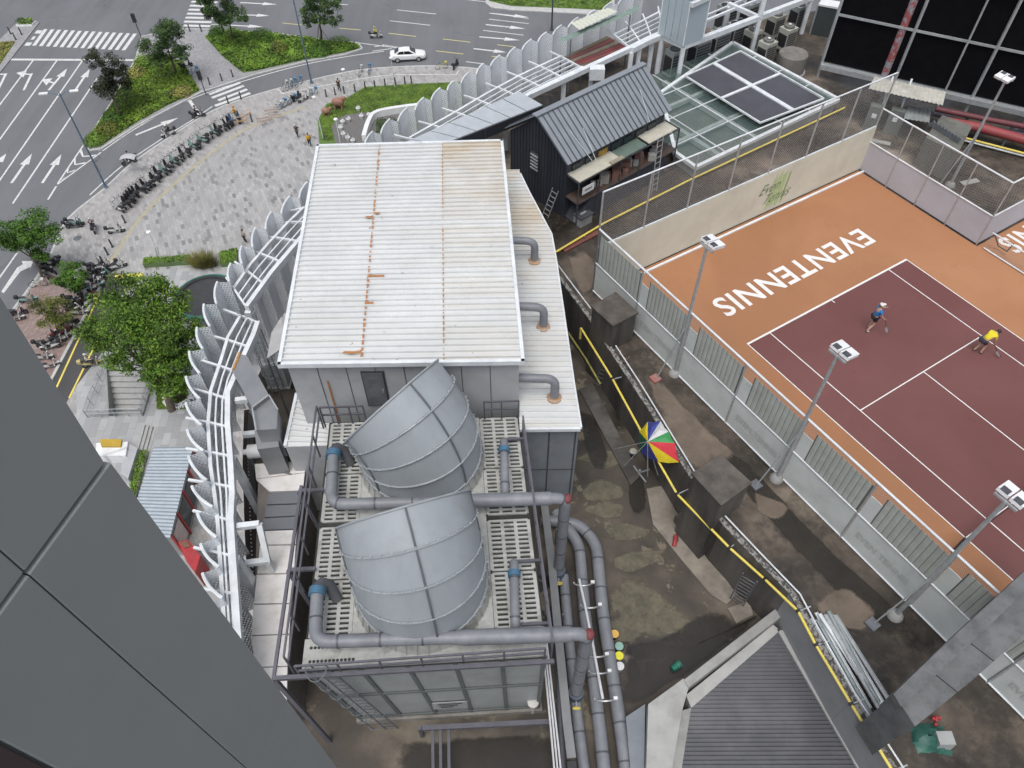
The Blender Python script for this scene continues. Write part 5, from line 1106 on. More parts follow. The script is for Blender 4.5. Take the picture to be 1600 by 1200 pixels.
# air-conditioning condensers
ACW=M('condenser_cream',(.42,.42,.37),(.34,.34,.3),1.5,.6,grime=.4); ACD=M('condenser_grey',(.3,.32,.32),(.24,.26,.26),1.5,.6,grime=.3)
def condenser(name,w_,d,h,fans,mat,roundtop):
    t=thing(name,'x','condenser',(0,0,0),'condenser units on the roof'); q=MB(); q.box(-w_/2,-d/2,.1,w_/2,d/2,h); q.build('case',mat,t)
    for s in (-1,1):
        q=MB(); q.box(-w_/2+.05,s*d/2-.01 if s>0 else -d/2-.012,.3,w_/2-.05,s*d/2+.012 if s>0 else -d/2+.01,h-.2); gp=q.build('coil_panel',BLACK,t)
        for k in range(7): q=MB(); z=.35+(h-.6)*k/6; q.box(-w_/2+.05,s*(d/2+.012)-.008,z,w_/2-.05,s*(d/2+.012)+.008,z+.025); q.build('grille_bar',mat,gp)
    for s in (-1,1): q=MB(); q.box(s*w_/2-.012,-d/2+.05,.3,s*w_/2+.012,d/2-.05,h-.35); q.build('side_coil',BLACK,t)
    for k in range(fans):
        x=(k-(fans-1)/2)*w_/fans; r=min(w_/fans,d)*.42; q=MB()
        if roundtop: q.lathe([(r,0),(r,.16),(r*.86,.2),(r*.8,.12),(r*.3,.1),(r*.25,.2),(.01,.21)],(x,0,h),18)
        else: q.lathe([(r,.0),(r,.05),(r*.95,.05),(r*.9,.012),(.01,.015)],(x,0,h),18)
        q.build('fan_guard',[BLACK,M('fan_grey',(.17,.17,.16))][roundtop],t,True)
        if roundtop: q=MB(); q.lathe([(r*.28,.2),(r*.25,.23),(.01,.235)],(x,0,h),12); q.build('fan_hub',WHITE,t)
    for sx in (-1,1): q=MB(); q.box(sx*w_/2*.8-.05,-d/2-.03,0,sx*w_/2*.8+.05,d/2+.03,.1); q.build('foot',DSTEEL,t)
    return t
azF=math.atan2((F2-F1).y,(F2-F1).x)
ac1=condenser('condenser_unit',.95,.8,1.75,1,ACD,False); ac2=condenser('condenser_unit',1.3,.8,1.75,2,ACD,False); ac3=condenser('condenser_unit',.95,.85,1.5,1,ACW,True)
used=set()
for pr_,x,y,rz,lb in [(ac1,1048,117,azF,'single-fan grey condenser under the frosted box'),(ac2,1088,100,azF,'twin-fan condenser right of the first white post'),(ac2,1118,87,azF,'dark twin-fan condenser in the middle behind the beam'),(ac2,1145,74,azF,'third twin-fan condenser from the frosted box'),(ac3,1170,80,azF,'cream round-top condenser half hidden by the white post'),(ac3,1192,98,azF,'cream round-top condenser nearest the dark canopy panels'),(ac3,1206,56,azF,'cream round-top condenser at the back of the group'),(ac3,1224,76,azF,'cream round-top condenser above the concrete block'),(ac1,1240,46,azF,'greenish condenser at the far right of the group'),(ac2,1130,45,azF,'far condenser behind the lattice posts'),(ac1,1165,42,azF,'far single condenser behind the cross beam')]:
    if pr_ in used: dup(pr_,P(x,y,ZD),rz,lb)
    else: used.add(pr_); pr_.location=P(x,y,ZD); pr_.rotation_euler=(0,0,rz); pr_['label']=lb
c=P(1282,52,ZD); t=thing('tall_cabinet','tall dark cabinet with white top left of the black screen','cabinet',c); q=MB(); q.obox(c+V(0,0,1.0),V(.55,-.25,0),V(.2,.4,0),V(0,0,1.0)); q.build('body',M('cabinet_dark',(.05,.06,.062)),t); q=MB(); q.obox(c+V(0,0,2.06),V(.6,-.27,0),V(.22,.44,0),V(0,0,.06)); q.build('top',WHITE,t); q=MB(); q.obox(c+V(-.62,.27,1.0),V(.05,-.02,0),V(.2,.4,0),V(0,0,1.0)); q.build('side_panel',ACD,t)
c=P(1232,112,ZD); t=thing('concrete_plinth','stained round concrete plinth beside the condensers','plinth',c); q=MB(); q.lathe([(.95,0),(.95,1.25),(.9,1.3),(.01,1.3)],c,24); q.build('drum',M('stained_concrete',(.2,.185,.165),(.12,.11,.1),1.5,.8,grime=.5,streak=True),t,True); q=MB(); q.lathe([(1.05,0),(1.05,.12),(.96,.14)],c,24); q.build('base_ring',CONC,t,True)
# ---------------------------------------------------------------- glass skylight with dark shade panels
sk=thing('skylight','low glass roof with white frame and four dark shade panels','skylight',P(1150,190,ZD)); ZK=23.95
kp=PL([(1032,146),(1145,67),(1310,156),(1087,262),(1055,239)],ZK)
for i in range(5): q=MB(); q.beam(kp[i],kp[(i+1)%5],.22,.2); q.build('frame',WSTEEL,sk)
q=MB(); cen=sum(kp,V(0,0,0))/5; kin=[p+(cen-p).normalized()*.12 for p in kp]
for i in range(5): a,c=kin[i],kin[(i+1)%5]; q.quad(V(a.x,a.y,ZD),V(c.x,c.y,ZD),c-V(0,0,.08),a-V(0,0,.08))
q.build('fascia',M('skylight_fascia',(.38,.4,.41),(.3,.32,.33)),sk)
GLS=mat_glass('skylight_glass',(.14,.21,.19),.24,.06)
A0,A1,A2,A3=kp[4],kp[0],kp[1],None
d1=(kp[2]-kp[3]).normalized(); d2=(kp[0]-kp[3]); W1=(kp[2]-kp[3]).length
org=kp[3]; dv=(kp[1]-kp[2]).normalized(); W2=(kp[1]-kp[2]).length
for i in range(5):
    for j in range(4):
        pts=[org+d1*(W1*(i+a)/5)+dv*(W2*(j+b_)/4) for a,b_ in ((.015,.02),(.985,.02),(.985,.98),(.015,.98))]
        q=MB(); q.hexa([p-V(0,0,.02) for p in pts]+[p for p in pts]); q.build('pane',GLS,sk)
for i in range(1,5): q=MB(); q.beam(org+d1*(W1*i/5)+V(0,0,.02),org+d1*(W1*i/5)+dv*W2+V(0,0,.02),.05); q.build('glazing_bar',WSTEEL,sk)
for j in range(1,4): q=MB(); q.beam(org+dv*(W2*j/4)+V(0,0,.025),org+dv*(W2*j/4)+d1*W1+V(0,0,.025),.05); q.build('glazing_bar',WSTEEL,sk)
q=MB(); q.poly([V(p.x,p.y,ZD+.02) for p in up_poly(kin)]); q.build('room_floor',M('room_floor',(.2,.2,.18),(.12,.125,.115),.8,.7),sk)
for i in range(3): q=MB(); q.beam(V(*(org+d1*(W1*(.2+.25*i)))[:2],ZD+.25)+dv*.3,V(*(org+d1*(W1*(.2+.25*i))+dv*(W2-.5))[:2],ZD+.25),.3); q.build('room_beam',M('room_beam',(.62,.66,.64)),sk)
for j in range(2): q=MB(); q.beam(V(*(org+dv*(W2*(.3+.35*j)))[:2],ZD+.45)+d1*.3,V(*(org+dv*(W2*(.3+.35*j))+d1*(W1-.5))[:2],ZD+.45),.25); q.build('room_beam',M('room_beam',(.62,.66,.64)),sk)
sL,sT,sR,sB=PL([(1071,119),(1157,80),(1287,154),(1188,192)],24.3); SHM=M('shade_panel',(.075,.075,.088),(.06,.06,.07),1,.35,.1)
for i in range(2):
    for j in range(2):
        def SQ(u,v): return sL.lerp(sB,u).lerp(sT.lerp(sR,u),v)
        u0_,u1_,v0_,v1_=i/2+.012,(i+1)/2-.012,j/2+.03,(j+1)/2-.03; pts=[SQ(u0_,v0_),SQ(u1_,v0_),SQ(u1_,v1_),SQ(u0_,v1_)]; q=MB(); q.hexa([p-V(0,0,.05) for p in pts]+pts); q.build('shade_panel',SHM,sk)
q=MB(); q.beam(SQ(0,.5)+V(0,0,.02),SQ(1,.5)+V(0,0,.02),.3,.1); q.build('shade_frame',WSTEEL,sk); q=MB(); q.beam(SQ(.5,0)+V(0,0,.03),SQ(.5,1)+V(0,0,.03),.18,.1); q.build('shade_frame',WSTEEL,sk)
for a,c in (((0,0),(1,0)),((1,0),(1,1)),((1,1),(0,1)),((0,1),(0,0))): q=MB(); q.beam(SQ(*a),SQ(*c),.09,.1); q.build('shade_frame',WSTEEL,sk)
# ---------------------------------------------------------------- big black screen board
ld=thing('screen_board','huge black screen board with steel braces at the upper right','billboard',P(1450,140,ZD)); S0,S1=P(1285,96,24.2),P(1600,168,24.2); sx=(S1-S0).normalized(); sn_=V(sx.y,-sx.x,0); LEDH=6.2; LW=(S1-S0).length*1.9
nx=int(LW/4.2); S0b=S0
for i in range(nx):
    for j in range(2):
        a=S0b+sx*(LW*i/nx+.03)+V(0,0,LEDH*j/2+.03); c=S0b+sx*(LW*(i+1)/nx-.03)+V(0,0,LEDH*j/2+.03); hh=V(0,0,LEDH/2-.06); q=MB(); n=-sn_*.25; q.hexa([a,c,c+n,a+n]+[v+hh for v in (a,c,c+n,a+n)]); q.build('black_panel',M('led_black',(.004,.004,.005),(.006,.006,.007),2,.8,spec=.08),ld)
q=MB(); q.beam(S0b+sn_*.15-V(0,0,.2),S0b+sx*LW+sn_*.15-V(0,0,.2),.5,.3); q.build('ledge',LSTEEL,ld); q=MB(); q.beam(S0b+sn_*.1+V(0,0,LEDH+.1),S0b+sx*LW+sn_*.1+V(0,0,LEDH+.1),.5,.25); q.build('top_ledge',ACW,ld)
q=MB(); q.beam(S0b+sn_*.12+V(0,0,LEDH/2),S0b+sx*LW+sn_*.12+V(0,0,LEDH/2),.12); q.build('brace',LSTEEL,ld)
for i in range(nx+1): p=S0b+sx*(LW*i/nx)+sn_*.15; q=MB(); q.beam(V(p.x,p.y,ZD),p+V(0,0,LEDH),.14); q.build('brace',LSTEEL,ld)
for f in (.33,.66): p=S0b+sx*(LW*f)+sn_*.5; q=MB(); q.tube([V(p.x,p.y,ZD),p+V(0,0,LEDH)],.06,6); q.build('cable_tray',LSTEEL,ld)
p=P(1373,140,ZD); t=thing('steel_column','rust-red peeling steel column in front of the black screen','column',p); q=MB(); q.tube([p,p+V(0,0,8)],.24,12); q.build('shaft',M('peeling_red',(.3,.08,.08),(.28,.27,.3),3,.7,lo=.48,hi=.54),t,True); q=MB(); q.lathe([(.42,0),(.42,.08),(.26,.1),(.25,.3)],p,12); q.build('base_plate',GSTEEL,t)
# clutter below the screen
co=thing('corrugated_canopy','dirty white corrugated canopy on two posts below the screen','canopy',P(1410,170,ZD)); a,c,d,e=PL([(1366,120),(1478,144),(1473,165),(1357,139)],25.6); q=MB(); n=34; vs_=[]
for k in range(n+1): z_=V(0,0,.05*(k%2)); vs_+=[a.lerp(c,k/n)+z_,e.lerp(d,k/n)+z_]
q.add(vs_,[(2*i,2*i+1,2*i+3,2*i+2) for i in range(n)]); q.build('sheet',M('dirty_white_sheet',(.52,.51,.45),(.42,.4,.35),3,.7,grime=.3,streak=False),co)
for x0,y0,x1,y1 in ((1366,200,1396,119),(1395,207,1425,123)): A=P(x0,y0,ZD); q=MB(); q.tube([A,P(x1,y1,25.9)],.06,6); q.build('post',WSTEEL,co)
c2_=thing('corrugated_hood','small grey corrugated hood over the pump gear','hood',P(1435,185,ZD)); a,c,d,e=PL([(1418,165),(1455,172),(1452,192),(1412,186)],24.6); q=MB(); vs_=[]; n=12
for k in range(n+1): z_=V(0,0,.05*(k%2)); vs_+=[a.lerp(c,k/n)+z_,e.lerp(d,k/n)+z_]
q.add(vs_,[(2*i,2*i+1,2*i+3,2*i+2) for i in range(n)]); q.build('sheet',ACD,c2_)
for p in (a,c,d,e): q=MB(); q.beam(V(p.x,p.y,ZD),p,.06); q.build('leg',GSTEEL,c2_)
for i,(x,y) in enumerate(((1358,200),(1390,206))):
    c=P(x,y,ZD); t=thing('control_cabinet','grey control cabinet, %s beneath the corrugated canopy'%('left','right')[i],'cabinet',c,'control cabinets'); q=MB(); q.obox(c+V(0,0,.75),sx*.4,sn_*.25,V(0,0,.75)); q.build('case',M('cab_grey',(.17,.18,.17),(.13,.14,.13)),t); q=MB(); q.obox(c+V(.0,0,.95)+sn_*.26,sx*.13,sn_*.01,V(0,0,.13)); q.build('notice',WHITE,t)
bc=P(1432,252,ZD); t=thing('concrete_shaft','mossy concrete vent shaft beyond the lavender windscreen','shaft',bc); q=MB(); q.prism(PL([(1426,258),(1475,282),(1497,240),(1452,222)],ZD),ZD,25.0); q.build('walls',M('moss_concrete',(.17,.17,.15),(.09,.09,.08),1.2,.8,streak=True),t)
q=MB(); cc_=P(1478,206,25.0)
for k in range(9): a=P(1452+k*5,196+k*3.2,25.0); q.beam(a,a+V(.1,-.2,.35),.06,.2)
q.build('louvre_bars',GSTEEL,t)
for lb,pl,z,r,mt in [('fat red pipe below the black screen',[(1470,188),(1530,199),(1620,224)],23.9,.27,M('red_pipe',(.32,.05,.055),(.22,.05,.05),2,.6,grime=.4)),('dark red upper pipe below the screen',[(1462,170),(1540,186),(1640,205)],24.2,.16,M('dark_red',(.16,.04,.05),(.11,.035,.04),2,.6)),('purple-grey pipe between the red pipes',[(1458,178),(1560,203),(1630,214)],23.7,.12,M('purple_pipe',(.12,.1,.14)))]:
    t=thing('fire_pipe',lb,'pipe',P(*pl[0],ZD),'pipes below the screen'); q=MB(); q.tube([P(x,y,z) for x,y in pl],r,12); q.build('pipe_run',mt,t,True)
    for k in range(2): p=P(*pl[0],z).lerp(P(*pl[-1],z),.3+.4*k); q=MB(); q.beam(V(p.x,p.y,ZD),p,.12); q.build('support',GSTEEL,t)
for i,(z,dx) in enumerate(((23.5,0),(23.35,-4))):
    t=thing('yellow_pipe','thin yellow gas pipe, %s of the pair below the screen'%('upper','lower')[i],'pipe',P(1505,214,ZD),'yellow pipes below screen'); q=MB(); q.tube([P(1498,213+4*i,z),P(1640,250+4*i,z)],.06,8); q.build('pipe_run',[YPIPE,WSTEEL][i],t,True)
    p=P(1560,229,z); q=MB(); q.beam(V(p.x,p.y,ZD),p,.05); q.build('support',GSTEEL,t)
t=thing('blue_valve_unit','grey riser pipe with blue valve at the right edge','valve',P(1592,215,ZD)); p=P(1592,215,ZD); q=MB(); q.tube([p,p+V(0,0,1.6)],.24,12); q.build('riser',PIPE,t,True); q=MB(); q.lathe([(.34,1.5),(.34,1.75),(.1,1.8)],p,12); q.build('valve_head',BLUEV,t,True)
# floor clutter strip
for i,(x,y,l,a_) in enumerate(((1515,285,1.1,.3),(1372,222,1.4,-.4))):
    c=P(x,y,ZD+.03); t=MB(); t.obox(c+V(0,0,.03),V(math.cos(a_),math.sin(a_),0)*l/2,V(-math.sin(a_),math.cos(a_),0)*.17,V(0,0,.03)); tag(t.build('loose_board',M('loose_board',(.35,.35,.33))),('pale loose board lying on the deck behind mesh','thin pale board near control cabinets')[i],'board')
# yellow gas pipe along the deck north of the court
t=thing('gas_pipe','yellow gas pipe running along the foot of the tall back fence','pipe',P(880,388,ZD)); q=MB(); q.tube([P(868,394,ZD+.25),P(945,348,ZD+.25),P(1080,280,ZD+.25),P(1320,168,ZD+.25)],.055,8); q.build('pipe_run',YPIPE,t,True)
for k in range(6): p=P(868,394,ZD+.25).lerp(P(1080,280,ZD+.25),k/5); q=MB(); q.beam(V(p.x,p.y,ZD),p,.06); q.build('support',GSTEEL,t)
q=MB(); q.beam(P(880,392,ZD+.06),P(936,362,ZD+.06),.3,.1); tag(q.build('red_trough',M('red_trough',(.2,.06,.05),(.12,.06,.05),3,.8)),'rusty red trough on the deck by the yellow pipe','trough')
# ================================================================ GULLY EDGE THINGS
def conc_box(label,cpx,zt,zb,mat=DCONC):
    t=thing('concrete_box',label,'shaft',P(*cpx[2],zb),'dark concrete shafts on the gully edge'); pts=PL(cpx,zt); q=MB(); q.prism(pts,zb,zt-.1); q.build('body',mat,t); c=sum(pts,V(0,0,0))/4; o=[p+(p-c).normalized()*.08 for p in pts]; q=MB(); q.prism(o,zt-.1,zt); q.build('cap_slab',M('box_cap',(.1,.088,.075),(.055,.048,.042),1.6,.8,grime=.4,gcol=(.2,.18,.15)),t)
    return t
conc_box('dark concrete shaft beside the far end of the near fence',[(926,478),(962,458),(995,488),(958,507)],25.0,ZL); conc_box('dark concrete shaft in front of the middle floodlight',[(1084,740),(1126,712),(1172,754),(1127,787)],25.0,ZL)
bx=PL([(1055,805),(1063,800),(1102,852),(1094,860)],ZL+.6); q=MB(); q.prism(bx,ZL,ZL+.6); tag(q.build('plinth_step',DCONC),'low dark plinth at the foot of the middle shaft','plinth')
# white handrail on the parapet
hr=thing('parapet_handrail','thin white handrail following the gully parapet','handrail',wl[3])
def hrun(pxs):
    pts=PL(pxs,ZD+.75)
    for i in range(len(pts)-1): q=MB(); q.tube([pts[i],pts[i+1]],.03,6); q.build('rail',WSTEEL,hr)
    for i in range(len(pts)-1):
        n=max(2,int((pts[i+1]-pts[i]).length/.5))
        for k in range(n): p=pts[i].lerp(pts[i+1],k/n); q=MB(); q.beam(V(p.x,p.y,ZD+.02),p,.025); q.build('baluster',GSTEEL,hr)
hrun([(867,408),(923,482)]); hrun([(962,540),(1000,598),(1086,738)]); hrun([(1133,806),(1190,866),(1250,928),(1275,975),(1335,1082),(1415,1205),(1450,1262)])
# yellow gas pipe on brackets
gp=thing('gas_pipe','bright yellow gas pipe on brackets along the gully wall','pipe',P(1000,660,ZL)); ypx=[(908,513),(957,592),(1005,680),(1058,772),(1140,856),(1195,905),(1247,955),(1275,1008),(1330,1100),(1395,1205),(1440,1280)]
yp=[P(x,y,ZD-.15 if i<6 else ZD+.42) for i,(x,y) in enumerate(ypx)]; q=MB(); q.tube(yp,.05,8); q.build('pipe_run',YPIPE,gp,True); q=MB(); q.tube([yp[0],yp[0]-V(0,0,.7)],.06,8); q.build('down_leg',YPIPE,gp,True)
for i in range(1,len(yp)-1):
    d=(yp[i+1]-yp[i-1]).normalized(); n=perp(d); q=MB(); q.beam(yp[i]-V(0,0,.05),yp[i]+n*.55-V(0,0,.05),.045); q.build('bracket',LSTEEL,gp); q=MB(); q.lathe([(.08,-.05),(.08,.05)],yp[i],10,d); q.build('clip',BLACK,gp)
q=MB(); q.tube(PL([(888,520),(915,560),(938,600)],ZL+1.2),.05,8); tag(q.build('old_yellow_pipe',M('mossy_yellow',(.35,.32,.08),(.2,.19,.06),3,.7)),'old mossy yellow pipe low in the gully','pipe')
b=P(905,525,ZL); t=thing('meter_box','grey metal meter box below the end of the yellow pipe','box',b); q=MB(); q.obox(b+V(0,0,.9),V(.3,.2,0),V(-.15,.25,0),V(0,0,.25)); q.build('case',LSTEEL,t); q=MB(); q.beam(b,b+V(0,0,.66),.2); q.build('stand',DCONC,t)
free_ladder('grey steel ladder leaning on the gully wall below the yellow pipe',P(935,605,ZL),P(952,570,22.4),V(.7,-.5,0).normalized(),GSTEEL,.55)
free_ladder('rusty reddish ladder on the parapet beside the far shaft',P(958,572,ZD-.6),P(976,553,ZD+.6),V(.6,-.6,0).normalized(),M('rusty_ladder',(.3,.2,.19),(.25,.12,.1)),.5)
free_ladder('grey steel ladder up the gully wall near the screed patch',P(1150,942,ZL),P(1172,902,ZD+.1),V(.75,-.55,0).normalized(),GSTEEL,.55)
# colourful parasol
um=thing('parasol','half-folded red, yellow, green and blue parasol over the gully wall','umbrella',P(1010,740,ZL)); apx=P(1008,690,23.6); tgt=P(1030,688,23.75)
ucol=[(.55,.03,.05),(.7,.55,.02),(.05,.28,.09),(.045,.06,.28),(.62,.62,.64),(.7,.55,.02),(.05,.28,.09),(.05,.07,.3)]
rim=[P(1012+(x-1012)*1.12,690+(y-690)*1.12,z) for x,y,z in ((1056,719,23.5),(1027,718,23.2),(1002,705,22.7),(1000,676,23.3),(1012,662,23.6),(1030,661,23.9),(1041,676,24.0),(1050,692,23.9))]
cap=P(1012,690,23.9)
for k in range(8):
    a,c=rim[k],rim[(k+1)%8]; q=MB(); col=[(.7,.55,.02),(.045,.06,.28),(.03,.16,.08),(.7,.55,.02),(.62,.62,.64),(.05,.28,.09),(.05,.28,.09),(.55,.03,.05)][k]
    col=[(.7,.55,.02),(.045,.06,.28),(.03,.14,.07),(.7,.55,.02),(.045,.06,.28),(.62,.62,.63),(.06,.3,.1),(.55,.03,.05)][k]
    m1=(cap+a+c)/3+V(0,0,.1); q.add([cap,a,m1,c,(a+c)/2-V(0,0,.08)],[(0,1,2),(0,2,3),(1,4,2),(4,3,2)]); q.build('canopy_panel',M('parasol_%d'%k,col,tuple(x*.8 for x in col),3,.7),um,True)
q=MB(); f_=P(1012,745,ZL); q.tube([f_,cap],.03,6); q.build('pole',LSTEEL,um)
for x,y in ((958,702),(975,728),(1012,742),(1028,742)): q=MB(); q.tube([cap,P(x,y,21.8)],.018,5); q.build('loose_rib',LSTEEL,um)
t=thing('umbrella_stand','small crossed metal stand on the gully floor','stand',P(998,742,ZL)); q=MB(); c=P(998,742,ZL); q.beam(c+V(-.5,-.1,.05),c+V(.5,.25,.05),.06); q.beam(c+V(-.2,.4,.1),c+V(.25,-.45,.1),.06); q.build('cross_legs',LSTEEL,t); q=MB(); q.tube([c,c+V(0,0,.4)],.05,8); q.build('socket',LSTEEL,t)
def bucket(label,x,y,body,lid,z=ZL,lying=False):
    c=P(x,y,z); t=thing('paint_bucket',label,'bucket',c,'paint buckets'); ax_=(0,0,1) if not lying else (.8,.55,.05); o=c if not lying else c+V(-.12,-.05,.15)
    q=MB(); q.lathe([(.12,0),(.15,.34),(.155,.36)],o,16,ax_); q.build('pail',M('pail_%s'%str(body),body),t,True); q=MB(); q.lathe([(.16,.34),(.16,.375),(.1,.38),(.01,.38)],o,16,ax_); q.build('lid',M('lid_%s'%str(lid),lid),t,True); q=MB(); Vv_=Vector(ax_).normalized(); s_=Vv_.orthogonal().normalized(); f2=Vv_.cross(s_); q.tube([o+s_*(.16*math.cos(a))+f2*(.16*math.sin(a))+Vv_*(.3-.05*math.sin(a)) for a in [math.pi*k/8 for k in range(9)]],.006,4); q.build('handle',LSTEEL,t)
bucket('dark bucket with orange lid, farthest of the row by the pipes',959,996,(.04,.03,.05),(.7,.42,.1)); bucket('green bucket second in the row by the pipes',966,1015,(.1,.2,.16),(.25,.42,.35)); bucket('bucket with bright yellow lid in the row',966,1030,(.55,.55,.53),(.75,.7,.05)); bucket('white bucket nearest in the row by the pipes',967,1046,(.5,.5,.52),(.7,.7,.72)); bucket('green bucket lying on its side in the wet gully',1054,1046,(.01,.15,.1),(.02,.2,.14),lying=True); bucket('small dark bucket beside the parasol',988,712,(.02,.03,.08),(.5,.5,.42))
e=P(1052,852,ZL); t=thing('fire_extinguisher','small red extinguisher lying by the shaft plinth','extinguisher',e); q=MB(); q.lathe([(.08,0),(.09,.03),(.09,.42),(.04,.5),(.03,.55)],e+V(0,-.1,.1),12,(.25,.9,.25)); q.build('cylinder',RED,t,True); q=MB(); q.tube([e+V(.13,.4,.24),e+V(.2,.3,.3),e+V(.15,.05,.2)],.02,5); q.build('hose',BLACK,t)
# steel profile bundle
rr=random.Random(11); A,Bq=P(1292,962,ZD),P(1372,1098,ZD); dd=(Bq-A).normalized(); nn=-perp(dd)
for k in range(13):
    o=(-.25+k*.15) if k<8 else (-.05+(k-8)*.18); z=.05+(.1 if k>=8 else 0)+rr.random()*.02; s=A+nn*(-o)*-1+dd*rr.uniform(-.2,.3); L=rr.uniform(3.0,3.7); q=MB(); jit=nn*rr.gauss(0,.08)
    a,c=s+V(0,0,z),s+dd*L+jit+V(0,0,z); w_=.1+.05*rr.random(); q.beam(a,c,w_,.02); q.beam(a+nn*w_/2+V(0,0,.03),c+nn*w_/2+V(0,0,.03),.012,.07); q.beam(a-nn*w_/2+V(0,0,.03),c-nn*w_/2+V(0,0,.03),.012,.07)
    tag(q.build('steel_profile',[LSTEEL,WSTEEL,M('dull_profile',(.42,.46,.46),(.3,.34,.34),3,.4,.4)][k%3]),'galvanised channel, %s from the left in the stacked bundle'%ordn(k),'steel profile','steel channels stacked on the deck')
# ---------------------------------------------------------------- dark metal roof and surrounding walls, bottom
DR=M('dark_ribbed_roof',(.085,.087,.097),(.065,.067,.077),1.0,.45,.3,grime=.25,gcol=(.2,.2,.2)); dr_=thing('low_metal_roof','dark ribbed metal roof sunk between concrete walls, bottom','roof',P(1190,1150,ZL)); ZQ=21.4
rp=PL([(1213,985),(1075,1104),(1052,1260),(1385,1275)],ZQ)
ys=[p.y for p in rp]; y0_,y1_=min(ys),max(ys)
def xs_at(y):
    o=[]
    for i in range(4):
        a,c=rp[i],rp[(i+1)%4]
        if (a.y-y)*(c.y-y)<0: o.append(lerp(a.x,c.x,(y-a.y)/(c.y-a.y)))
    return (min(o),max(o)) if len(o)>1 else None
nr=44
for k in range(nr):
    ya,yb=lerp(y0_,y1_,k/nr)+.001,lerp(y0_,y1_,(k+.84)/nr); A=xs_at(ya); Bq=xs_at(yb)
    if A and Bq:
        q=MB(); q.hexa([V(A[0],ya,ZQ-.05),V(A[1],ya,ZQ-.05),V(Bq[1],yb,ZQ-.05),V(Bq[0],yb,ZQ-.05),V(A[0],ya,ZQ),V(A[1],ya,ZQ),V(Bq[1],yb,ZQ+.06),V(Bq[0],yb,ZQ+.06)]); q.build('roof_rib',DR,dr_)
q=MB(); q.prism([p for p in rp],ZL,ZQ-.06); q.build('roof_base',BLACK,dr_)
cw=thing('concrete_surround','pale concrete walls and gutter round the sunken dark roof','wall',P(1100,1080,ZL))
def wallp(pxs,z0,z1,mat,nm): q=MB(); q.prism(PL(pxs,z1),z0,z1); q.build(nm,mat,cw)
wallp([(1069,1062),(1216,948),(1228,958),(1076,1074)],ZL,ZL+1.35,CONC,'parapet_wall'); wallp([(1072,1086),(1208,976),(1219,985),(1080,1106)],ZL,ZQ+.12,M('pale_concrete',(.4,.4,.385),(.32,.32,.31),1,.75,grime=.3),'gutter_edge'); wallp([(1013,1100),(1068,1060),(1076,1074),(1066,1110),(1040,1260),(1008,1260)],ZL,ZL+1.3,M('pale_concrete',(.4,.4,.385)),'slab'); wallp([(1066,1110),(1080,1106),(1056,1260),(1040,1260)],ZL,ZQ+.1,CONC,'gutter_edge')
wallp([(1214,983),(1224,985),(1400,1285),(1386,1280)],ZL,ZQ+.12,M('pale_concrete',(.4,.4,.385)),'gutter_edge')
GR_=M('smooth_grey_render',(.27,.275,.285),(.24,.245,.255),.7,.7,grime=.2); q=MB(); a=[wl[8],wl[9],wl[10],wl[11],wl[12]]
for i in range(4):
    n=perp((a[i+1]-a[i]).normalized())*-.13; q.quad(V(a[i].x,a[i].y,ZL)+n,V(a[i+1].x,a[i+1].y,ZL)+n,V(a[i+1].x,a[i+1].y,ZD+.2)+n,V(a[i].x,a[i].y,ZD+.2)+n)
q.build('rendered_face',GR_,cw)
wallp([(978,1120),(1008,1100),(1006,1260),(990,1260)],ZL,ZL+.9,M('blue_grey_render',(.2,.22,.25),(.17,.19,.215)),'low_wall')
# big concrete beam, lower right
cb=thing('concrete_beam','massive weathered concrete beam crossing the deck, lower right','beam',P(1480,1060,ZD)); BM=M('beam_concrete',(.15,.152,.155),(.09,.092,.094),1.0,.75,grime=.5,gscale=2,gcol=(.06,.06,.06),bump=.2)
q=MB(); q.prism(PL([(1396,1084),(1480,1003),(1565,925),(1660,838),(1720,880),(1620,975),(1520,1062),(1430,1135)],27.6),26.5,27.6); q.build('beam_body',BM,cb); q=MB(); q.prism(PL([(1396,1084),(1480,1003),(1565,925),(1660,838),(1680,852),(1580,945),(1495,1025),(1408,1104)],27.85),27.6,27.85); q.build('upstand',BM,cb)
q=MB(); 
for f in (.3,.6): a=P(lerp(1408,1590,f),lerp(1104,940,f),27.606); q.beam(a,a+V(.45,-.5,0),.03,.012)
q.build('joint',BLACK,cb); q=MB(); q.prism(PL([(1398,1085),(1428,1062),(1458,1112),(1430,1133)],26.5),ZD,26.5); q.build('pier',BM,cb)
tp=P(1452,1155,ZD); t=thing('tarp_pile','dark green tarpaulin bundle at the foot of the concrete beam','tarpaulin',tp); q=MB(); rr=random.Random(8); n=9; vs_=[]
for i in range(n):
    for j in range(n):
        u,v=i/(n-1)-.5,j/(n-1)-.5; h=max(0,0.4*(1-4*(u*u+v*v)))*(.7+.5*rr.random()); vs_.append(tp+V(u*1.1+rr.gauss(0,.04),v*.9+rr.gauss(0,.04),h+.01))
q.add(vs_,[(i*n+j,(i+1)*n+j,(i+1)*n+j+1,i*n+j+1) for i in range(n-1) for j in range(n-1)]); q.build('sheet',M('tarp_green',(.02,.09,.07),(.035,.13,.1),3,.5),t,True); q=MB(); q.obox(tp+V(.3,-.1,.25),V(.25,0,0),V(0,.2,0),V(0,.02,.22)); q.build('bag',M('grey_bag',(.35,.36,.36)),t)
rs=P(1462,1130,ZD); q=MB(); 
for k in range(7): q.ball(rs+V(rr.gauss(0,.08),rr.gauss(0,.12),.08+.06*k/3),.07,6,4)
tag(q.build('red_rag',RED),'small red rag beside the tarpaulin','rag')
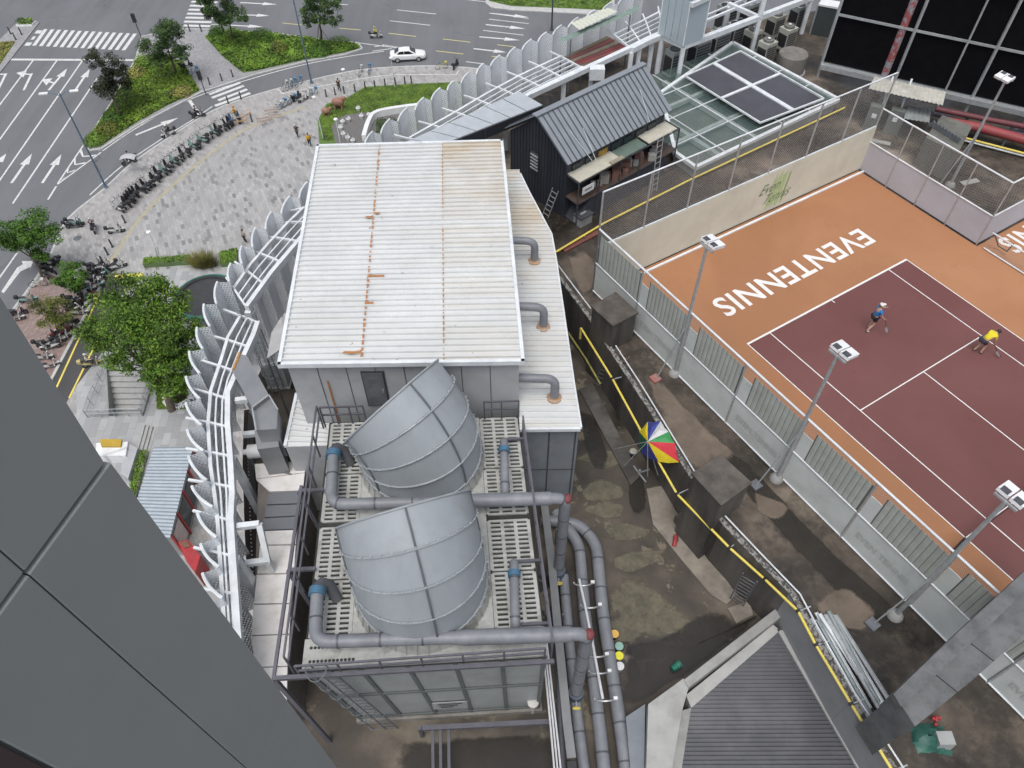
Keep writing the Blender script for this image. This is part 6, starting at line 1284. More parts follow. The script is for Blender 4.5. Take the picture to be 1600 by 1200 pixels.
ff=thing('corner_fence','corner of another grey court fence at the lower right edge','fence',P(1548,1062,ZD)); a=P(1545,1062,ZD); a2=P(1545,1062,ZD); c=a+Vv*6; d=a+U*6
for s_,e_ in ((a,c),(a,d)):
    panel('screen',s_,e_,ZD+.1,24.4,FAB,ff,th=.02)
    for z in (24.4,ZD+.06): q=MB(); q.tube([V(s_.x,s_.y,z),V(e_.x,e_.y,z)],.05,6); q.build('rail',WSTEEL,ff)
q=MB(); q.tube([a,a+V(0,0,1.3)],.06,6); q.build('post',LSTEEL,ff)
# ================================================================ LEFT ROOF EDGE
le=thing('low_enclosure','low enclosure with white and dark roof panels left of tower','enclosure',P(430,880,ZL)); ZZ=23.6
segs=[((398,725),(478,720),(476,738),(400,748),0),((400,749),(476,739),(473,766),(421,768),0),((420,770),(473,768),(471,786),(417,788),1),((416,790),(471,788),(468,805),(413,808),1),((412,810),(467,807),(464,826),(410,828),1),((409,830),(464,828),(462,850),(407,851),0),((406,853),(462,852),(459,895),(402,896),0),((401,898),(459,897),(455,942),(397,943),0),((396,945),(455,944),(452,990),(393,992),0),((392,994),(452,992),(449,1040),(400,1042),0),((400,1044),(449,1042),(448,1092),(440,1094),0)]
WPN=M('chalky_white_panel',(.72,.7,.69),(.62,.6,.58),1.5,.7,grime=.3,gscale=1.5,gcol=(.35,.34,.22)); DPN=M('slate_panel',(.16,.17,.19),(.14,.15,.165),1,.5)
for a,c,d,e,k in segs: q=MB(); pts=PL([a,c,d,e],ZZ); q.prism(pts,ZZ-.12,ZZ); q.build('roof_panel',[WPN,DPN][k],le)
q=MB(); q.prism(PL([(404,728),(474,724),(447,1080),(440,1090),(396,1000)],ZZ-.13),ZL,ZZ-.13); q.build('wall',M('encl_wall',(.2,.18,.16),(.14,.125,.11),1.2,.7,grime=.4),le)
q=MB(); q.beam(P(430,735,ZZ+.05),P(455,741,ZZ+.05),.05); q.build('bracket_stick',GSTEEL,le)
# big sheet-metal duct
du=thing('sheet_metal_duct','square grey sheet-metal duct angled toward the lattice frame','duct',P(410,640,ZL)); DM=M('duct_metal',(.27,.28,.29),(.23,.24,.25),1,.4,.3)
o0,o1=P(376,558,26.3),P(405,648,24.9); dn=(o1-o0).normalized(); sd_=perp(dn)
tq=PL([(374,550),(388,552),(441,620),(394,636),(362,576)],24.9)
q=MB(); q.prism(PL([(372,552),(386,556),(420,617),(394,637),(362,577)],26.4),25.0,26.4); q.build('duct_body',DM,du)
q=MB(); q.prism(PL([(394,637),(420,617),(434,640),(432,670),(400,672)],26.2),24.4,26.2); q.build('duct_elbow',DM,du)
q=MB(); q.prism(PL([(397,673),(432,670),(436,698),(402,702)],25.4),23.2,25.4); q.build('duct_drop',DM,du)
for a,c in (((394,637),(420,617)),((420,617),(434,640)),((394,637),(400,672))): q=MB(); q.beam(P(*a,26.43),P(*c,26.43),.05); q.build('flange',LSTEEL,du)
q=MB(); [q.ball(P(lerp(364,374,k/9)+(k%3)*.7,lerp(577,552,k/9),26.42),.04+.02*(k%2),6,4) for k in range(10)]; q.build('orange_foam',M('orange_foam',(.55,.27,.05)),du)
for x,y in ((380,580),(425,650)): p=P(x,y,25.0); q=MB(); q.beam(V(p.x,p.y,ZL),p,.1); q.build('support',GSTEEL,du)
ct_=thing('cylinder_vent','white cylindrical vent unit beside the low enclosure','vent',P(400,705,ZL)); a,c=P(388,706,23.6),P(412,704,23.6); q=MB(); q.tube([a,c],.3,14); q.build('drum',WHITE,ct_,True); q=MB(); q.tube([a-(c-a).normalized()*.22,a],.12,10); q.build('spigot',WHITE,ct_,True); q=MB(); q.obox(P(432,708,23.5),V(.55,0,0),V(0,.25,0),V(0,0,.3)); q.build('box_section',M('vent_box',(.24,.26,.25)),ct_); q=MB(); q.beam(V(*a[:2],ZL),a-V(0,0,.28),.12); q.build('stand',GSTEEL,ct_)
lc=thing('caged_ladder','dark caged ladder from the lattice down to the roof walkway','ladder',P(420,590,ZL)); tpx=P(386,487,25.9); ladder_parts(lc,V(tpx.x+.1,tpx.y-.1,ZL),tpx+V(0,0,.2),V(.9,.35,0).normalized(),V(.35,-.9,0).normalized(),M('galv_dark',(.22,.25,.26)),True,.55)
for i,(xy,z) in enumerate((((378,626),25.2),((382,823),25.2))):
    a=P(*xy,25.55); t=thing('portal_frame','white portal bracket on the lattice beam, %s'%('beside the duct','beside the low enclosure')[i],'bracket',V(a.x,a.y,ZL),'white portal brackets'); o_=a+V(-.25,.0,0); e_=a+V(.5,.1,0); s_=V(.15,-.8,0)
    for A_,B_,nm in ((o_,e_,'beam'),(e_,e_+s_-V(0,0,1.2),'arm'),(e_+s_-V(0,0,1.2),V((e_+s_).x,(e_+s_).y,ZL),'post'),(o_+s_-V(0,0,1.2),e_+s_-V(0,0,1.2),'beam')): q=MB(); q.beam(A_,B_,.2); q.build(nm,WSTEEL,t)
tl=thing('tilted_panel','pale sheet panel leaning out beneath the white roof corner','panel',P(430,545,ZL)); q=MB(); A=PL([(440,494),(446,540),(417,560),(424,520)],25.5); q.prism(A,25.44,25.5); q.build('sheet',M('pale_sheet',(.42,.42,.42)),tl); q=MB(); q.beam(V(A[2].x,A[2].y,ZL),A[2],.06); q.beam(V(A[1].x,A[1].y,ZL),A[1],.06); q.build('leg',GSTEEL,tl)
for i,(x,y,w_,h) in enumerate(((438,600,.5,1.6),(452,585,.4,1.2))):
    c=P(x,y,ZL); t=thing('plant_cabinet','grey cabinet against the plant room, %s'%('nearer','farther')[i],'cabinet',c,'wall cabinets'); q=MB(); q.obox(c+V(0,0,h/2+.1),V(w_,0,0),V(0,.3,0),V(0,0,h/2)); q.build('case',GW,t); q=MB(); q.obox(c+V(0,0,.05),V(w_+.05,0,0),V(0,.35,0),V(0,0,.05)); q.build('plinth',CONC,t)
gl=thing('drain_channel','dark floor channel with dotted studs along the lattice beam','drain',P(380,720,ZL)); q=MB(); pp=PL([(390,640),(388,720),(392,830),(396,900)],ZL+.03)
for i in range(3): q.beam(pp[i],pp[i+1],.5,.05)
q.build('channel',M('rust_dark',(.035,.025,.022),(.05,.035,.03),4,.8),gl); q=MB()
for k in range(46): q.ball(along(pp,poly_len(pp)[-1]*k/46)[0]+V(0,0,.03),.035,5,3)
q.build('stud_row',WHITE,gl,kind='stuff')
# ================================================================ STREET THINGS
# --- scooters
SCOL={'black':(.025,.025,.028),'white':(.62,.62,.6),'mint':(.25,.42,.38),'red':(.18,.05,.05),'blue':(.07,.12,.22),'cream':(.5,.42,.2)}
def scooter(colr):
    pm=M('scooter_'+colr,SCOL[colr],tuple(x*.85 for x in SCOL[colr]),3,.35); t=thing('scooter','x','scooter',(0,0,0),'parked electric scooters')
    def sect(sts,nm,mt,sm=True):
        q=MB(); n=8; vs=[]
        for x,w_,z0,z1 in sts: vs+=[V(x,w_*math.cos(a),(z0+z1)/2+(z1-z0)/2*math.sin(a)) for a in [2*math.pi*k/n for k in range(n)]]
        q.add(vs,[(i*n+k,i*n+(k+1)%n,(i+1)*n+(k+1)%n,(i+1)*n+k) for i in range(len(sts)-1) for k in range(n)]+[tuple(range(n))[::-1],tuple((len(sts)-1)*n+k for k in range(n))]); return q.build(nm,mt,t,sm)
    sect([(-.85,.05,.55,.62),(-.7,.13,.42,.68),(-.4,.17,.3,.68),(-.12,.16,.24,.62),(0,.13,.22,.34)],'rear_body',pm)
    sect([(-.02,.14,.22,.32),(.35,.14,.22,.3)],'floorboard',BLACK); 
    q=MB(); q.hexa([V(.33,-.2,.28),V(.42,-.2,.26),V(.42,.2,.26),V(.33,.2,.28),V(.5,-.13,.92),V(.57,-.11,.92),V(.57,.11,.92),V(.5,.13,.92)]); q.build('front_shield',pm,t)
    sect([(-.78,.1,.7,.74),(-.55,.15,.68,.78),(-.2,.14,.66,.75),(-.05,.08,.64,.68)],'seat',BLACK)
    for x in (-.58,.68): q=MB(); q.lathe([(.12,-.05),(.22,-.055),(.24,0),(.22,.055),(.12,.05),(.12,-.05)],(x,0,.24),14,(0,1,0),cap=False); wh=q.build('wheel',RUBBER,t,True); q=MB(); q.lathe([(.12,-.03),(.12,.03),(.02,.04)],(x,0,.24),10,(0,1,0)); q.build('rim',GSTEEL,wh)
    q=MB(); q.tube([V(.68,.06,.24),V(.55,.04,.85),V(.5,0,1.0)],.03,6); q.build('fork',GSTEEL,t)
    q=MB(); q.tube([V(.38,-.33,1.02),V(.5,-.1,1.05),V(.5,.1,1.05),V(.38,.33,1.02)],.02,6); hb_=q.build('handlebar',BLACK,t)
    for s in (-1,1): q=MB(); q.tube([V(.48,s*.22,1.05),V(.47,s*.27,1.2)],.008,4); q.ball(V(.47,s*.29,1.24),(.02,.06,.04),6,4); q.build('mirror',BLACK,hb_)
    q=MB(); q.ball(V(.6,0,.97),(.05,.08,.06),8,5); q.build('headlight',WHITE,t); q=MB(); q.hexa([V(.5,-.1,.45),V(.9,-.08,.4),V(.9,.08,.4),V(.5,.1,.45),V(.5,-.1,.5),V(.88,-.08,.48),V(.88,.08,.48),V(.5,.1,.5)]); q.build('mudguard',pm,t)
    q=MB(); q.box(-.98,-.16,.72,-.68,.16,.98); q.build('top_box',BLACK if colr in('white','mint','black') else pm,t)
    return t
SC={c:scooter(c) for c in SCOL}; scu=set(); rs_=random.Random(21)
def put_scooter(col,p,rz,label,group=None,z=None):
    s=SC[col]
    if col in scu: o=dup(s,p,rz,label,.97)
    else: scu.add(col); o=s; o.location=p; o.rotation_euler=(0,0,rz); o['label']=label
    if group: o['group']=group
    return o
rowp=smoothpl(PL([(192,332),(206,316),(225,300),(242,286),(262,268),(285,250),(305,235),(325,219),(345,206),(362,197),(380,188)],.12),3); Lr=poly_len(rowp)[-1]; n=42
for i in range(n):
    if i in (11,25): continue
    p,d=along(rowp,Lr*(i+.5+rs_.uniform(-.2,.2))/n); a=math.atan2(d.y,d.x)+R(75)+rs_.gauss(0,.2); c=rs_.choice(['black','black','white','white','mint','black','black','white','blue'])
    put_scooter(c,p+perp(d)*rs_.uniform(.1,.5),a,'%s scooter, %s from the lower left in the curved plaza row'%(c,ordn(i)))
left=[(150,418),(158,427),(165,420),(146,432),(143,444),(150,452),(138,458),(155,440),(128,472),(134,480),(122,482),(140,472),(118,470),(126,492),(112,478),(98,502),(110,508),(104,516),(96,524),(112,520),(72,432),(66,422),(80,426),(62,412),(70,404),(84,416),(88,408),(76,415),(46,472),(30,492),(26,502),(82,545),(74,540),(90,538),(80,575),(100,532),(70,562),(186,420),(175,424)]
for i,(x,y) in enumerate(left):
    c=rs_.choice(['black','black','white','white','mint','black','red','white']); a=R(-20 if x<95 and y<440 else 25)+rs_.gauss(0,.25)+ (math.pi if rs_.random()<.3 else 0)
    put_scooter(c,P(x,y,.13),a,'%s scooter in the crowd by small trees, %s counted down the brick pavement'%(c,ordn(i)),'scooters crowded around the small trees')
for x,y,c,a,lb in [(117,356,'black',.2,'dark scooter standing alone at the kerb'),(120,352,'mint',.1,'second scooter of the pair at the kerb'),(183,364,'white',.3,'white scooter parked at the tan band'),(712,106,'black',1.2,'dark scooter at the end of the marked parking bay'),(474,158,'white',.9,'white scooter beside the row of bicycles'),(464,156,'black',1.1,'black scooter beside the row of bicycles'),(284,96,'white',.6,'white scooter by the island path'),(292,106,'black',.7,'dark scooter by the island path')]: put_scooter(c,P(x,y,.13),a,lb)
# --- bicycles
def bicycle(nm,colr):
    fm=M('bike_'+nm,colr,None,3,.4); t=thing('bicycle','x','bicycle',(0,0,0),'parked bicycles')
    for x in (-.52,.52):
        q=MB(); q.tube([V(x+.32*math.cos(a),0,.33+.32*math.sin(a)) for a in [2*math.pi*k/18 for k in range(18)]],.022,5,closed=True); wh=q.build('wheel',RUBBER,t)
        q=MB()
        for k in range(6): a=math.pi*k/6; q.tube([V(x+.3*math.cos(a),0,.33+.3*math.sin(a)),V(x-.3*math.cos(a),0,.33-.3*math.sin(a))],.005,3)
        q.build('spokes',LSTEEL,wh)
    q=MB()
    for a,b_ in (((-.52,.33),(-.05,.3)),((-.05,.3),(.4,.75)),((-.05,.3),(-.2,.78)),((-.52,.33),(-.18,.7)),((.52,.33),(.38,.92))): q.tube([V(a[0],0,a[1]),V(b_[0],0,b_[1])],.025,5)
    q.build('frame',fm,t); q=MB(); q.ball(V(-.2,0,.84),(.13,.08,.04),8,4); q.build('saddle',BLACK,t)
    q=MB(); q.tube([V(.25,-.28,1.0),V(.4,-.1,.98),V(.4,.1,.98),V(.25,.28,1.0)],.015,5); q.build('handlebar',BLACK,t); q=MB(); q.hexa([V(.45,-.13,.68),V(.65,-.13,.68),V(.65,.13,.68),V(.45,.13,.68),V(.42,-.17,.92),V(.72,-.17,.92),V(.72,.17,.92),V(.42,.17,.92)]); q.build('basket',fm,t)
    return t
BK={'blue':bicycle('blue',(.08,.25,.45)),'yellow':bicycle('yellow',(.55,.5,.1)),'white':bicycle('white',(.55,.6,.55))}; bku=set()
for i,(x,y,c,a,lb) in enumerate([(446,140,'white',1.2,'pale shared bicycle at the left end of the kerb bay'),(453,138,'white',1.2,'second pale bicycle in the kerb bay'),(459,136,'blue',1.2,'third bicycle in the kerb bay'),(468,133,'blue',1.2,'fourth bicycle in the kerb bay'),(564,116,'white',1.4,'pale bicycle left of the pair in the long bay'),(578,114,'blue',1.5,'bluish bicycle right of the pair in the long bay'),(690,108,'yellow',.3,'yellow bicycle near the end of the bay line'),(436,172,'white',1.0,'first bicycle of the inner plaza row'),(443,168,'blue',1.0,'second bicycle of the inner plaza row'),(450,165,'white',1.0,'third bicycle of the inner plaza row'),(458,161,'blue',1.0,'fourth bicycle of the inner plaza row'),(482,152,'white',1.1,'fifth bicycle of the inner plaza row'),(491,150,'blue',1.1,'last bicycle of the inner plaza row'),(304,117,'blue',.8,'bicycle leaning at the island path'),(62,448,'white',.2,'pale bicycle on the red brick pavement')]):
    b_=BK[c]
    if c in bku: dup(b_,P(x,y,.13),a,lb)
    else: bku.add(c); b_.location=P(x,y,.13); b_.rotation_euler=(0,0,a); b_['label']=lb
# --- white sedan
car=thing('sedan','white four-door sedan turning into the side lane','car',(0,0,0)); CP=M('car_white',(.78,.78,.79),(.74,.74,.75),2,.22); CG=M('car_glass',(.015,.018,.02),(.02,.022,.025),2,.08)
def loft(sts,nm,mt,par,n=14,pw=.45):
    q=MB(); vs=[]
    for x,w_,z0,z1 in sts:
        for k in range(n):
            a=2*math.pi*k/n; cs,sn2=math.cos(a),math.sin(a); vs.append(V(x,w_*math.copysign(abs(cs)**pw,cs),(z0+z1)/2+(z1-z0)/2*math.copysign(abs(sn2)**pw,sn2)))
    q.add(vs,[(i*n+k,i*n+(k+1)%n,(i+1)*n+(k+1)%n,(i+1)*n+k) for i in range(len(sts)-1) for k in range(n)]+[tuple(range(n))[::-1],tuple((len(sts)-1)*n+k for k in range(n))]); return q.build(nm,mt,par,True)
loft([(-2.3,.62,.42,.82),(-2.2,.78,.3,.98),(-1.7,.88,.24,1.04),(-.6,.9,.22,.98),(.6,.9,.22,.95),(1.3,.88,.22,.9),(1.95,.82,.24,.8),(2.25,.68,.3,.66),(2.32,.5,.36,.56)],'body',CP,car)
loft([(-1.75,.68,.9,1.02),(-1.05,.66,.9,1.4),(-.35,.66,.9,1.46),(.25,.65,.9,1.43),(1.1,.7,.88,.93)],'cabin',CP,car,14,.55)
def cpan(pts,nm,mt): 
    q=MB(); q.poly([V(*p) for p in pts]); q.build(nm,mt,car)
cpan([(-1.68,-.55,1.07),(-1.68,.55,1.07),(-1.12,.5,1.41),(-1.12,-.5,1.41)][::-1],'rear_window',CG); cpan([(1.02,-.58,1.0),(1.02,.58,1.0),(.34,.5,1.44),(.34,-.5,1.44)],'windscreen',CG)
for s in (-1,1):
    for x0,x1,x2,x3 in ((-1.35,-.5,-.5,-1.05),(-.42,.72,.2,-.42)):
        pts=[(x0,s*.712,1.0),(x1,s*.712,1.0),(x2,s*.66,1.34),(x3,s*.66,1.34)]; cpan(pts if s<0 else pts[::-1],'side_window',CG)
    for x in (-1.38,1.35):
        q=MB(); q.lathe([(.2,-.11),(.3,-.11),(.32,-.06),(.32,.06),(.3,.11),(.2,.11)],(x,s*.82,.32),18,(0,1,0)); wh=q.build('wheel',RUBBER,car,True); q=MB(); q.lathe([(.2,.0),(.2,.02),(.03,.03)],(x,s*.93,.32),12,(0,s,0)); q.build('rim',LSTEEL,wh)
    q=MB(); q.ball(V(2.12,s*.58,.66),(.14,.17,.08),8,5); q.build('headlight',M('headlight',(.5,.52,.55),None,2,.1),car,True); q=MB(); q.ball(V(-2.2,s*.6,.84),(.08,.17,.09),8,5); q.build('tail_light',RED,car,True); q=MB(); q.ball(V(.62,s*.98,1.0),(.08,.09,.06),8,5); q.build('mirror',CP,car,True)
q=MB(); q.box(2.26,-.35,.36,2.33,.35,.48); q.build('grille',BLACK,car)
w0,w1=P(624,97.5,0),P(655,95.5,0); car.location=(w0+w1)/2+V(-.2,.75,0); car.rotation_euler=(0,0,math.atan2((w1-w0).y,(w1-w0).x))
# --- people (skin skeletons baked to meshes)
def skin_obj(name,verts,edges,rad,mat,parent,sub=2):
    me=bpy.data.meshes.new(name); me.from_pydata([tuple(v) for v in verts],edges,[]); o=bpy.data.objects.new(name,me); COL.objects.link(o)
    md=o.modifiers.new('Skin','SKIN'); md.use_smooth_shade=True; sv=me.skin_vertices[0].data
    for i,r in enumerate(rad): sv[i].radius=r if isinstance(r,tuple) else (r,r); sv[i].use_root=(i==0)
    s=o.modifiers.new('Sub','SUBSURF'); s.levels=s.render_levels=sub
    dg=bpy.context.evaluated_depsgraph_get(); dg.update(); nm=bpy.data.meshes.new_from_object(o.evaluated_get(dg)); bpy.data.objects.remove(o); nm.materials.clear(); nm.materials.append(mat)
    ob=bpy.data.objects.new(name,nm); COL.objects.link(ob); ob.parent=parent; return ob
BASE=dict(pel=(0,0,.93),spi=(0,0,1.12),che=(0,0,1.32),nek=(0,.01,1.46),hea=(0,.03,1.58),top=(0,.02,1.68),
 shl=(-.17,0,1.38),ell=(-.24,-.02,1.12),wrl=(-.25,.06,.9),shr=(.17,0,1.38),elr=(.24,-.02,1.12),wrr=(.25,.06,.9),
 hil=(-.09,0,.9),knl=(-.1,.04,.5),anl=(-.1,-.02,.09),tol=(-.11,.15,.035),hir=(.09,0,.9),knr=(.1,.04,.5),anr=(.1,-.02,.09),tor=(.11,.15,.035))
SKINM=M('skin',(.5,.33,.24),(.45,.29,.21),4,.6); HAIR=M('hair',(.015,.013,.012),(.025,.02,.018),5,.6)
def person(label,loc,rz,pose,shirt,legs,long=True,hat=None,shoes=(.6,.6,.6),group=None,sleeves='short'):
    J={k:V(*v) for k,v in BASE.items()}
    for k,v in pose.items(): J[k]=V(*v)
    t=thing('person',label,'person',(0,0,0),group)
    vs=[];rd=[];ed=[];ix={}
    def add(k,p,r,par=None):
        ix[k]=len(vs); vs.append(p); rd.append(r)
        if par is not None: ed.append((ix[par],ix[k]))
    add('pel',J['pel'],(.14,.1)); add('spi',J['spi'],(.125,.09),'pel'); add('che',J['che'],(.15,.1),'spi'); add('nek',J['nek'],.055,'che'); add('hea',J['hea'],(.085,.1),'nek'); add('top',J['top'],(.06,.07),'hea')
    for s,sg in (('l',-1),('r',1)):
        add('sh'+s,J['sh'+s],.055,'che'); add('el'+s,J['el'+s],.04,'sh'+s); add('wr'+s,J['wr'+s],.027,'el'+s)
        d=(J['wr'+s]-J['el'+s]).normalized(); pm=J['wr'+s]+d*.07; add('pa'+s,pm,(.035,.02),'wr'+s); sd2=d.orthogonal().normalized(); ud=d.cross(sd2)
        for f in range(4):
            o=sd2*(.03*(f-1.5)*.75); L=(.07,.085,.08,.06)[f]; add('f%d%s'%(f,s),pm+d*.04+o,.0095,'pa'+s); add('g%d%s'%(f,s),pm+d*(.04+L*.55)+o+ud*.015,.009,'f%d%s'%(f,s)); add('h%d%s'%(f,s),pm+d*(.04+L*.8)+o+ud*.04,.008,'g%d%s'%(f,s))
        add('th'+s,J['wr'+s]+d*.045+sd2*.045+ud*.01,.011,'wr'+s); add('tj'+s,J['wr'+s]+d*.085+sd2*.055+ud*.03,.009,'th'+s)
        add('hi'+s,J['hi'+s],.085,'pel'); add('kn'+s,J['kn'+s],.058,'hi'+s); add('an'+s,J['an'+s],.038,'kn'+s); add('to'+s,J['to'+s],.032,'an'+s)
    body=skin_obj('body',vs,ed,rd,SKINM,t,2)
    sm=M('cloth_'+str(shirt),shirt,tuple(x*.85 for x in shirt),6,.8); lm=M('cloth_'+str(legs),legs,tuple(x*.85 for x in legs),6,.8)
    if sleeves=='short': es=[J['sh'+s].lerp(J['el'+s],.75) for s in 'lr']
    else: es=[J['el'+s] for s in 'lr']
    sv=[J['pel']+(J['spi']-J['pel'])*.1,J['spi'],J['che'],J['che'].lerp(J['nek'],.7),J['shl'],es[0],J['shr'],es[1]]; se=[(0,1),(1,2),(2,3),(2,4),(4,5),(2,6),(6,7)]; sr=[(.165,.125),(.15,.115),(.17,.12),(.075,.07),.075,.06,.075,.06]
    if sleeves=='long': sv+=[J['wrl'],J['wrr']]; se+=[(5,8),(7,9)]; sr+=[.042,.042]
    skin_obj('shirt',sv,se,sr,sm,t)
    pv=[J['pel']+V(0,0,.03),J['hil'],J['hir']]; pe=[(0,1),(0,2)]; pr2=[(.16,.125),.105,.105]
    for s,i in (('l',1),('r',2)):
        if long: pv+=[J['kn'+s],J['an'+s]+V(0,0,.05)]; k=len(pv); pe+=[(i,k-2),(k-2,k-1)]; pr2+=[.075,.058]
        else: pv+=[J['hi'+s].lerp(J['kn'+s],.6)]; k=len(pv); pe+=[(i,k-1)]; pr2+=[.105]
    skin_obj('trousers' if long else 'shorts',pv,pe,pr2,lm,t)
    for s in 'lr': skin_obj('shoe',[J['an'+s]-V(0,0,.02),J['to'+s]],[(0,1)],[.05,.042],M('shoe_'+str(shoes),shoes),t)
    hd=J['hea']; q=MB(); q.ball(hd.lerp(J['top'],.45)+V(0,-.02,.02),(.1,.115,.1),10,6); hr_=q.build('hair',HAIR,t,True)
    up=(J['top']-J['hea']).normalized(); fwd=V(0,1,0)-up*up.y; fwd=fwd.normalized() if fwd.length>.1 else V(0,1,0); side=fwd.cross(up)
    q=MB(); q.ball(hd+fwd*.105-up*.01,(.014,.02,.02),6,4); q.ball(hd-side*.09,(.012,.02,.03),6,4); q.ball(hd+side*.09,(.012,.02,.03),6,4); q.build('nose_and_ears',SKINM,body,True)
    q=MB(); q.ball(hd+fwd*.095+side*.035+up*.025,.013,6,4); q.ball(hd+fwd*.095-side*.035+up*.025,.013,6,4); q.build('eyes',BLACK,body)
    if hat: q=MB(); q.ball(hd+up*.09,(.115,.12,.085),12,6); q.add([hd+up*.07+fwd*.08-side*.08,hd+up*.07+fwd*.2-side*.05,hd+up*.07+fwd*.2+side*.05,hd+up*.07+fwd*.08+side*.08],[(0,1,2,3)]); q.build('cap',M('hat_'+str(hat),hat),t,True)
    t.location=loc; t.rotation_euler=(0,0,rz); return t,J
WALK=dict(knl=(-.09,.16,.5),anl=(-.09,.2,.1),tol=(-.1,.36,.06),knr=(.09,0,.48),anr=(.09,-.24,.12),tor=(.1,-.1,.035),ell=(-.24,-.14,1.14),wrl=(-.24,-.1,.92),elr=(.24,.08,1.12),wrr=(.24,.24,.95))
# player in blue: standing side on, racket low
zct=ZD+.05
pl,J=person('tennis player in blue shirt, black shorts and white cap',P(1357,516,zct),R(-75),dict(knl=(-.1,.12,.5),anl=(-.12,.02,.1),tol=(-.13,.18,.05),knr=(.1,.02,.48),anr=(.1,-.2,.12),tor=(.11,-.05,.035),elr=(.25,.08,1.13),wrr=(.27,.25,.95),shl=(-.16,.06,1.38),ell=(-.2,.2,1.22),wrl=(-.12,.34,1.3)),(.03,.2,.52),(.015,.015,.02),False,(.75,.72,.7),group='tennis players')
def racket(label,p,d,up):
    d=Vector(d).normalized(); up=Vector(up).normalized(); t=thing('tennis_racket',label,'racket',p,'rackets'); e=p+d*.5; sd2=d.cross(up).normalized()
    q=MB(); q.tube([p,p+d*.32],.016,6); q.build('handle',BLACK,t); q=MB(); q.tube([e+d*(.17*math.cos(a))+sd2*(.13*math.sin(a)) for a in [2*math.pi*k/16 for k in range(16)]],.012,5,closed=True); q.build('hoop',M('racket_frame',(.12,.1,.1)),t)
    q=MB()
    for k in range(-4,5): o=k*.028; h=.17*math.sqrt(max(0,1-(o/.13)**2)); q.tube([e+sd2*o-d*h,e+sd2*o+d*h],.0025,3); o2=k*.036; h2=.13*math.sqrt(max(0,1-(o2/.17)**2)); q.tube([e+d*o2-sd2*h2,e+d*o2+sd2*h2],.0025,3)
    q.build('strings',WSTEEL,t)
m_=Matrix.Rotation(R(-75),3,'Z'); hp=pl.location+m_@V(.27,.33,.9); racket('racket hanging from the hand of the blue-shirted player',hp,(.25,-.55,-.75),(1,.2,0))
pl2,J=person('tennis player in yellow shirt bending down for a ball',P(1527,550,zct),R(-72),dict(pel=(0,-.12,.86),spi=(0,.05,1.0),che=(0,.24,1.1),nek=(0,.37,1.14),hea=(0,.47,1.16),top=(0,.57,1.2),shl=(-.17,.27,1.12),shr=(.17,.27,1.12),ell=(-.2,.32,.86),wrl=(-.2,.38,.64),elr=(.2,.34,.85),wrr=(.2,.42,.62),hil=(-.09,-.1,.83),hir=(.09,-.1,.83),knl=(-.1,.1,.47),knr=(.1,.12,.47),anl=(-.12,-.14,.09),anr=(.12,.02,.09),tol=(-.13,.03,.035),tor=(.13,.19,.035)),(.7,.58,.02),(.03,.03,.045),False,None,(.08,.08,.08),'tennis players')
m_=Matrix.Rotation(R(-72),3,'Z'); hp=pl2.location+m_@V(.2,.46,.56); racket('racket held near the ground by the yellow-shirted player',hp,(.35,-.35,-.55),(1,.3,.1))
person('person in black top walking across the plaza',P(466,215,.13),R(170),WALK,(.03,.03,.035),(.05,.05,.055),True,(.55,.5,.5)); person('person in yellow-orange jacket walking on the plaza',P(485,229,.13),R(200),WALK,(.6,.36,.03),(.02,.02,.025),True,None,sleeves='long'); person('worker in orange vest by the orange barriers',P(370,186,.13),R(120),WALK,(.65,.33,.02),(.3,.2,.03),True,(.6,.3,.02),sleeves='long')
person('person in dark clothes walking near the white plaza lamp',P(531,143,.13),R(20),WALK,(.03,.035,.03),(.02,.02,.02)); person('small figure standing beside the screen on the plaza',P(385,380,.13),R(150),{},(.4,.36,.32),(.03,.03,.03))
SIT=dict(pel=(0,0,.78),spi=(0,.02,.97),che=(0,.05,1.17),nek=(0,.07,1.31),hea=(0,.1,1.43),top=(0,.1,1.53),shl=(-.17,.06,1.23),shr=(.17,.06,1.23),ell=(-.24,.2,1.05),elr=(.24,.2,1.05),wrl=(-.24,.45,1.03),wrr=(.24,.45,1.03),hil=(-.09,.05,.76),hir=(.09,.05,.76),knl=(-.13,.42,.7),knr=(.13,.42,.7),anl=(-.13,.4,.37),anr=(.13,.4,.37),tol=(-.13,.56,.32),tor=(.13,.56,.32))
def rider(label,px,py,rz,shirt,legs,hat,col,slabel,z=.0):
    p=P(px,py,z); d=V(math.cos(rz),math.sin(rz),0); put_scooter(col,p,rz,slabel,'scooters being ridden'); person(label,p-d*.22+V(0,0,.03),rz-math.pi/2,SIT,shirt,legs,True,hat,(.05,.05,.05),'scooter riders','long')
rider('scooter rider in black jacket and white helmet on the turn lane',265,213,R(215),(.02,.02,.025),(.03,.03,.035),(.7,.7,.7),'white','white scooter ridden along the turn lane edge',.1); rider('scooter rider under a pale sun canopy',204,256,R(215),(.03,.03,.03),(.02,.02,.03),None,'black','black scooter with pale canopy on the turn lane',.1)
rider('scooter rider in dark clothes waiting by the stop line',311,184,R(15),(.025,.025,.03),(.03,.03,.04),(.03,.03,.03),'black','dark scooter waiting by the turn-lane stop line',.05); rider('rider in yellow vest on the cross street',588,60,R(5),(.6,.5,.05),(.03,.03,.03),(.6,.55,.1),'white','scooter of the yellow-vested rider on the cross street'); rider('rider in dark clothes wheeling across the outer pavement',149,360,R(110),(.025,.025,.06),(.05,.05,.07),(.65,.65,.65),'white','pale scooter ridden on the outer pavement',.13)
rider('rider on the service lane in pale top',146,572,R(20),(.5,.48,.4),(.05,.05,.05),(.6,.6,.6),'cream','yellow scooter driving on the service lane',.14)
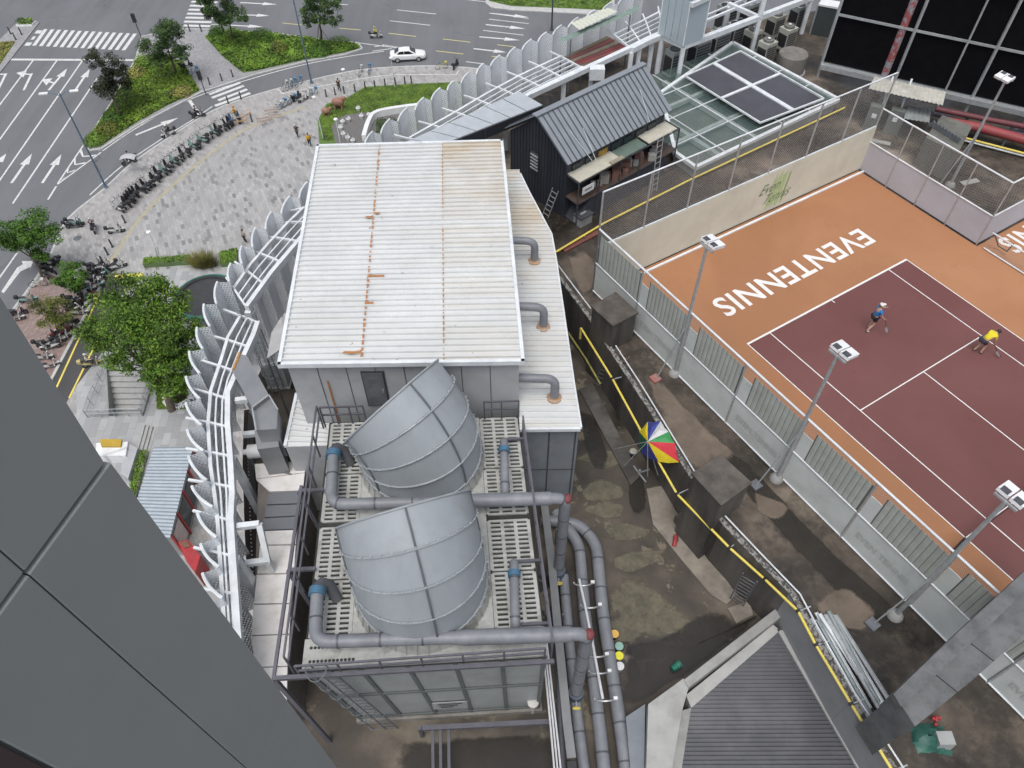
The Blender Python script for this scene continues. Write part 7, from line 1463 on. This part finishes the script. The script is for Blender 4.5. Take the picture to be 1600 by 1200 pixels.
cn=P(200,246,2.0); t=thing('scooter_canopy','pale curved sun canopy on the ridden scooter','canopy',V(cn.x,cn.y,.8)); q=MB(); vs_=[]; 
for i in range(7):
    for j in range(5): u,v=i/6-.5,j/4-.5; vs_.append(cn+V(u*1.6,v*.9,.25*(1-4*u*u*.8-v*v)))
q.add(vs_,[(i*5+j,(i+1)*5+j,(i+1)*5+j+1,i*5+j+1) for i in range(6) for j in range(4)]); q.build('cover',M('canopy_cloth',(.5,.5,.52)),t,True); q=MB(); q.tube([cn-V(0,0,1.0),cn+V(0,0,.2)],.02,5); q.build('stem',DSTEEL,t)
# orange barriers
for i,(x,y,a) in enumerate(((378,195,.4),(386,186,.9),(424,178,.2),(430,185,.1),(412,190,.3),(418,194,.5))):
    c=P(x,y,.13); t=thing('barrier',('orange traffic barrier, %s around the worker'%ordn(i)),'barrier',c,'barriers on the plaza'); d=V(math.cos(a),math.sin(a),0); mt=M('barrier_orange',(.6,.3,.1),(.5,.4,.3),3,.6) if i<2 else M('barrier_pale',(.52,.42,.36))
    q=MB(); q.tube([c-d*.7,c-d*.7+V(0,0,1),c+d*.7+V(0,0,1),c+d*.7],.035,6); q.build('frame',mt,t); q=MB(); q.beam(c-d*.7+V(0,0,.5),c+d*.7+V(0,0,.5),.04,.2); q.build('rail',mt,t)
for i,(x,y,s) in enumerate(((530,170,1.0),(511,181,.7))):
    c=P(x,y,.15); t=thing('sculpture','reddish animal-like sculpture at the lawn edge, %s'%('larger one','smaller one')[i],'sculpture',c,'lawn sculptures'); mt=M('terracotta',(.25,.12,.08),(.35,.2,.15),4,.7); q=MB(); q.ball(c+V(0,0,.9*s),(.75*s,.45*s,.55*s),12,8); q.ball(c+V(.7*s,.1,1.3*s),(.3*s,.28*s,.3*s),10,6); q.build('body',mt,t,True)
    for dx,dy in ((-.4,-.2),(-.4,.2),(.4,-.2),(.4,.2)): q=MB(); q.tube([c+V(dx*s,dy*s,0),c+V(dx*s,dy*s,.7*s)],.12*s,7); q.build('leg',mt,t)
# --- stairwell, kiosk and garden below the screen
pit=PL([(166,578),(246,578),(224,650),(170,650)],.12)
sw=thing('stairwell','stone stairs going down between walls and steel railings','stairs',(pit[0]+pit[2])/2); GRAN=M('granite_step',(.4,.4,.395),(.33,.33,.325),3,.75); nst=10
for k in range(nst):
    t0,t1=k/nst,(k+1)/nst; a,b_=pit[0].lerp(pit[3],t0),pit[1].lerp(pit[2],t0); c,d=pit[1].lerp(pit[2],t1),pit[0].lerp(pit[3],t1); z=.12-.16*(k+1); q=MB(); q.prism([a,b_,c,d],-2.2,z); q.build('step',GRAN,sw)
for i in (1,3): a,b_=pit[i],pit[(i+1)%4]; q=MB(); n=perp((b_-a).normalized())*-.1; q.hexa([V(p.x,p.y,-2.2) for p in (a,b_,b_+n,a+n)]+[V(p.x,p.y,.3) for p in (a,b_,b_+n,a+n)]); q.build('side_wall',CONC,sw)
rlp=[pit[0],pit[3]+V(-1.6,-.2,0),pit[2],pit[1]]; gm_=mat_glass('rail_glass',(.2,.25,.25),.25)
for i in range(3):
    a,b_=rlp[i],rlp[i+1]
    for z in (1.05,.55): q=MB(); q.tube([V(a.x,a.y,z+.12),V(b_.x,b_.y,z+.12)],.03,6); q.build('rail',LSTEEL,sw)
    for k in range(5): p=a.lerp(b_,k/4); q=MB(); q.tube([V(p.x,p.y,.12),V(p.x,p.y,1.17)],.03,6); q.build('post',LSTEEL,sw)
    panel('glass_infill',a,b_,.3,1.05,gm_,sw)
ks=thing('kiosk','kiosk with grey corrugated roof, red frames and big windows','kiosk',P(270,780,.12)); kz=3.2; kr=PL([(241,699),(302,698),(266,840),(196,836)],kz); q=MB(); n=26; vs_=[]
for k in range(n+1):
    for h in ((0,.05) if k<n else (0,)): tt=(k+(.5 if h else 0))/n; vs_+=[kr[0].lerp(kr[3],tt)+V(0,0,h),kr[1].lerp(kr[2],tt)+V(0,0,h)]
q.add(vs_,[(2*i,2*i+1,2*i+3,2*i+2) for i in range(len(vs_)//2-1)]); q.build('roof_sheet',M('kiosk_roof',(.33,.38,.42),(.28,.32,.36),1.5,.45,.2),ks)
kin_=[p+(sum(kr,V(0,0,0))/4-p)*.06 for p in kr]; q=MB(); q.prism(kin_,.12,kz-.1); q.build('wall',M('kiosk_wall',(.3,.3,.3)),ks)
a,b_=kr[1],kr[2]; dk=(b_-a).normalized(); no=perp(dk); no=no if no.x>0 else -no
for k in range(5): p=kin_[1].lerp(kin_[2],k/4)+no*.06; q=MB(); q.beam(V(p.x,p.y,.12),V(p.x,p.y,kz-.1),.14); q.build('red_post',RED,ks)
for k in range(4):
    s,e=kin_[1].lerp(kin_[2],k/4+.03)+no*.04,kin_[1].lerp(kin_[2],(k+1)/4-.03)+no*.04
    panel('window' if k in (1,2) else 'poster_panel',s,e,.6,kz-.5,GLASSD if k in (1,2) else M('poster',(.5,.4,.38),(.55,.5,.48)),ks,th=.02)
rbx=thing('red_sign_box','red sign board box beside the kiosk','sign',P(290,870,.12)); q=MB(); q.prism(PL([(278,846),(294,843),(313,868),(305,895),(292,878)],2.2),.12,2.2); q.build('box',RED,rbx); q=MB(); q.prism(PL([(280,847),(292,845),(298,853),(288,856)],2.3),2.2,2.3); q.build('tray',M('brown_tray',(.18,.1,.06)),rbx)
rr=random.Random(6); hs_=thing('hedge_strip','bright green hedge strip between kiosk and steps','hedge',P(222,740,.12)); q=MB()
for k in range(900): p=P(0,0,.12); t0=rr.random(); a=P(lerp(226,208,t0)+rr.uniform(-6,7),lerp(708,778,t0),.12); leafquad(q,a+V(0,0,.5*rr.random()),V(rr.gauss(0,.7),rr.gauss(0,.7),.8),.11,rr)
q.build('foliage',HEDGE,hs_); q=MB(); q.prism(PL([(220,708),(233,708),(214,778),(202,778)],.12),.12,.35); q.build('kerb_box',CONC,hs_)
for k in range(4):
    q=MB(); q.prism(PL([(225+k*5,668),(230+k*5,668),(218+k*5,712),(213+k*5,712)],.12),.12,.55-.13*k); tag(q.build('garden_step',GRAN),'pale stone garden step, %s from the left beside the hedge'%ordn(k),'step','garden steps')
sc_=thing('snack_counter','small counter with yellow panel and glass front below railing','counter',P(180,705,.12)); q=MB(); q.prism(PL([(150,692),(200,690),(196,712),(150,712)],1.1),.12,1.1); q.build('counter',WHITE,sc_); q=MB(); q.prism(PL([(156,686),(190,686),(188,697),(158,697)],1.3),1.1,1.3); q.build('yellow_panel',M('yellow_panel',(.5,.33,.04)),sc_); a,b_=P(170,725,.12),P(208,712,.12); panel('glass_front',a,b_,.12,1.4,gm_,sc_); q=MB(); q.prism(PL([(196,690),(215,700),(200,748),(188,740)],.9),.12,.9); q.build('side_wall',GW,sc_)
gl_=PL([(246,598),(300,590),(300,640),(246,640)],.13); q=MB(); q.poly([V(p.x,p.y,.2) for p in up_poly(gl_)]); q.build('lawn_patch',SOIL,plaza); bed('bed','small lawn around the white stone ring',[(246,598),(300,590),(300,640),(246,640)],.19,2200,.08,GRASS,0,.12)
sr_=thing('stone_ring','ring of white pebbles around a dark shrub','stones',P(279,620,.2)); c=P(280,620,.2); q=MB()
for k in range(260): a=rr.random()*6.28; r_=.75+.55*rr.random(); q.ball(c+V(math.cos(a)*r_,math.sin(a)*r_,.06),.09,5,3)
q.build('pebbles',WHITE,sr_,kind='stuff'); q=MB()
for k in range(350): a=rr.random()*6.28; r_=.6*rr.random()**.5; leafquad(q,c+V(math.cos(a)*r_,math.sin(a)*r_,.2+.5*rr.random()),V(rr.gauss(0,1),rr.gauss(0,1),.7),.1,rr)
q.build('shrub',M('dark_red_leaf',(.06,.03,.025),(.04,.03,.02)),sr_)
mh=P(121,372,.13); q=MB(); q.lathe([(.4,0),(.4,.015),(.34,.02),(.01,.02)],mh,18); tag(q.build('manhole_cover',GSTEEL),'round iron manhole cover on the outer pavement','manhole')
# ================================================================ FOREGROUND: OWN TOWER FACADE, CLOSE BY
HD=R(15.5); fd_=V(math.sin(HD),math.cos(HD),0); fn=V(fd_.y,-fd_.x,0); az=R(-44.1); DD=4.0; cor=V(math.sin(az)*DD,math.cos(az)*DD,0)
def hit(px,py): 
    d=CF+CR*((px-800)/FPX)-CU*((py-600)/FPX); o=V(0,0,CAMZ); tt=(cor-V(0,0,0)).dot(fn)/d.dot(fn); p=o+d*tt; return p,-(p-cor).dot(fd_)
tfc=thing('tower_facade','grey metal cladding of the tower close to the camera, lower left','facade',V(cor.x,cor.y,0)); CLAD=M('grey_clad_panel',(.262,.285,.288),(.24,.262,.265),.9,.42,.0,lo=.2,hi=.8); zj=hit(168,722)[0].z; tj=hit(215,1050)[1]; tw2=hit(35,1180)[1]
def fpan(t0,t1,z0,z1,off,nm,mt,lean=0): 
    a=cor-fd_*t0+fn*off; c=cor-fd_*t1+fn*off; q=MB(); n=-fn*.06; bv=.012
    q.hexa([V(p.x,p.y,z0) for p in (a,c,c+n,a+n)]+[V(p.x,p.y,z1) for p in (a-fd_*lean,c,c+n,a+n-fd_*lean)]); o=q.build(nm,mt,tfc); md=o.modifiers.new('b','BEVEL'); md.width=.01; md.segments=3; return o
fpan(-.03,tj-.004,20,zj-.018,.012,'cladding_panel',CLAD); fpan(tj+.004,tw2-.02,20,zj-.018,.012,'cladding_panel',CLAD); fpan(0,tj-.004,zj+.018,zj+3.4,0,'cladding_panel',CLAD,-.22); fpan(tj+.004,tw2+.8,zj+.018,zj+3.4,0,'cladding_panel',CLAD)
fpan(-.01,tw2+.8,20,zj+3.4,-.05,'backing',M('joint_black',(.09,.095,.095))); fpan(tw2,tw2+2.5,20,zj-.3,-.03,'window_pane',M('brown_glass',(.07,.05,.055),None,1,.15))
q=MB(); a=cor-fn*.08+fd_*.02; q.hexa([V(p.x,p.y,20) for p in (a,a-fd_*.5,a-fd_*.5-fn*.8,a-fn*.8)]+[V(p.x,p.y,zj+3.3) for p in (a,a-fd_*.5,a-fd_*.5-fn*.8,a-fn*.8)]); q.build('return_face',CLAD,tfc)

for c,s in SC.items():      # unused protos
    if c not in scu:
        for ch in list(s.children_recursive): bpy.data.objects.remove(ch)
        bpy.data.objects.remove(s)
